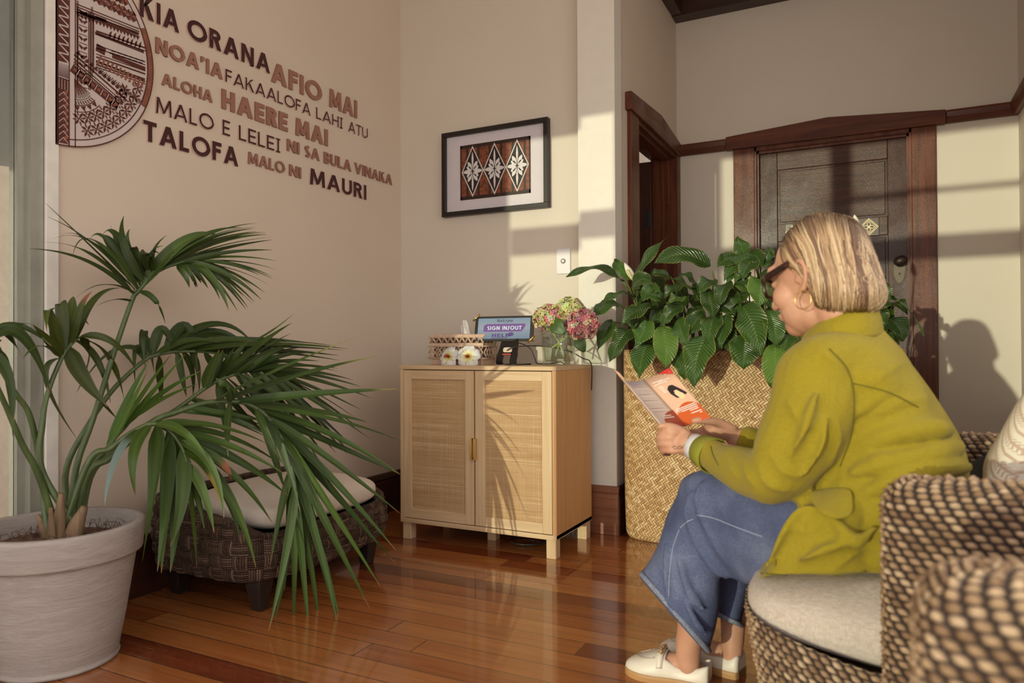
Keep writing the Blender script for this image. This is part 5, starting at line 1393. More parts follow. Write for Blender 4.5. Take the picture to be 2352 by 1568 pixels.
def lily_leaf(base, ctrl, tip, w, y0=3.16, y1=3.0, nrm=(0, -.8, .5), tone=1.0, stem=True, seed=0, yel=0.0):
    rnd = random.Random(seed)
    A, B, C = (LC(p) for p in (base, ctrl, tip))
    A3, C3 = at(A[0], A[1], y0), at(C[0], C[1], y1)
    B3 = at(B[0], B[1], (y0 + y1) / 2 - .03)
    N = 17; S = np.linspace(0, 1, N)
    pts = np.array([A3 * (1 - s) ** 2 + B3 * 2 * s * (1 - s) + C3 * s * s for s in S])
    T = np.gradient(pts, axis=0); T /= np.linalg.norm(T, axis=1)[:, None]
    nb = np.array(nrm, float) + np.array([rnd.uniform(-.35, .35), rnd.uniform(-.15, .15), rnd.uniform(-.25, .25)])
    base_c = np.array((.036, .080, .014)) * tone * rnd.uniform(.8, 1.25) + np.array((.10, .11, .0)) * yel
    V, UV, Cc, F = [], [], [], []
    Q = np.linspace(-1, 1, 9)
    ph = rnd.uniform(0, 6)
    for i, s in enumerate(S):
        lat = np.cross(T[i], nb); lat /= np.linalg.norm(lat) + 1e-9; up = np.cross(lat, T[i])
        if up @ nb < 0: up = -up
        ww = w * max(0.0, math.sin(math.pi * s ** .85)) ** .72 * (1 - .25 * s) * 1.05 + .0008
        if s > .86: ww *= max(.03, (1 - s) / .14) ** .6
        for q in Q:
            cup = .34 * ww * (abs(q) ** 1.5) - .12 * ww * abs(q) ** 4 * 2 + .010 * math.sin(s * 11 + ph + q * 1.5) * abs(q) * (w / .05)
            V.append(pts[i] + lat * ww * q * .95 + up * cup); UV.append((s, q)); Cc.append(base_c)
    for i in range(N - 1):
        for j in range(8):
            a = i * 9 + j; F.append((a, a + 1, a + 10, a + 9))
    g = mi((np.array(V), F, {'uv': np.array(UV), 'col': np.array(Cc)}), 0)
    gs = [g]
    if stem:
        rx = min(max(A3[0] + rnd.uniform(-.08, .08), KX0 + .1), KX1 - .1)
        R0 = np.array([rx, rnd.uniform(3.30, 3.45), .775])
        m_ = (A3 + R0) / 2 + np.array([0, .02, .07])
        d = A3 + (A3 - pts[1]) * .5
        gs.append(mi(tube([R0, m_, A3], [.0045, .0035, .0025], 6, 12), 1))
    o = put('leaf', join(*gs), [M['lleaf'], M['lstem']], lily, True)
    return o
LV = [((372, 410), (240, 270), (50, 384), .045, 3.16, 3.02, (0, -.5, .9)), ((440, 400), (500, 260), (616, 162), .038, 3.2, 3.18, (-.3, -.9, .1)), ((862, 322), (700, 190), (530, 318), .052, 3.22, 3.1, (0, -.75, .6)),
      ((440, 500), (370, 440), (252, 520), .042, 3.12, 2.99, (0, -.6, .8)), ((520, 540), (430, 560), (358, 660), .050, 3.08, 2.95, (-.1, -.9, .35)), ((345, 530), (260, 520), (208, 612), .045, 3.12, 3.0, (0, -.8, .5)),
      ((310, 630), (280, 660), (224, 800), .044, 3.1, 3.03, (-.2, -1, .2)), ((415, 670), (360, 700), (294, 862), .055, 3.08, 3.0, (-.1, -1, .2)), ((500, 630), (500, 690), (436, 768), .052, 3.04, 2.98, (.1, -1, .3), 1.5), ((520, 750), (470, 800), (462, 955), .060, 3.06, 2.98, (0, -1, .15)),
      ((598, 655), (620, 760), (608, 898), .060, 3.03, 2.97, (.1, -1, .1), 2.0, .25), ((690, 545), (640, 560), (588, 655), .045, 3.08, 3.0, (-.1, -.9, .4)), ((790, 490), (740, 390), (608, 398), .045, 3.14, 3.02, (0, -.6, .8)), ((700, 500), (680, 480), (622, 530), .034, 3.05, 2.98, (.2, -.9, .5), 1.2, .1),
      ((680, 620), (690, 680), (735, 776), .045, 3.05, 2.98, (.1, -1, .2)), ((830, 590), (770, 620), (728, 720), .048, 3.08, 3.0, (-.2, -1, .3)), ((850, 700), (770, 800), (768, 1000), .072, 3.03, 2.95, (-.1, -1, .2), 1.2), ((850, 450), (860, 510), (882, 615), .045, 3.1, 3.0, (.1, -.9, .3), .8),
      ((955, 410), (930, 440), (908, 545), .044, 3.1, 3.02, (0, -1, .2), .9), ((890, 590), (860, 640), (852, 770), .050, 3.08, 3.0, (-.2, -1, .2)), ((960, 590), (920, 680), (900, 800), .040, 3.08, 3.02, (-.3, -1, .1), .9), ((1040, 550), (1110, 620), (1145, 830), .068, 3.04, 2.95, (.15, -1, .2), 1.1), ((1060, 710), (1050, 790), (1048, 905), .070, 3.03, 2.97, (0, -1, .15), .9),
      ((1160, 390), (1140, 430), (1135, 556), .058, 3.02, 2.95, (0, -1, .2), 2.0, .15), ((1190, 570), (1230, 640), (1232, 778), .050, 3.03, 2.97, (.2, -1, .2)), ((1225, 760), (1230, 880), (1232, 1048), .058, 3.0, 2.95, (.1, -1, .1), 2.2, .35), ((1100, 275), (1000, 270), (938, 405), .046, 3.16, 3.06, (-.1, -.8, .6)),
      ((1060, 265), (1040, 230), (1012, 150), .040, 3.22, 3.24, (.1, -1, .0), 1.3), ((1190, 280), (1195, 250), (1190, 215), .030, 3.15, 3.12, (0, -1, .2), 1.1), ((1130, 330), (1170, 290), (1235, 262), .034, 3.16, 3.1, (.1, -.8, .5)), ((1000, 325), (990, 350), (955, 412), .034, 3.14, 3.06, (0, -.9, .4), 1.3), ((1070, 370), (1030, 350), (1000, 405), .040, 3.12, 3.06, (0, -.9, .3), 1.6),
      ((1320, 700), (1280, 720), (1270, 850), .048, 3.05, 3.0, (0, -1, .2)), ((1390, 690), (1360, 720), (1350, 800), .040, 3.08, 3.03, (.1, -1, .2)), ((1860, 490), (1980, 520), (2062, 712), .020, 3.14, 3.03, (.9, -.4, .1), 1.8, .2), ((1820, 480), (1800, 400), (1850, 385), .038, 3.16, 3.1, (.2, -.9, .4)), ((1800, 400), (1820, 480), (1878, 505), .040, 3.14, 3.04, (.3, -.8, .5)),
      ((1850, 610), (1930, 640), (1945, 745), .050, 3.1, 3.02, (.3, -1, .2), .8), ((1780, 560), (1800, 600), (1835, 675), .045, 3.08, 3.02, (.2, -1, .2), .8), ((320, 285), (350, 340), (435, 405), .030, 3.2, 3.16, (.3, -.9, .3), 1.6), ((420, 440), (470, 360), (540, 420), .040, 3.14, 3.06, (0, -.9, .4), .9), ((560, 430), (520, 430), (480, 520), .042, 3.12, 3.04, (0, -1, .3), 1.0),
      ((610, 520), (560, 480), (500, 480), .034, 3.1, 3.02, (0, -.8, .6), 1.3), ((640, 380), (560, 350), (530, 360), .030, 3.16, 3.1, (0, -.8, .6), .8), ((800, 440), (740, 360), (690, 370), .036, 3.16, 3.1, (0, -.7, .7)), ((1080, 250), (1140, 260), (1150, 330), .036, 3.18, 3.1, (0, -.8, .5), .8), ((1000, 420), (1060, 400), (1080, 480), .040, 3.1, 3.02, (0, -.9, .4), 1.0),
      ((520, 620), (560, 610), (600, 640), .040, 3.12, 3.04, (0, -.9, .4), .8), ((900, 530), (960, 540), (1000, 600), .042, 3.1, 3.04, (0, -.9, .4), .7), ((660, 800), (700, 850), (740, 940), .044, 3.06, 3.0, (0, -1, .2), 1.3), ((720, 780), (700, 860), (720, 960), .045, 3.05, 3.0, (-.2, -1, .1), 1.2), ((400, 560), (440, 600), (420, 680), .045, 3.1, 3.04, (0, -1, .2), .9)]
for i, L in enumerate(LV):
    k = dict(tone=L[7] if len(L) > 7 else 1.0, yel=L[8] if len(L) > 8 else 0.0)
    lily_leaf(*L[:7], seed=i, **k)
LV2 = [((1000, 300), (960, 250), (900, 330), .040), ((1120, 300), (1060, 300), (1040, 400), .042), ((1180, 340), (1200, 400), (1190, 480), .040), ((1080, 470), (1020, 480), (990, 560), .044), ((1150, 600), (1180, 680), (1190, 770), .046), ((700, 420), (650, 430), (600, 500), .040),
       ((480, 470), (520, 430), (580, 470), .040), ((880, 400), (840, 400), (790, 470), .042), ((940, 480), (1000, 500), (1020, 590), .042), ((1240, 620), (1270, 650), (1290, 740), .042), ((600, 560), (560, 600), (545, 680), .044), ((760, 560), (790, 600), (800, 690), .044), ((930, 660), (960, 700), (965, 800), .046), ((430, 600), (470, 650), (480, 730), .044)]
for i, L in enumerate(LV2):
    lily_leaf(L[0], L[1], L[2], L[3], 3.14, 3.04, (0, -.9, .4), .95, seed=300 + i)
rnd = random.Random(11)
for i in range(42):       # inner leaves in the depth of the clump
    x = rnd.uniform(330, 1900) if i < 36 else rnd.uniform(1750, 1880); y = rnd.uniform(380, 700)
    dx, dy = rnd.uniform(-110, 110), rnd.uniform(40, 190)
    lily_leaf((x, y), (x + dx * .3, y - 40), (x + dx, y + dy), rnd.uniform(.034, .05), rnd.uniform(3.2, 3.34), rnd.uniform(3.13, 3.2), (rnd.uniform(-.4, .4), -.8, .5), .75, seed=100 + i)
def spathe(base, tip, y, w):
    A, C = LC(base), LC(tip); A3, C3 = at(A[0], A[1], y), at(C[0], C[1], y + .02)
    ax = C3 - A3; lat = np.array([.9, .3, .2]); up = np.array([0, -1, .2])
    def f(u, v):
        ww = w * math.sin(math.pi * min(1, .06 + u * .93)) ** .8
        return tuple(A3 + ax * u + lat * ww * math.sin(v * 1.3) + up * ww * (1 - math.cos(v * 1.3)) * -1)
    g = gridmesh(f, np.linspace(0, 1, 11), np.linspace(-1, 1, 7))
    R0 = np.array([A3[0], 3.36, .775])
    fl = put('flower', g, M['spathe'], lily, True)
    so = fl.modifiers.new('solid', 'SOLIDIFY'); so.thickness = .001
    put('flower_stem', tube([R0, (R0 + A3) / 2 + np.array([0, .03, .03]), A3], [.004, .0035, .003], 6, 10), M['lstem'], fl, True)
    put('spadix', blob([A3 + ax * .1 - np.array([0, .012, 0]), A3 + ax * .55 - np.array([0, .012, 0])], [.006, .005], 8, 8), plain('cream_spadix', (.62, .52, .22), .6), fl, True)
spathe((428, 400), (378, 302), 3.14, .017)
spathe((1690, 130), (1672, 32), 3.12, .016)
# ------------------------------------------------------------------ seagrass wicker armchairs
t = NT('seagrass_wicker'); um = t.new('ShaderNodeUVMap'); u, v_, _ = t.sep(um.outputs[0])
WU, WV = .0205, .0120
row = t.math('FLOOR', t.math('DIVIDE', v_, WV)); cu = t.math('ADD', t.math('ADD', t.math('DIVIDE', u, WU), t.math('MULTIPLY', t.math('FRACT', t.math('DIVIDE', v_, WV)), .28)), t.math('FRACT', t.math('MULTIPLY', row, .4371)))
cell = t.white(t.comb(t.math('FLOOR', cu), row, 3.0))
fu, fv = t.math('FRACT', cu), t.math('FRACT', t.math('DIVIDE', v_, WV))
fu = t.math('FRACT', t.math('ADD', fu, 0.0)); lump = t.math('MULTIPLY', t.math('POWER', t.math('SINE', t.math('MULTIPLY', fu, math.pi)), 1.5), t.math('SINE', t.math('MULTIPLY', fv, math.pi)))
fib = t.noise(t.comb(t.math('MULTIPLY', u, 120.0), t.math('MULTIPLY', v_, 900.0), cell), 1.0, 4, .7)
big = t.noise(t.coord(), 5.0, 2)
f = t.math('ADD', t.math('MULTIPLY', cell, .34), t.math('ADD', t.math('MULTIPLY', fib, .5), t.math('MULTIPLY', big, .22)))
c = t.ramp(f, [(.24, (.12, .064, .036)), (.42, (.28, .165, .09)), (.58, (.46, .30, .175)), (.78, (.68, .50, .33))])
c = t.mix(t.range(lump, .05, .6, 0.0, 1.0), (.030, .016, .012), c)
t.base(c); t.rough(.5); t.spec(.4); t.bump(t.math('ADD', fib, lump), .6, .004); M['wicker'] = t.m
def wicker(fn, UL, VL, closed_u=True, name='woven_body', parent=None, amp=.0075):
    nu = int(round(UL / WU)); nu = max(nu, 4); su = nu * WU / UL
    nv = max(2, int(round(VL / WV))); sv = nv * WV / VL
    NU, NV = nu * 5, nv * 4
    uu = np.arange(NU + (0 if closed_u else 1)) / NU * UL; vv = np.arange(NV + 1) / NV * VL
    P = np.array([[fn(a, b) for a in uu] for b in vv])
    du = (np.roll(P, -1, 1) - np.roll(P, 1, 1)) if closed_u else np.gradient(P, axis=1); dv = np.gradient(P, axis=0)
    N = np.cross(du, dv); N /= np.linalg.norm(N, axis=2)[..., None] + 1e-9
    U, Vv = np.meshgrid(uu * su, vv * sv)
    row = np.floor(Vv / WV + 1e-6); cu = U / WU + (row * .4371) % 1 + .28 * ((Vv / WV + 1e-6) % 1)
    fu = cu % 1; fv = (Vv / WV + 1e-6) % 1
    # each strand lump rides over its neighbour: slightly skewed oval
    h = np.sin(np.pi * fu) ** 1.2 * np.sin(np.pi * fv) ** .9
    rr_ = np.random.RandomState(5); jit = rr_.uniform(.55, 1.15, size=(int(row.max()) + 2, int(cu.max()) + 2))
    h = h * jit[row.astype(int), np.floor(cu).astype(int)]
    P = P + N * ((h - .5) * amp * 1.3)[..., None]
    n = P.shape[1]
    F = []
    for j in range(NV):
        for i in range(n if closed_u else n - 1):
            i2 = (i + 1) % n
            F.append((j * n + i, j * n + i2, (j + 1) * n + i2, (j + 1) * n + i))
    UVs = np.stack([U, Vv], -1).reshape(-1, 2)
    return put(name, (P.reshape(-1, 3), F, {'uv': UVs}), M['wicker'], parent, True)
def perim(hx, hy, p, n=1200):
    per = ering((0, 0, 0), (hx, 0, 0), (0, hy, 0), n, p); per = np.vstack([per, per[:1]])
    cl = np.concatenate([[0], np.cumsum(np.linalg.norm(np.diff(per, axis=0), axis=1))])
    return per, cl
def slab(cx, cy, hx, hy, z0, z1, p=6, parent=None, name='arm', r=.055, taper=0.0):
    """upright woven slab with a rounded top; bound at its edges"""
    per, cl = perim(hx, hy, p); UL = cl[-1]; VL = (z1 - z0 - r) + r * 1.57 + (min(hx, hy) - r)
    def fn(u, v):
        x, y = np.interp(u, cl, per[:, 0]), np.interp(u, cl, per[:, 1])
        H = z1 - z0 - r
        if v < H: d, z = 0.0, z0 + v
        else:
            a = (v - H) / r
            if a < 1.57: d, z = r * (1 - math.cos(a)), z1 - r + r * math.sin(a)
            else: d, z = r + (v - H - r * 1.57), z1
        k = taper * (1 - (z - z0) / (z1 - z0))
        m = min(hx, hy)
        kx, ky = max(.0, (hx - d)) / hx, max(.0, (hy - d)) / hy
        return np.array([cx + x * kx + k, cy + y * ky, z])
    return wicker(fn, UL, VL, True, name, parent)
def tub(cx, cy, hx, hy, z0, z1, p, parent, name, taper):
    per, cl = perim(hx, hy, p)
    def fn(u, v):
        x, y = np.interp(u, cl, per[:, 0]), np.interp(u, cl, per[:, 1]); s = v / (z1 - z0)
        k = 1 - taper * (1 - s) ** 1.4 + .0 * s
        if v > z1 - z0: k -= (v - (z1 - z0)) * 1.2 / hx
        zz = z0 + min(v, z1 - z0); zz += max(0.0, -.02 - (cx + x)) * .20 * min(1.0, s)      # the rim rises towards the front
        return np.array([cx + x * k, cy + y * (1 - (1 - k) * .6), zz])
    return wicker(fn, cl[-1], z1 - z0 + .05, True, name, parent)
AZ = .655
M['wickflat'] = plain('brown_woven_deck', (.16, .09, .055), .8, .3, 90, bump=.4)
ch = thing('wicker_armchair', (.18, 1.72, 0), 'woven seagrass armchair the person sits in, beside the right wall', 'armchair', 'wicker armchairs along the right wall')
slab(.305, 1.375, .305, .072, .0, AZ, 6, ch, 'arm')
slab(.32, 2.11, .30, .068, .0, AZ, 6, ch, 'arm')
slab(.535, 1.74, .07, .34, .0, .70, 6, ch, 'back')
tub(.150, 1.72, .408, .318, .0, .312, 4.2, ch, 'seat_base', .18)
put('seat_deck', loft([ering((.19, 1.72, z), (.36, 0, 0), (0, .29, 0), 40, 4) for z in (.20, .272)]), M['wickflat'], ch)
ch2 = thing('wicker_armchair', (.20, .55, 0), 'woven seagrass armchair nearest the camera at the lower right corner, mostly out of view', 'armchair', 'wicker armchairs along the right wall')
slab(.322, .850, .294, .078, .0, AZ, 6, ch2, 'arm', r=.06)
slab(.535, .48, .07, .30, .0, .70, 6, ch2, 'back')
tub(.24, .46, .33, .30, .0, .275, 4.2, ch2, 'seat_base', .15)
# seat cushion, printed cushion, plain cushion, dark bag
M['greige'] = weave('greige_woven_upholstery', (.46, .37, .315), (.66, .565, .48), 500, .6)
pillow((.116, 1.735, .342), .372, .298, .070, 4.6, crown=.018, mat=M['greige'], name='seat_cushion', q=3.8, label='greige woven seat cushion under the person, on the wicker armchair', cat='cushion')
t = NT('cream_printed_cushion'); v = t.coord('Object'); x, y, z = t.sep(v)
r_ = t.math('SQRT', t.math('ADD', t.math('MULTIPLY', y, y), t.math('MULTIPLY', z, z)))
ring_ = t.math('SINE', t.math('MULTIPLY', t.math('ABSOLUTE', t.math('ADD', t.math('SUBTRACT', y, z), t.math('MULTIPLY', r_, .35))), 420.0))
zig = t.math('SINE', t.math('MULTIPLY', t.math('ADD', t.math('ADD', y, z), t.math('MULTIPLY', t.math('PINGPONG', t.math('MULTIPLY', t.math('SUBTRACT', y, z), 1.0), .012), 1.4)), 620.0))
band = t.math('GREATER_THAN', t.math('SINE', t.math('MULTIPLY', t.math('SUBTRACT', y, z), 150.0)), .1)
pat = t.math('MAXIMUM', t.math('GREATER_THAN', ring_, .72), t.math('MULTIPLY', band, t.math('GREATER_THAN', zig, .35)))
t.base(t.mix(t.math('MULTIPLY', pat, .75), (.76, .69, .58), (.46, .29, .20))); t.rough(.8); t.bump(t.noise(v, 500, 2), .25, .001); M['printed'] = t.m
Mt = Matrix.Rotation(R(-14), 3, 'Z') @ Matrix.Rotation(R(52), 3, 'Y') @ Matrix.Rotation(R(38), 3, 'Z')
Mt4 = np.array(Mt)
sc_o = bpy.data.objects['seat_cushion']; cc_ = np.array((.116, 1.735, .342)) - ORG['seat_cushion']
for v_ in sc_o.data.vertices:          # underside bevelled up towards the front edge
    fx_ = -(v_.co.x - cc_[0]) - .10
    if fx_ > 0 and v_.co.z < cc_[2]: v_.co.z += (cc_[2] - v_.co.z) * min(.75, fx_ * 2.6)
def soft(c, h, th, rot, mat, name, label, cat_, seed=0):
    """square scatter cushion with pinched corners"""
    V, F, n = [], [], 26
    for s in (1, -1):
        for j in range(n + 1):
            for i in range(n + 1):
                a, b = 2 * i / n - 1, 2 * j / n - 1
                k = 1 - .10 * (1 - a * a) * (b * b) ; k2 = 1 - .10 * (1 - b * b) * (a * a)
                zz = th * ((1 - a ** 4) * (1 - b ** 4)) ** .55 + noise.noise(Vector((a * 2 + seed, b * 2, s))) * .006
                V.append(Vector((a * h * k2, b * h * k, s * max(zz, .002))))
    m = (n + 1) ** 2
    for s in (0, 1):
        for j in range(n):
            for i in range(n):
                q = [s * m + j * (n + 1) + i, s * m + j * (n + 1) + i + 1, s * m + (j + 1) * (n + 1) + i + 1, s * m + (j + 1) * (n + 1) + i]
                F.append(tuple(q if s == 0 else q[::-1]))
    ed = [i for i in range(n)] + [n + j * (n + 1) for j in range(n)] + [n * (n + 1) + i for i in range(n, 0, -1)] + [j * (n + 1) for j in range(n, 0, -1)]
    for i in range(len(ed)):
        a, b = ed[i], ed[(i + 1) % len(ed)]
        F.append((a, m + a, m + b, b))
    W = np.array([tuple(Vector(c) + rot @ v) for v in V])
    o = put(name, (W, F), mat, None, True, label, cat_)
    return fix_normals(o)
rotp = Matrix.Rotation(R(-12), 3, 'Z') @ Matrix.Rotation(R(-66), 3, 'Y') @ Matrix.Rotation(R(8), 3, 'Z')
soft((.285, 1.88, .668), .150, .055, rotp, M['printed'], 'printed_cushion', 'cream scatter cushion with brown patterned print leaning in the armchair behind the person', 'cushion')
M['taupe'] = plain('taupe_fabric', (.34, .27, .22), .9, .1, 60, bump=.2)
rotq = Matrix.Rotation(R(-6), 3, 'Z') @ Matrix.Rotation(R(-80), 3, 'Y') @ Matrix.Rotation(R(40), 3, 'Z')
soft((.352, 2.00, .700), .140, .04, rotq, M['taupe'], 'plain_cushion', 'plain taupe cushion behind the printed cushion at the right edge', 'cushion', 4)
M['bag'] = plain('black_fabric', (.020, .017, .018), .8, .2, 40, bump=.2)
rotb = Matrix.Rotation(R(10), 3, 'Z') @ Matrix.Rotation(R(-35), 3, 'Y')
soft((.225, 1.86, .585), .12, .04, rotb, M['bag'], 'bag', 'black fabric bag tucked between the person and the printed cushion', 'bag', 2)
# ------------------------------------------------------------------ seated person
from mathutils.bvhtree import BVHTree
per_ = thing('person', (-.05, 1.76, 0), 'person in olive jacket and wide blue jeans sitting reading a folded brochure', 'person')
def sring(pA, pB, y, hd, n=26, p=2.25, tilt=0.0):
    """cross-section measured by its two silhouette points at mid depth y, hd deep"""
    A, B = at(pA[0], pA[1], y), at(pB[0], pB[1], y)
    c = (A + B) / 2; u = (B - A) / 2
    d = c - CAM_P; d /= np.linalg.norm(d)
    v = d * hd; v[2] += tilt
    return ering(c, u, v, n, p)
def rings(L, m=4):
    """L of rings -> smooth loft"""
    A = np.array(L); n = len(A); out = []
    S = cat(A.reshape(n, -1), (n - 1) * m + 1).reshape(-1, A.shape[1], 3)
    return loft(list(S))
def ptube(L, n=16, seg=None, flat=1.0, up=(0, 0, 1), ends=True):
    P = [at(x, y, Y) for x, y, Y, r in L]; r = [q[3] for q in L]
    return blob(P, r, n, seg or len(L) * 6, flat=flat, up=up)

# ---- head frame
HC = np.array(at(1880, 628, 1.71))
hf = Vector((-.85, .47, -.24)).normalized(); hu = Vector((-.17, .12, .97)); hu = (hu - hf * hu.dot(hf)).normalized(); hl = hu.cross(hf).normalized()
HF, HL, HU = np.array(hf), np.array(hl), np.array(hu)
def hp(f, l, u): return HC + HF * f + HL * l + HU * u
def hell(f, l, u, a, b, c, n=20, m=14): return ellipsoid(hp(f, l, u), [HF * a, HL * b, HU * c], n, m)
skin = []
skin += [hell(-.004, 0, .012, .098, .075, .108, 28, 20), hell(.042, 0, -.062, .058, .058, .062), hell(.072, 0, -.096, .030, .030, .026), hell(.020, 0, -.085, .050, .054, .040),
         hell(.058, .034, -.035, .036, .034, .036), hell(.058, -.034, -.035, .036, .034, .036), hell(.083, 0, .028, .020, .055, .022), hell(.087, .0, -.070, .018, .026, .018)]
skin.append(blob([hp(.092, 0, .010), hp(.108, 0, -.022), hp(.117, 0, -.038)], [.010, .011, .013], 10, 8))
skin += [hell(.106, .011, -.043, .010, .009, .008, 10, 8), hell(.106, -.011, -.043, .010, .009, .008, 10, 8)]
skin += [hell(.103, 0, -.066, .008, .022, .006, 12, 8), hell(.101, 0, -.075, .009, .020, .0065, 12, 8)]
skin += [hell(.084, .033, .000, .012, .014, .009, 10, 8), hell(.084, -.033, .000, .012, .014, .009, 10, 8)]
for s in (1, -1):      # ears: rim, lobe and hollow bowl
    e = lambda f, l, u: hp(f, s * l, u)
    ear = [(.006, .076, .004), (-.004, .081, .016), (-.020, .086, .013), (-.026, .087, -.008), (-.018, .083, -.030), (-.005, .077, -.043), (.003, .073, -.040)]
    skin.append(blob([e(*q) for q in ear], [.005, .006, .006, .006, .006, .0075, .006], 8, 30))
    skin.append(ellipsoid(e(-.010, .075, -.015), [HF * .016, HL * .006, HU * .023], 12, 8))
    skin.append(ellipsoid(e(.006, .074, -.018), [HF * .005, HL * .006, HU * .008], 8, 6))
neckb = at(1945, 772, 1.76)
skin.append(blob([hp(-.018, 0, -.045), hp(-.030, 0, -.10), neckb, at(1965, 840, 1.75)], [.054, .050, .050, .060], 20, 22))
# hidden trunk that joins head, arms and legs into one body
skin.append(blob([at(1960, 830, 1.76), at(1975, 900, 1.76), at(1995, 980, 1.76), at(2010, 1120, 1.74), at(2000, 1230, 1.73)], [.045, .085, .12, .12, .11], 18, 24))
skin.append(ptube([(1960, 840, 1.78, .06), (1900, 860, 1.64, .05), (1850, 980, 1.59, .045), (1795, 1085, 1.58, .040), (1700, 1062, 1.67, .036), (1615, 1033, 1.765, .028)], 14))
skin.append(ptube([(1960, 840, 1.78, .06), (1930, 850, 1.92, .05), (1850, 1000, 1.98, .042), (1800, 1060, 1.98, .038), (1730, 1022, 1.94, .030), (1690, 1004, 1.925, .027)], 14))
skin.append(ptube([(2000, 1230, 1.73, .10), (1800, 1220, 1.71, .065), (1655, 1185, 1.84, .050), (1605, 1320, 1.88, .045), (1592, 1420, 1.885, .038), (1582, 1480, 1.89, .033), (1582, 1530, 1.895, .030)], 18))
skin.append(ptube([(2000, 1230, 1.80, .10), (1850, 1220, 1.90, .075), (1690, 1200, 2.02, .060), (1685, 1320, 2.03, .048), (1684, 1420, 2.02, .034), (1682, 1480, 2.005, .029), (1680, 1510, 2.0, .027)], 18))
# feet (inside the shoes)
FL = dict(heel=(-.398, 1.905), toe=(-.618, 1.898), w=.043); FR = dict(heel=(-.335, 2.0), toe=(-.565, 2.055), w=.042)
for q in (FL, FR):
    h, e_ = np.array(q['heel'] + (.045,)), np.array(q['toe'] + (.028,)); d = (e_ - h)
    skin.append(blob([h + d * .12 - (0, 0, .010), h + d * .3 + (0, 0, .008), h + d * .6, h + d * .86 - (0, 0, .004)], [.020, .030, .030, .022], 14, 16, flat=.8))
# ---- hands: palm plus five separate fingers
def finger(P, r0=.0082, r1=.0066): return blob(P, np.linspace(r0, r1, len(P)), 10, 18)
# left hand, back of the hand to the viewer, gripping the lower left edge of the brochure
lw, lk = (1612, 1032, 1.768), (1545, 1003, 1.800)
skin.append(ptube([lw + (.026,), (1592, 1024, 1.780, .029), (1574, 1017, 1.788, .029), (1562, 1013, 1.795, .024)], 14))
skin.append(ptube([(1588, 1010, 1.79, .018), (1562, 999, 1.795, .016), (1556, 1016, 1.79, .017), (1572, 1030, 1.785, .018)], 12))
for (kx, ky, L) in ((1538, 992, ((1521, 990), (1517, 998), (1530, 1002))), (1533, 1006, ((1515, 1004), (1512, 1012), (1527, 1016))), (1535, 1021, ((1518, 1019), (1515, 1027), (1529, 1030))), (1543, 1035, ((1528, 1034), (1524, 1040), (1536, 1042)))):
    P = [at(kx + 30, ky * .7 + 305, 1.785), at(kx + 6, ky, 1.768), at(L[0][0], L[0][1], 1.780), at(L[1][0], L[1][1], 1.815), at(L[2][0], L[2][1], 1.845)]
    skin.append(finger(P, .0092, .0072))
skin.append(finger([at(1590, 1010, 1.79), at(1570, 992, 1.785), at(1548, 981, 1.775), at(1528, 977, 1.768), at(1516, 979, 1.766)], .0125, .0075))
# right hand, palm up behind the brochure, thumb on top of the page
skin.append(ptube([(1702, 1008, 1.93, .025), (1675, 992, 1.92, .029), (1652, 985, 1.91, .030), (1640, 985, 1.905, .026)], 14, flat=.8))
for (a, b_, c_, d_) in (((1636, 978), (1616, 985), (1600, 990), (1588, 990)), ((1638, 988), (1614, 997), (1597, 1003), (1584, 1002)), ((1642, 998), (1620, 1008), (1604, 1014), (1592, 1013)), ((1648, 1005), (1630, 1016), (1616, 1021), (1606, 1020))):
    skin.append(finger([at(a[0] + 14, a[1], 1.905), at(a[0], a[1], 1.905), at(b_[0], b_[1], 1.90), at(c_[0], c_[1], 1.895), at(d_[0], d_[1], 1.89)], .0090, .0066))
skin.append(finger([at(1682, 985, 1.905), at(1655, 972, 1.885), at(1632, 967, 1.862), at(1608, 965, 1.842), at(1594, 966, 1.836)], .0135, .0078))
t = NT('warm_skin'); v = t.coord(); n = t.noise(v, 14, 4)
t.base(t.ramp(n, [(.3, (.50, .245, .150)), (.7, (.60, .325, .215))])); t.rough(.5); t.spec(.35)
t.b.inputs['Subsurface Weight'].default_value = .12; t.b.inputs['Subsurface Radius'].default_value = (.02, .008, .004); t.b.inputs['Subsurface Scale'].default_value = .3
t.bump(t.noise(v, 300, 3), .08, .001); M['skin'] = t.m
body = put('body', join(*skin), M['skin'], per_, True)
remesh(body, .0036, 5, .5)
# tattoo line on the back of the left hand
P = [at(1541 + k * 7, 1030 - 3 * (k % 2) - k * .5, 1.745) for k in range(8)]

def surf_tree(o):
    dg = bpy.context.evaluated_depsgraph_get(); dg.update(); e_ = o.evaluated_get(dg); m_ = e_.to_mesh(); O_ = ORG[per_.name]
    V_ = [tuple(np.array(v.co) + O_) for v in m_.vertices]; F_ = [tuple(p.vertices) for p in m_.polygons]; e_.to_mesh_clear()
    return BVHTree.FromPolygons(V_, F_)
bt_ = surf_tree(body); M['inkline'] = plain('dark_tattoo_ink', (.05, .022, .018), .6)
for P_ in ([(1544, 1027), (1552, 1024), (1556, 1028), (1562, 1023), (1566, 1027), (1572, 1021), (1576, 1026), (1582, 1019)], [(1580, 1022), (1579, 1010), (1583, 1000), (1589, 993)], [(1548, 1031), (1560, 1030), (1570, 1028)]):
    pts = []
    for x, y in cat(np.array(P_, float), 24):
        d = Vector(ray(x, y)).normalized(); h = bt_.ray_cast(Vector(CAM_P), d)
        if h[0] is not None: pts.append(np.array(h[0]))
    if len(pts) > 5: put('tattoo', tube(pts, .0008, 5), M['inkline'], per_, True)
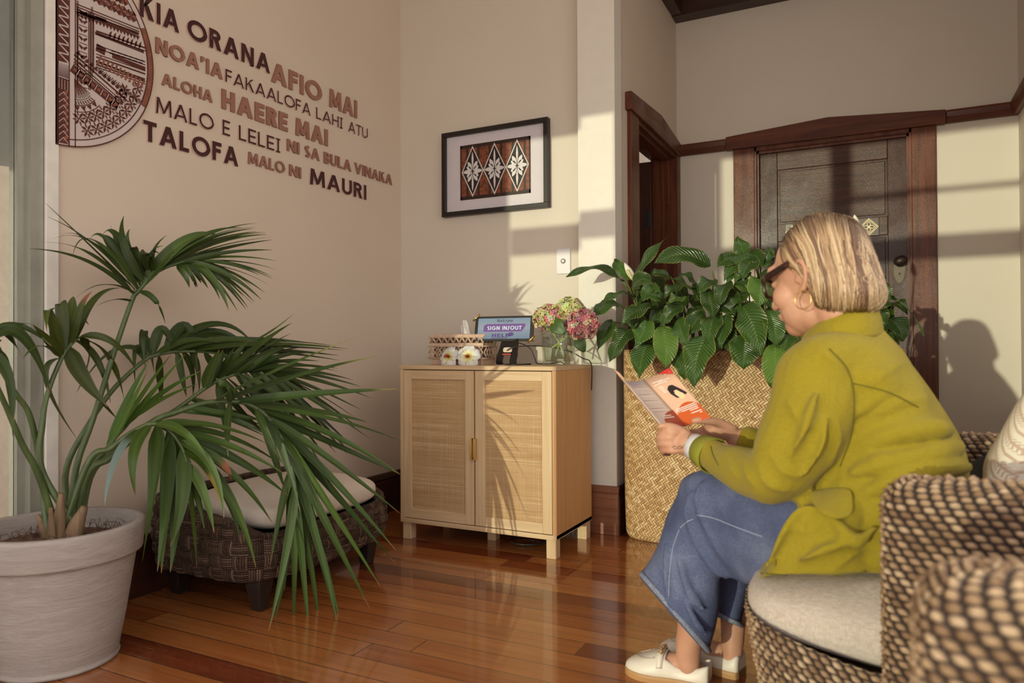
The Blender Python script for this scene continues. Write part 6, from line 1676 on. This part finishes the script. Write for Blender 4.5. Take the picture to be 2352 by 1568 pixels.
# ---- hair: bob with streaked locks, tucked behind the ear
hb = [hell(-.020, 0, .030, .092, .083, .098, 48, 34), hell(-.048, 0, -.030, .066, .082, .088, 48, 34), hell(-.074, .0, -.072, .046, .068, .042, 40, 28), hell(-.030, .0, .042, .078, .078, .070, 24, 18)]
t = NT('streaked_blonde_hair'); 
a_ = t.attr(); n = t.noise(t.coord('Object'), 160, 3)
t.base(t.mix(t.range(n, .35, .7, 0.0, .35), a_, t.mix(.5, a_, (.10, .055, .03)))); t.rough(.42); t.spec(.5); t.bump(n, .3, .002)
M['hair'] = t.m
hairb = join(*[(g[0], g[1]) for g in hb])
M['hairbase'] = plain('dark_blonde_hair_roots', (.24, .135, .07), .5, .35, 70, bump=.3)
bmh = bmesh.new()
for p in hairb[0]: bmh.verts.new(p)
rh_ = bmesh.ops.convex_hull(bmh, input=bmh.verts); bmh.normal_update()
bv = BVHTree.FromBMesh(bmh); bmh.free()
def cast(px, py):
    d = Vector(ray(px, py)).normalized(); h = bv.ray_cast(Vector(CAM_P), d)
    return (h[0], h[1]) if h[0] is not None else (None, None)
hair = put('hair', hairb, M['hairbase'], per_, True)
remesh(hair, .006, 6, .5)
rnd = random.Random(21)
LK = []
part = [(1784, 556), (1797, 526), (1825, 500), (1865, 487), (1905, 487), (1942, 498), (1968, 518), (1988, 545), (2000, 575)]
ends = [(1858, 640), (1876, 690), (1888, 712), (1915, 722), (1945, 718), (1975, 716), (2002, 716), (2020, 704), (2030, 684)]
mids = [(1808, 596), (1832, 582), (1858, 575), (1890, 580), (1925, 590), (1955, 600), (1982, 605), (2004, 610), (2014, 625)]
blond = [(.50, .33, .17), (.62, .44, .26), (.36, .20, .10), (.15, .078, .045), (.44, .27, .14), (.56, .38, .22), (.09, .048, .032)]
NL = 760
for k in range(NL):
    t_ = (k + .5) / NL
    S0 = cat(np.array(part, float), 101)[int(t_ * 100)]; E0 = cat(np.array(ends, float), 101)[int(min(1, t_ + rnd.uniform(-.06, .06)) * 100) if t_ + .06 < 1 else 100]; M0 = cat(np.array(mids, float), 101)[int(t_ * 100)]
    j = lambda a: rnd.uniform(-a, a)
    path = cat(np.array([S0 + (j(4), abs(j(3)) + 2), (S0 + M0) / 2 + (j(4) - 3 * (1 - t_), j(4) - 6), M0 + (j(6), j(6)), (M0 + E0) / 2 + (6 + j(6), j(6) - 2), E0 + (j(5), j(8))]), 22)
    pts, last = [], None; lift = rnd.uniform(.0004, .0045)
    for i, (x, y) in enumerate(path):
        h, nn = cast(x, y)
        if h is None:
            if len(pts) > 8: break
            pts = []; continue
        pts.append(h + nn * lift)
    if len(pts) < 8: continue
    pts = np.array(pts)
    if np.linalg.norm(np.diff(pts, axis=0), axis=1).max() > .02: continue
    r = .0022 * rnd.uniform(.6, 1.4) * np.sin(np.linspace(.35, math.pi - .12, len(pts))) + .0006
    sv = noise.noise(Vector((t_ * 16, 3.1, 0))) + .45 * noise.noise(Vector((t_ * 60, 7.7, 0))) + rnd.uniform(-.12, .12)
    c = np.array((.60, .43, .26)) if sv > .12 else (np.array((.42, .26, .14)) if sv > -.12 else np.array((.17, .09, .052)))
    if t_ > .86: c = c * np.array((.75, .70, .68))
    c = c * rnd.uniform(.85, 1.15)
    for s in (1, -1):
        P2 = pts if s == 1 else pts - 2 * np.outer((pts - HC) @ HL, HL)
        g = tube(P2, r, 4, None, True, flat=.6, up=tuple(HL))
        f_ = np.repeat(np.linspace(0, 1, len(pts)), 4)
        rootc = np.array((.10, .055, .035))
        w_ = np.clip((.30 - f_) / .22, 0, 1)[:, None] * .75
        LK.append((g[0], g[1], {'col': np.outer(np.ones(len(f_)), c) * (1 - w_) + rootc * w_}))
put('hair_locks', join(*LK), M['hair'], hair, True)

# ---- glasses and earring
M['tort'] = plain('dark_tortoiseshell', (.035, .012, .008), .25, .8, 60)
gl = thing('glasses', tuple(HC), None, None); gl.parent = per_
gl.location = HC - ORG[per_.name]
def gring(s, ra, rb, d):
    return np.array([hp(.112 - .10 * (abs(.034 + ra * math.cos(a)) ** 2) / .034 * .3 + d - .012 * (abs(.034 + .03 * math.cos(a)) / .06), s * (.034 + ra * math.copysign(abs(math.cos(a)) ** .6, math.cos(a))), -.004 + rb * math.copysign(abs(math.sin(a)) ** .6, math.sin(a))) for a in np.linspace(0, 2 * math.pi, 29)[:-1]])
for s in (1, -1):
    g = loft([gring(s, .031, .024, .004), gring(s, .025, .018, .004), gring(s, .025, .018, -.002), gring(s, .031, .024, -.002), gring(s, .031, .024, .004)], False)
    fix_normals(put('rim', g, M['tort'], gl, True))
    lens = loft([gring(s, .026, .019, .0012), gring(s, .026, .019, .0002)])
    t = NT('tinted_lens'); t.base((.45, .52, .30)); t.rough(.05); t.b.inputs['Alpha'].default_value = .45
    put('lens', lens, t.m, gl, True)
    put('temple_arm', loft([ering(hp(f, s * l, u), HL * .0022, HU * h_, 12, 4) for f, l, u, h_ in ((.094, .064, .010, .010), (.080, .071, .012, .009), (.045, .078, .016, .0075), (.010, .081, .022, .006), (-.006, .083, .022, .005), (-.018, .085, .012, .004))]), M['tort'], gl, True)
put('bridge', tube([hp(.114, -.007, .006), hp(.118, 0, .010), hp(.114, .007, .006)], .0035, 8, 10), M['tort'], gl, True)
ec_ = at(1838, 692, 1.628)
ee = hp(-.006, .083, -.048)
P = [ee + HU * (-.019 + .019 * math.cos(a)) + HF * (.019 * math.sin(a)) + HL * .004 for a in np.linspace(0, 2 * math.pi, 33)]
put('hoop_earring', tube(P, .0012, 8), M['gold'], per_, True, label='thin gold hoop earring')

# ---- jacket
J = rings([sring((1742, 1326), (2110, 1322), 1.72, .185, p=2.6), sring((1752, 1290), (2140, 1290), 1.72, .195, p=2.6), sring((1790, 1200), (2185, 1200), 1.73, .195), sring((1828, 1110), (2218, 1100), 1.74, .19), sring((1832, 1040), (2208, 1035), 1.75, .185),
          sring((1826, 970), (2186, 985), 1.755, .185), sring((1818, 905), (2152, 930), 1.76, .195), sring((1815, 850), (2108, 868), 1.765, .205), sring((1832, 805), (2066, 808), 1.765, .165), sring((1856, 772), (2026, 764), 1.755, .105), sring((1872, 752), (2008, 742), 1.75, .080)])
jk = [J]
jk.append(ptube([(1935, 850, 1.66, .085), (1880, 865, 1.615, .088), (1858, 940, 1.585, .086), (1825, 1020, 1.57, .082), (1785, 1080, 1.575, .072), (1735, 1088, 1.61, .060), (1685, 1072, 1.67, .051), (1645, 1050, 1.725, .045), (1622, 1038, 1.755, .041)], 20, 60))
jk.append(ptube([(1960, 850, 1.86, .085), (1925, 860, 1.93, .085), (1870, 960, 1.975, .078), (1820, 1050, 1.985, .064), (1765, 1040, 1.955, .050), (1720, 1019, 1.935, .040)], 20, 50))
# drape of the jacket front over the thigh
jk.append(rings([sring((1862, 1130), (1990, 1150), 1.60, .07), sring((1812, 1180), (1990, 1190), 1.585, .085), sring((1775, 1250), (2000, 1260), 1.585, .09), sring((1744, 1328), (2010, 1322), 1.59, .085, p=2.6)]))
# folds
def ridge(P, r):       # a fold lying along the garment surface, found on the shapes built so far
    B = join(*[(g[0], g[1]) for g in jk]); t_ = BVHTree.FromPolygons([tuple(p) for p in B[0]], B[1]); Q = cat(np.array(P, float), 14); pts = []
    for x, y in Q:
        d = Vector(ray(x, y)).normalized(); h = t_.ray_cast(Vector(CAM_P), d)
        if h[0] is not None: pts.append(np.array(h[0] + d * (r * .35)))
    if len(pts) > 4:
        n = len(pts); jk.append(blob(pts, [r * (.35 + .65 * math.sin(math.pi * i / (n - 1))) for i in range(n)], 8, 24))
for P_, r_ in (([(1800, 905), (1830, 960), (1850, 1040)], .011), ([(1850, 900), (1880, 980), (1880, 1060)], .012), ([(1905, 930), (1925, 1000), (1910, 1070)], .010), ([(1760, 1030), (1800, 1080), (1860, 1105)], .011), ([(1735, 1060), (1770, 1110), (1830, 1135)], .010),
               ([(1700, 1045), (1712, 1085), (1740, 1120)], .008), ([(1665, 1040), (1676, 1075), (1692, 1105)], .007), ([(1965, 1060), (2040, 1030), (2150, 1015)], .013), ([(1960, 1095), (2040, 1070), (2190, 1050)], .013), ([(1975, 1010), (2060, 975), (2160, 965)], .011),
               ([(1990, 960), (2060, 925), (2130, 915)], .010), ([(1985, 890), (2040, 850), (2075, 835)], .009), ([(1955, 1130), (2060, 1110), (2215, 1085)], .012), ([(1770, 1290), (1800, 1230), (1850, 1180)], .010), ([(1830, 1310), (1880, 1260), (1960, 1225)], .012),
               ([(1900, 1320), (1950, 1280), (2005, 1250)], .011), ([(1800, 1200), (1840, 1220), (1900, 1215)], .009), ([(1870, 800), (1910, 830), (1945, 870)], .008)):
    ridge(P_, r_)
def fold(P, r):
    r *= 1.15
    jk.append(blob([at(x, y, Y - .012) for x, y, Y in P], [r * .4] + [r] * (len(P) - 2) + [r * .4], 8, 24))
fold([(1960, 1085, 1.57), (2050, 1060, 1.575), (2150, 1040, 1.62), (2200, 1025, 1.68)], .020)
fold([(1985, 1020, 1.585), (2060, 1000, 1.585), (2140, 985, 1.62), (2178, 985, 1.66)], .018)
fold([(1990, 1130, 1.56), (2080, 1095, 1.57), (2170, 1075, 1.62), (2222, 1075, 1.68)], .020)
fold([(1955, 950, 1.575), (2030, 900, 1.60), (2090, 880, 1.66)], .016)
fold([(1890, 1160, 1.52), (1960, 1240, 1.505), (2010, 1215, 1.53)], .018)
fold([(1760, 1300, 1.53), (1800, 1220, 1.52), (1840, 1170, 1.53), (1880, 1165, 1.53)], .012)
fold([(1830, 1290, 1.505), (1900, 1260, 1.495), (1975, 1240, 1.51)], .014)
fold([(1700, 1050, 1.62), (1720, 1090, 1.585), (1755, 1120, 1.57)], .010)
fold([(1740, 1045, 1.58), (1760, 1090, 1.54), (1800, 1125, 1.535)], .011)
fold([(1660, 1048, 1.68), (1672, 1078, 1.645), (1690, 1100, 1.64)], .008)
fold([(1875, 905, 1.51), (1850, 980, 1.495), (1815, 1050, 1.50)], .012)
fold([(1905, 960, 1.515), (1885, 1030, 1.505), (1850, 1095, 1.51)], .010)
M['olive'] = weave('olive_cotton_jacket', (.268, .200, .013), (.325, .250, .020), 900, .35)
JG = join(*[(g[0], g[1]) for g in jk])
jacket = put('jacket', JG, M['olive'], per_, True)
remesh(jacket, .0055, 3, .5)
def crease(o, name, size, strength, turb):
    tx = bpy.data.textures.new(name, 'MARBLE'); tx.marble_type = 'SOFT'; tx.noise_scale = size; tx.turbulence = turb; tx.noise_depth = 1
    m = o.modifiers.new('creases', 'DISPLACE'); m.texture = tx; m.strength = strength; m.mid_level = .5; m.texture_coords = 'LOCAL'
crease(jacket, 'cloth_creases', .16, .014, 7)
def surf_tree(o):
    dg = bpy.context.evaluated_depsgraph_get(); dg.update(); e_ = o.evaluated_get(dg); m_ = e_.to_mesh(); O_ = ORG[per_.name]
    V_ = [tuple(np.array(v.co) + O_) for v in m_.vertices]; F_ = [tuple(p.vertices) for p in m_.polygons]; e_.to_mesh_clear()
    return BVHTree.FromPolygons(V_, F_)
jb = surf_tree(jacket)
def onj(px, py, off=.004):
    d = Vector(ray(px, py)).normalized(); h = jb.ray_cast(Vector(CAM_P), d)
    return np.array(h[0] - d * off) if h[0] is not None else at(px, py, 1.55)
# stand-up collar
cl_ = [sring((1838, 786), (2022, 758), 1.745, .118), sring((1844, 770), (2022, 740), 1.743, .118), sring((1866, 742), (2016, 700), 1.738, .108), sring((1876, 736), (2010, 694), 1.738, .102), sring((1882, 742), (2004, 702), 1.738, .095), sring((1866, 776), (2012, 746), 1.742, .104)]
fix_normals(put('collar', loft([r_ for r_ in cat(np.array(cl_).reshape(6, -1), 21).reshape(21, -1, 3)], False), M['olive'], jacket, True))
# collar fall at the back and side
cf = [sring((1830, 800), (2032, 770), 1.747, .130), sring((1852, 768), (2026, 732), 1.741, .122), sring((1874, 737), (2012, 695), 1.738, .106)]
cf2 = [r_ * 1.0 for r_ in cf]
fix_normals(put('collar_fall', loft([r_ for r_ in cat(np.array(cf2).reshape(3, -1), 9).reshape(9, -1, 3)], False), M['olive'], jacket, True)).modifiers.new('solid', 'SOLIDIFY').thickness = .004
# pocket flap
fl = [[(1852, 1132), (1880, 1126), (1915, 1120), (1958, 1120)], [(1862, 1152), (1888, 1150), (1920, 1148), (1960, 1148)], [(1876, 1170), (1902, 1176), (1930, 1180), (1961, 1172)], [(1890, 1182), (1912, 1190), (1932, 1195), (1955, 1184)]]
V = [onj(x, y, .007 + .004 * j) for j, r_ in enumerate(fl) for x, y in r_]
F = [(j * 4 + i, j * 4 + i + 1, (j + 1) * 4 + i + 1, (j + 1) * 4 + i) for j in range(3) for i in range(3)]
pfp = put('pocket_flap', (np.array(V), F), M['olive'], jacket, True); so = pfp.modifiers.new('solid', 'SOLIDIFY'); so.thickness = .004; subsurf(pfp, 2)
M['seam'] = plain('dark_olive_seam', (.13, .11, .010), .9)
def seam(P, r=.0011, off=.002, par=jacket, mat=None, f=None):
    Q = cat(np.array(P, float), 26); return put('seam', tube([(f or onj)(x, y, off) for x, y in Q], r, 5), mat or M['seam'], par, True)
seam([(1905, 800), (1948, 850), (1962, 920), (1955, 1000), (1930, 1070)])
seam([(1960, 880), (2040, 900), (2110, 935)])
seam([(1748, 1316), (1850, 1322), (1940, 1320), (1990, 1312)])
seam([(1632, 1024), (1638, 1045), (1650, 1068)])
# sleeve cuffs and bracelet cuff of the left wrist
M['oliveL'] = plain('light_olive_lining', (.30, .31, .03), .8)
def cuff(P, name, mat, par, r0, r1, th=.003):
    c0, c1_ = at(*P[0]), at(*P[1]); ax = c1_ - c0; ax /= np.linalg.norm(ax); u = np.cross(ax, (0, 0, 1)); u /= np.linalg.norm(u); v = np.cross(ax, u)
    L = [ering(c0, u * r0, v * r0, 28), ering(c1_, u * r1, v * r1, 28), ering(c1_, u * (r1 - th), v * (r1 - th), 28), ering(c0, u * (r0 - th), v * (r0 - th), 28), ering(c0, u * r0, v * r0, 28)]
    return fix_normals(put(name, loft(L, False), mat, par, True))
cuff([(1640, 1048, 1.735), (1613, 1034, 1.766)], 'cuff', M['oliveL'], jacket, .0435, .0385)
cuff([(1740, 1028, 1.94), (1708, 1014, 1.93)], 'cuff', M['olive'], jacket, .043, .040)
wt = cuff([(1611, 1033, 1.768), (1592, 1024, 1.780)], 'watch', M['swwhite'], per_, .0335, .0325)
put('watch_face', ellipsoid(at(1612, 1010, 1.765), [np.array([.012, .006, .004]), np.array([-.004, .012, 0]), np.array([0, -.001, .005])], 14, 8), M['gold'], wt, True)
put('bracelet', tube([at(1612 + 3 * math.sin(a), 1036 + 28 * math.cos(a), 1.775 + .034 * math.sin(a)) for a in np.linspace(0, 6.28, 30)], .0016, 6), plain('red_bracelet', (.30, .03, .02), .5), per_, True)

# ---- wide-leg jeans
jn = [rings([sring((1985, 1150), (2060, 1345), 1.72, .13), sring((1890, 1125), (1935, 1345), 1.69, .12), sring((1795, 1095), (1815, 1348), 1.70, .115), sring((1705, 1086), (1728, 1340), 1.755, .105), sring((1634, 1072), (1692, 1330), 1.80, .105), sring((1572, 1092), (1668, 1322), 1.83, .105),
             sring((1545, 1150), (1660, 1328), 1.855, .100), sring((1522, 1215), (1656, 1352), 1.87, .10), sring((1498, 1270), (1648, 1400), 1.875, .10), sring((1478, 1306), (1636, 1460), 1.88, .105), sring((1470, 1322), (1626, 1500), 1.882, .108)], 6),
      rings([sring((2000, 1120), (2060, 1345), 1.86, .14), sring((1850, 1110), (1900, 1345), 1.93, .11), sring((1720, 1110), (1765, 1325), 2.0, .10), sring((1650, 1140), (1745, 1310), 2.03, .095), sring((1630, 1240), (1735, 1330), 2.035, .095), sring((1640, 1330), (1722, 1375), 2.03, .09), sring((1648, 1415), (1704, 1440), 2.02, .088)], 6)]
jn.append(ellipsoid(at(2010, 1240, 1.75), [(.15, 0, 0), (0, .165, 0), (0, 0, .09)], 24, 16))
def jfold(P, r): jn.append(blob([at(x, y, Y) for x, y, Y in P], [r * .4] + [r] * (len(P) - 2) + [r * .4], 8, 26))
jfold([(1582, 1130, 1.74), (1578, 1180, 1.755), (1600, 1240, 1.765), (1640, 1300, 1.765), (1668, 1325, 1.78)], .013)
jfold([(1610, 1100, 1.73), (1600, 1150, 1.735), (1625, 1220, 1.735), (1665, 1290, 1.735)], .010)
jfold([(1560, 1280, 1.775), (1580, 1350, 1.775), (1615, 1400, 1.785)], .010)
jfold([(1530, 1250, 1.79), (1530, 1330, 1.785), (1545, 1410, 1.785)], .009)
jfold([(1575, 1380, 1.775), (1600, 1430, 1.78), (1625, 1460, 1.80)], .008)
t = NT('blue_denim'); v = t.coord(); n1 = t.noise(v, 9, 4); n2 = t.noise(t.coord('Object', (500, 500, 120)), 1, 3, .7); n3 = t.noise(t.coord('Object', (120, 120, 700)), 1, 3)
f = t.math('ADD', t.math('MULTIPLY', n1, .45), t.math('ADD', t.math('MULTIPLY', n2, .3), t.math('MULTIPLY', n3, .25)))
t.base(t.ramp(f, [(.34, (.055, .066, .135)), (.5, (.095, .113, .205)), (.66, (.185, .205, .31))])); t.rough(.85); t.spec(.15); t.bump(t.math('ADD', n2, n3), .35, .001); M['denim'] = t.m
JN = join(*[(g[0], g[1]) for g in jn])
jeans = put('jeans', JN, M['denim'], per_, True)
remesh(jeans, .0062, 4, .5)
crease(jeans, 'denim_creases', .14, .009, 6)
nb_ = surf_tree(jeans)
def onn(px, py, off=.003):
    d = Vector(ray(px, py)).normalized(); h = nb_.ray_cast(Vector(CAM_P), d)
    return np.array(h[0] - d * off) if h[0] is not None else at(px, py, 1.76)
M['thread'] = plain('pale_blue_stitching', (.36, .42, .55), .9)
seam([(1598, 1182), (1640, 1190), (1690, 1210), (1750, 1232)], .0010, .001, jeans, M['thread'], onn)
seam([(1562, 1212), (1578, 1198), (1592, 1192)], .0010, .001, jeans, M['thread'], onn)
seam([(1560, 1216), (1545, 1260), (1538, 1320), (1536, 1370)], .0009, .001, jeans, M['thread'], onn)
M['hem'] = plain('faded_denim_hem', (.20, .22, .29), .9, .45, 220)
hr = sring((1474, 1318), (1628, 1494), 1.882, .106, 60); hr = np.vstack([hr, hr[:2]])
put('hem', tube(hr, .0075, 8), M['hem'], jeans, True)
hr = sring((1649, 1411), (1705, 1436), 2.02, .087, 50); hr = np.vstack([hr, hr[:2]])
put('hem', tube(hr, .0065, 8), M['hem'], jeans, True)

# ---- loafers
M['loafer'] = plain('cream_leather', (.74, .66, .55), .4, .03, bump=.04)
M['sole'] = plain('tan_rubber_sole', (.46, .25, .10), .55)
def loafer(q, par):
    h, e_ = np.array(q['heel'] + (0,)), np.array(q['toe'] + (0,)); d = e_ - h; L = np.linalg.norm(d); d /= L; s = np.array([-d[1], d[0], 0]); w = q['w']
    prof = [(-.008, .50, .066), (.02, .80, .068), (.16, .92, .056), (.34, .90, .052), (.48, .97, .070), (.62, 1.08, .066), (.78, 1.06, .052), (.91, .80, .041), (.985, .42, .030), (1.0, .2, .022)]
    pr_ = cat(np.array(prof), 34); R_ = []
    for t_, ww, hh in pr_:
        c = h + d * (t_ * L); r = []
        for a in np.linspace(0, math.pi, 19):
            x = math.cos(a); z = math.sin(a)
            r.append(c + s * (w * ww * math.copysign(abs(x) ** .75, x)) + np.array([0, 0, .014 + (hh - .014) * z ** .8]))
        R_.append(np.array(r))
    sh = thing('shoe', tuple(h), None, None); sh.parent = par; sh.location = h - ORG[par.name]
    F = []
    n = 19; V = np.concatenate(R_)
    for k in range(len(R_) - 1):
        for i in range(n - 1):
            t_ = pr_[k][0]
            if t_ < .47 and 5 <= i <= 12: continue        # open top where the ankle goes in
            F.append((k * n + i, k * n + i + 1, (k + 1) * n + i + 1, (k + 1) * n + i))
    up_ = put('upper', (V, F), M['loafer'], sh, True); so = up_.modifiers.new('solid', 'SOLIDIFY'); so.thickness = .003
    put('heel_counter', (np.concatenate([R_[0], [h + d * (-.008 * L) + np.array([0, 0, .014])]]), [(i, i + 1, n) for i in range(n - 1)]), M['loafer'], sh, True)
    o2 = []
    for z, g_ in ((0, 1.0), (.012, 1.04), (.018, 1.0)):
        Lp = [h + d * (t_ * L) + s * (w * ww * g_ + .003) + np.array([0, 0, z]) for t_, ww, hh in pr_]; Rp = [h + d * (t_ * L) - s * (w * ww * g_ + .003) + np.array([0, 0, z]) for t_, ww, hh in pr_]
        o2.append(np.array(Lp + Rp[::-1]))
    fix_normals(put('sole', loft(o2), M['sole'], sh))
    put('heel', loft([np.array([h + d * (t_ * L) + s * (w * ww * .9 * q_) + np.array([0, 0, z]) for t_, ww, q_ in ((-.008, .5, 1), (.05, .85, 1), (.22, .9, 1), (.22, .9, -1), (.05, .85, -1), (-.008, .5, -1))]) for z in (0, .02)]), M['sole'], sh)
    def top(t_, x):
        k = int(np.argmin(abs(pr_[:, 0] - t_))); ww, hh = pr_[k][1], pr_[k][2]; a = math.acos(max(-1, min(1, x)))
        return h + d * (t_ * L) + s * (w * ww * math.copysign(abs(x) ** .75, x)) + np.array([0, 0, .014 + (hh - .014) * math.sin(a) ** .8 + .003])
    put('apron_seam', tube([top(.60 + .26 * math.cos(a * 1.0) * 1.0, .62 * math.sin(a)) for a in np.linspace(-1.5, 1.5, 30)], .0013, 6), plain('leather_seam', (.55, .45, .34), .5), sh, True)
    st = put('strap', loft([np.array([top(t0, x) + (0, 0, .001), top(t0 + .07, x) + (0, 0, .001), top(t0 + .07, x) + (0, 0, .004), top(t0, x) + (0, 0, .004)]) for t0, x in [(.52, q_) for q_ in np.linspace(-.95, .95, 17)]]), M['loafer'], sh, True)
    g = []
    for k in range(5):
        x0 = -.42 + .21 * k; c = top(.555, x0) + np.array([0, 0, .006]); r_ = .0075 if k % 2 == 0 else .006
        g.append(tube([c + s * (r_ * math.cos(a)) + d * (r_ * .7 * math.sin(a)) + np.array([0, 0, .002 * math.sin(a * 2)]) for a in np.linspace(0, 6.283, 17)], .0016, 6))
    put('chain_bit', join(*g), M['gold'], sh, True)
    return sh
loafer(FL, per_); loafer(FR, per_)

# ------------------------------------------------------------------ folded brochure held in both hands
br = thing('brochure', tuple(at(1545, 978, 1.82)), 'folded peach and orange brochure held open in both hands', 'brochure')
TL, TM, TR_ = at(1431.7, 872.5, 1.865), at(1480, 871, 1.945), at(1537, 845, 1.93)
BL, BM, BR_ = at(1519, 979, 1.765), at(1577, 978, 1.845), at(1633, 958, 1.83)
TX, BX = at(1408, 847.5, 1.93), at(1523, 986, 1.83)
def panel(a, b, c, d, name, mat):      # a top-left, b top-right, c bottom-left, d bottom-right
    n = np.cross(b - a, c - a); n /= np.linalg.norm(n)
    if n @ (CAM_P - a) < 0: n = -n
    fnn = lambda u, v, q=0.0: (a * (1 - u) * (1 - v) + b * u * (1 - v) + c * (1 - u) * v + d * u * v) + n * q + n * (.006 * math.sin(u * math.pi) * -1)
    g = gridmesh(lambda u, v: fnn(u, v), np.linspace(0, 1, 9), np.linspace(0, 1, 5))
    o = put(name, (g[0], g[1]), mat, br, True); so = o.modifiers.new('solid', 'SOLIDIFY'); so.thickness = .0006
    return o, fnn
def ink(fnn, polys, name, mat, par, q=.0012):
    V, F = [], []
    for P in polys:
        k = len(V); V += [fnn(min(1, max(0, u)), min(1, max(0, v)), q) for u, v in P]; F.append(tuple(range(k, k + len(P))))
    o = put(name, (np.array(V), F), mat, par); so = o.modifiers.new('solid', 'SOLIDIFY'); so.thickness = .0003
    return o
M['peach'] = plain('peach_paper', (.74, .46, .32), .5, .02); M['pale'] = plain('pale_paper', (.62, .50, .44), .5, .02)
M['i_red'] = plain('red_ink', (.58, .035, .03), .5, .02); M['i_or'] = plain('orange_ink', (.60, .11, .022), .5, .02); M['i_wh'] = plain('white_ink', (.82, .74, .68), .5, .02)
M['i_bk'] = plain('black_ink', (.02, .015, .015), .5, .02); M['i_mar'] = plain('maroon_ink', (.34, .06, .03), .5, .02); M['i_sk'] = plain('light_skin_ink', (.80, .60, .36), .5, .02)
o1, f1 = panel(TL, TM, BL, BM, 'left_panel', M['pale'])
o2, f2 = panel(TM, TR_, BM, BR_, 'right_panel', M['peach'])
o3, f3 = panel(TX, TL, BX, BL, 'outer_panel', M['peach'])
dsk = lambda cu, cv, ru, rv, a0=0, a1=360: [(cu + ru * math.cos(R(a)), cv + rv * math.sin(R(a))) for a in np.linspace(a0, a1, 25)]
ink(f2, [[(.52, .0), (1, 0), (1, .13)], ], 'red_corner', M['i_red'], o2)
ink(f2, [[(0.0, 1), (0.0, .80)] + [(.02 + u, .62 + .18 * (abs(u - .55) / .55) ** 2 ) for u in np.linspace(0, .98, 12)] + [(1, 1)]], 'orange_field', M['i_or'], o2)
ink(f2, [[(.46, .50), (.38, .40), (.40, .31), (.52, .26), (.66, .27), (.84, .42), (.92, .50), (.80, .51), (.66, .37), (.55, .37), (.50, .43), (.56, .52)]], 'dark_arch', M['i_bk'], o2, .0016)
ink(f2, [dsk(.67, .47, .17, .085)], 'pale_round', M['i_sk'], o2, .0014)
bars = lambda rows: [[(u0, v), (u1, v), (u1, v + .014), (u0, v + .014)] for u0, u1, v in rows]
ink(f2, bars([(.14, .5, .115), (.3, .75, .14), (.12, .62, .17), (.2, .34, .22), (.2, .36, .25), (.2, .34, .28), (.2, .33, .31), (.2, .34, .34)]), 'heading_lines', M['i_wh'], o2, .0018)
ink(f2, bars([(.12, .9, .69), (.1, .92, .72), (.12, .9, .75), (.15, .88, .78), (.1, .92, .83), (.14, .9, .86), (.12, .6, .90), (.1, .8, .95)]), 'text_lines', M['i_wh'], o2, .0018)
ink(f2, bars([(.7, .74, .055), (.76, .80, .05), (.82, .86, .05), (.88, .92, .055)]), 'script_words', M['i_wh'], o2, .0018)
ink(f1, [[(.35, 1), (.40, .86), (.55, .76), (.75, .70), (1, .68), (1, 1)]], 'maroon_field', M['i_mar'], o1)
ink(f1, bars([(.15, .85, .2 + .033 * k) for k in (0, 1, 2, 3, 5, 6, 7, 9, 10, 11, 12, 14)]), 'text_lines', M['i_wh'], o1, .0016)
ink(f1, bars([(.5, .8, .76), (.45, .85, .80), (.55, .8, .86), (.6, .8, .92)]), 'footer_lines', M['i_wh'], o1, .0016)
ink(f1, bars([(.2, .26, .06), (.3, .5, .07), (.54, .7, .065)]), 'script_words', plain('lilac_ink', (.42, .34, .62), .5), o1, .0016)
for o in list(bpy.data.objects):
    if o.parent is None and o.type == 'MESH' and 'kind' not in o.keys() and 'label' not in o.keys():
        print('UNLABELLED', o.name)
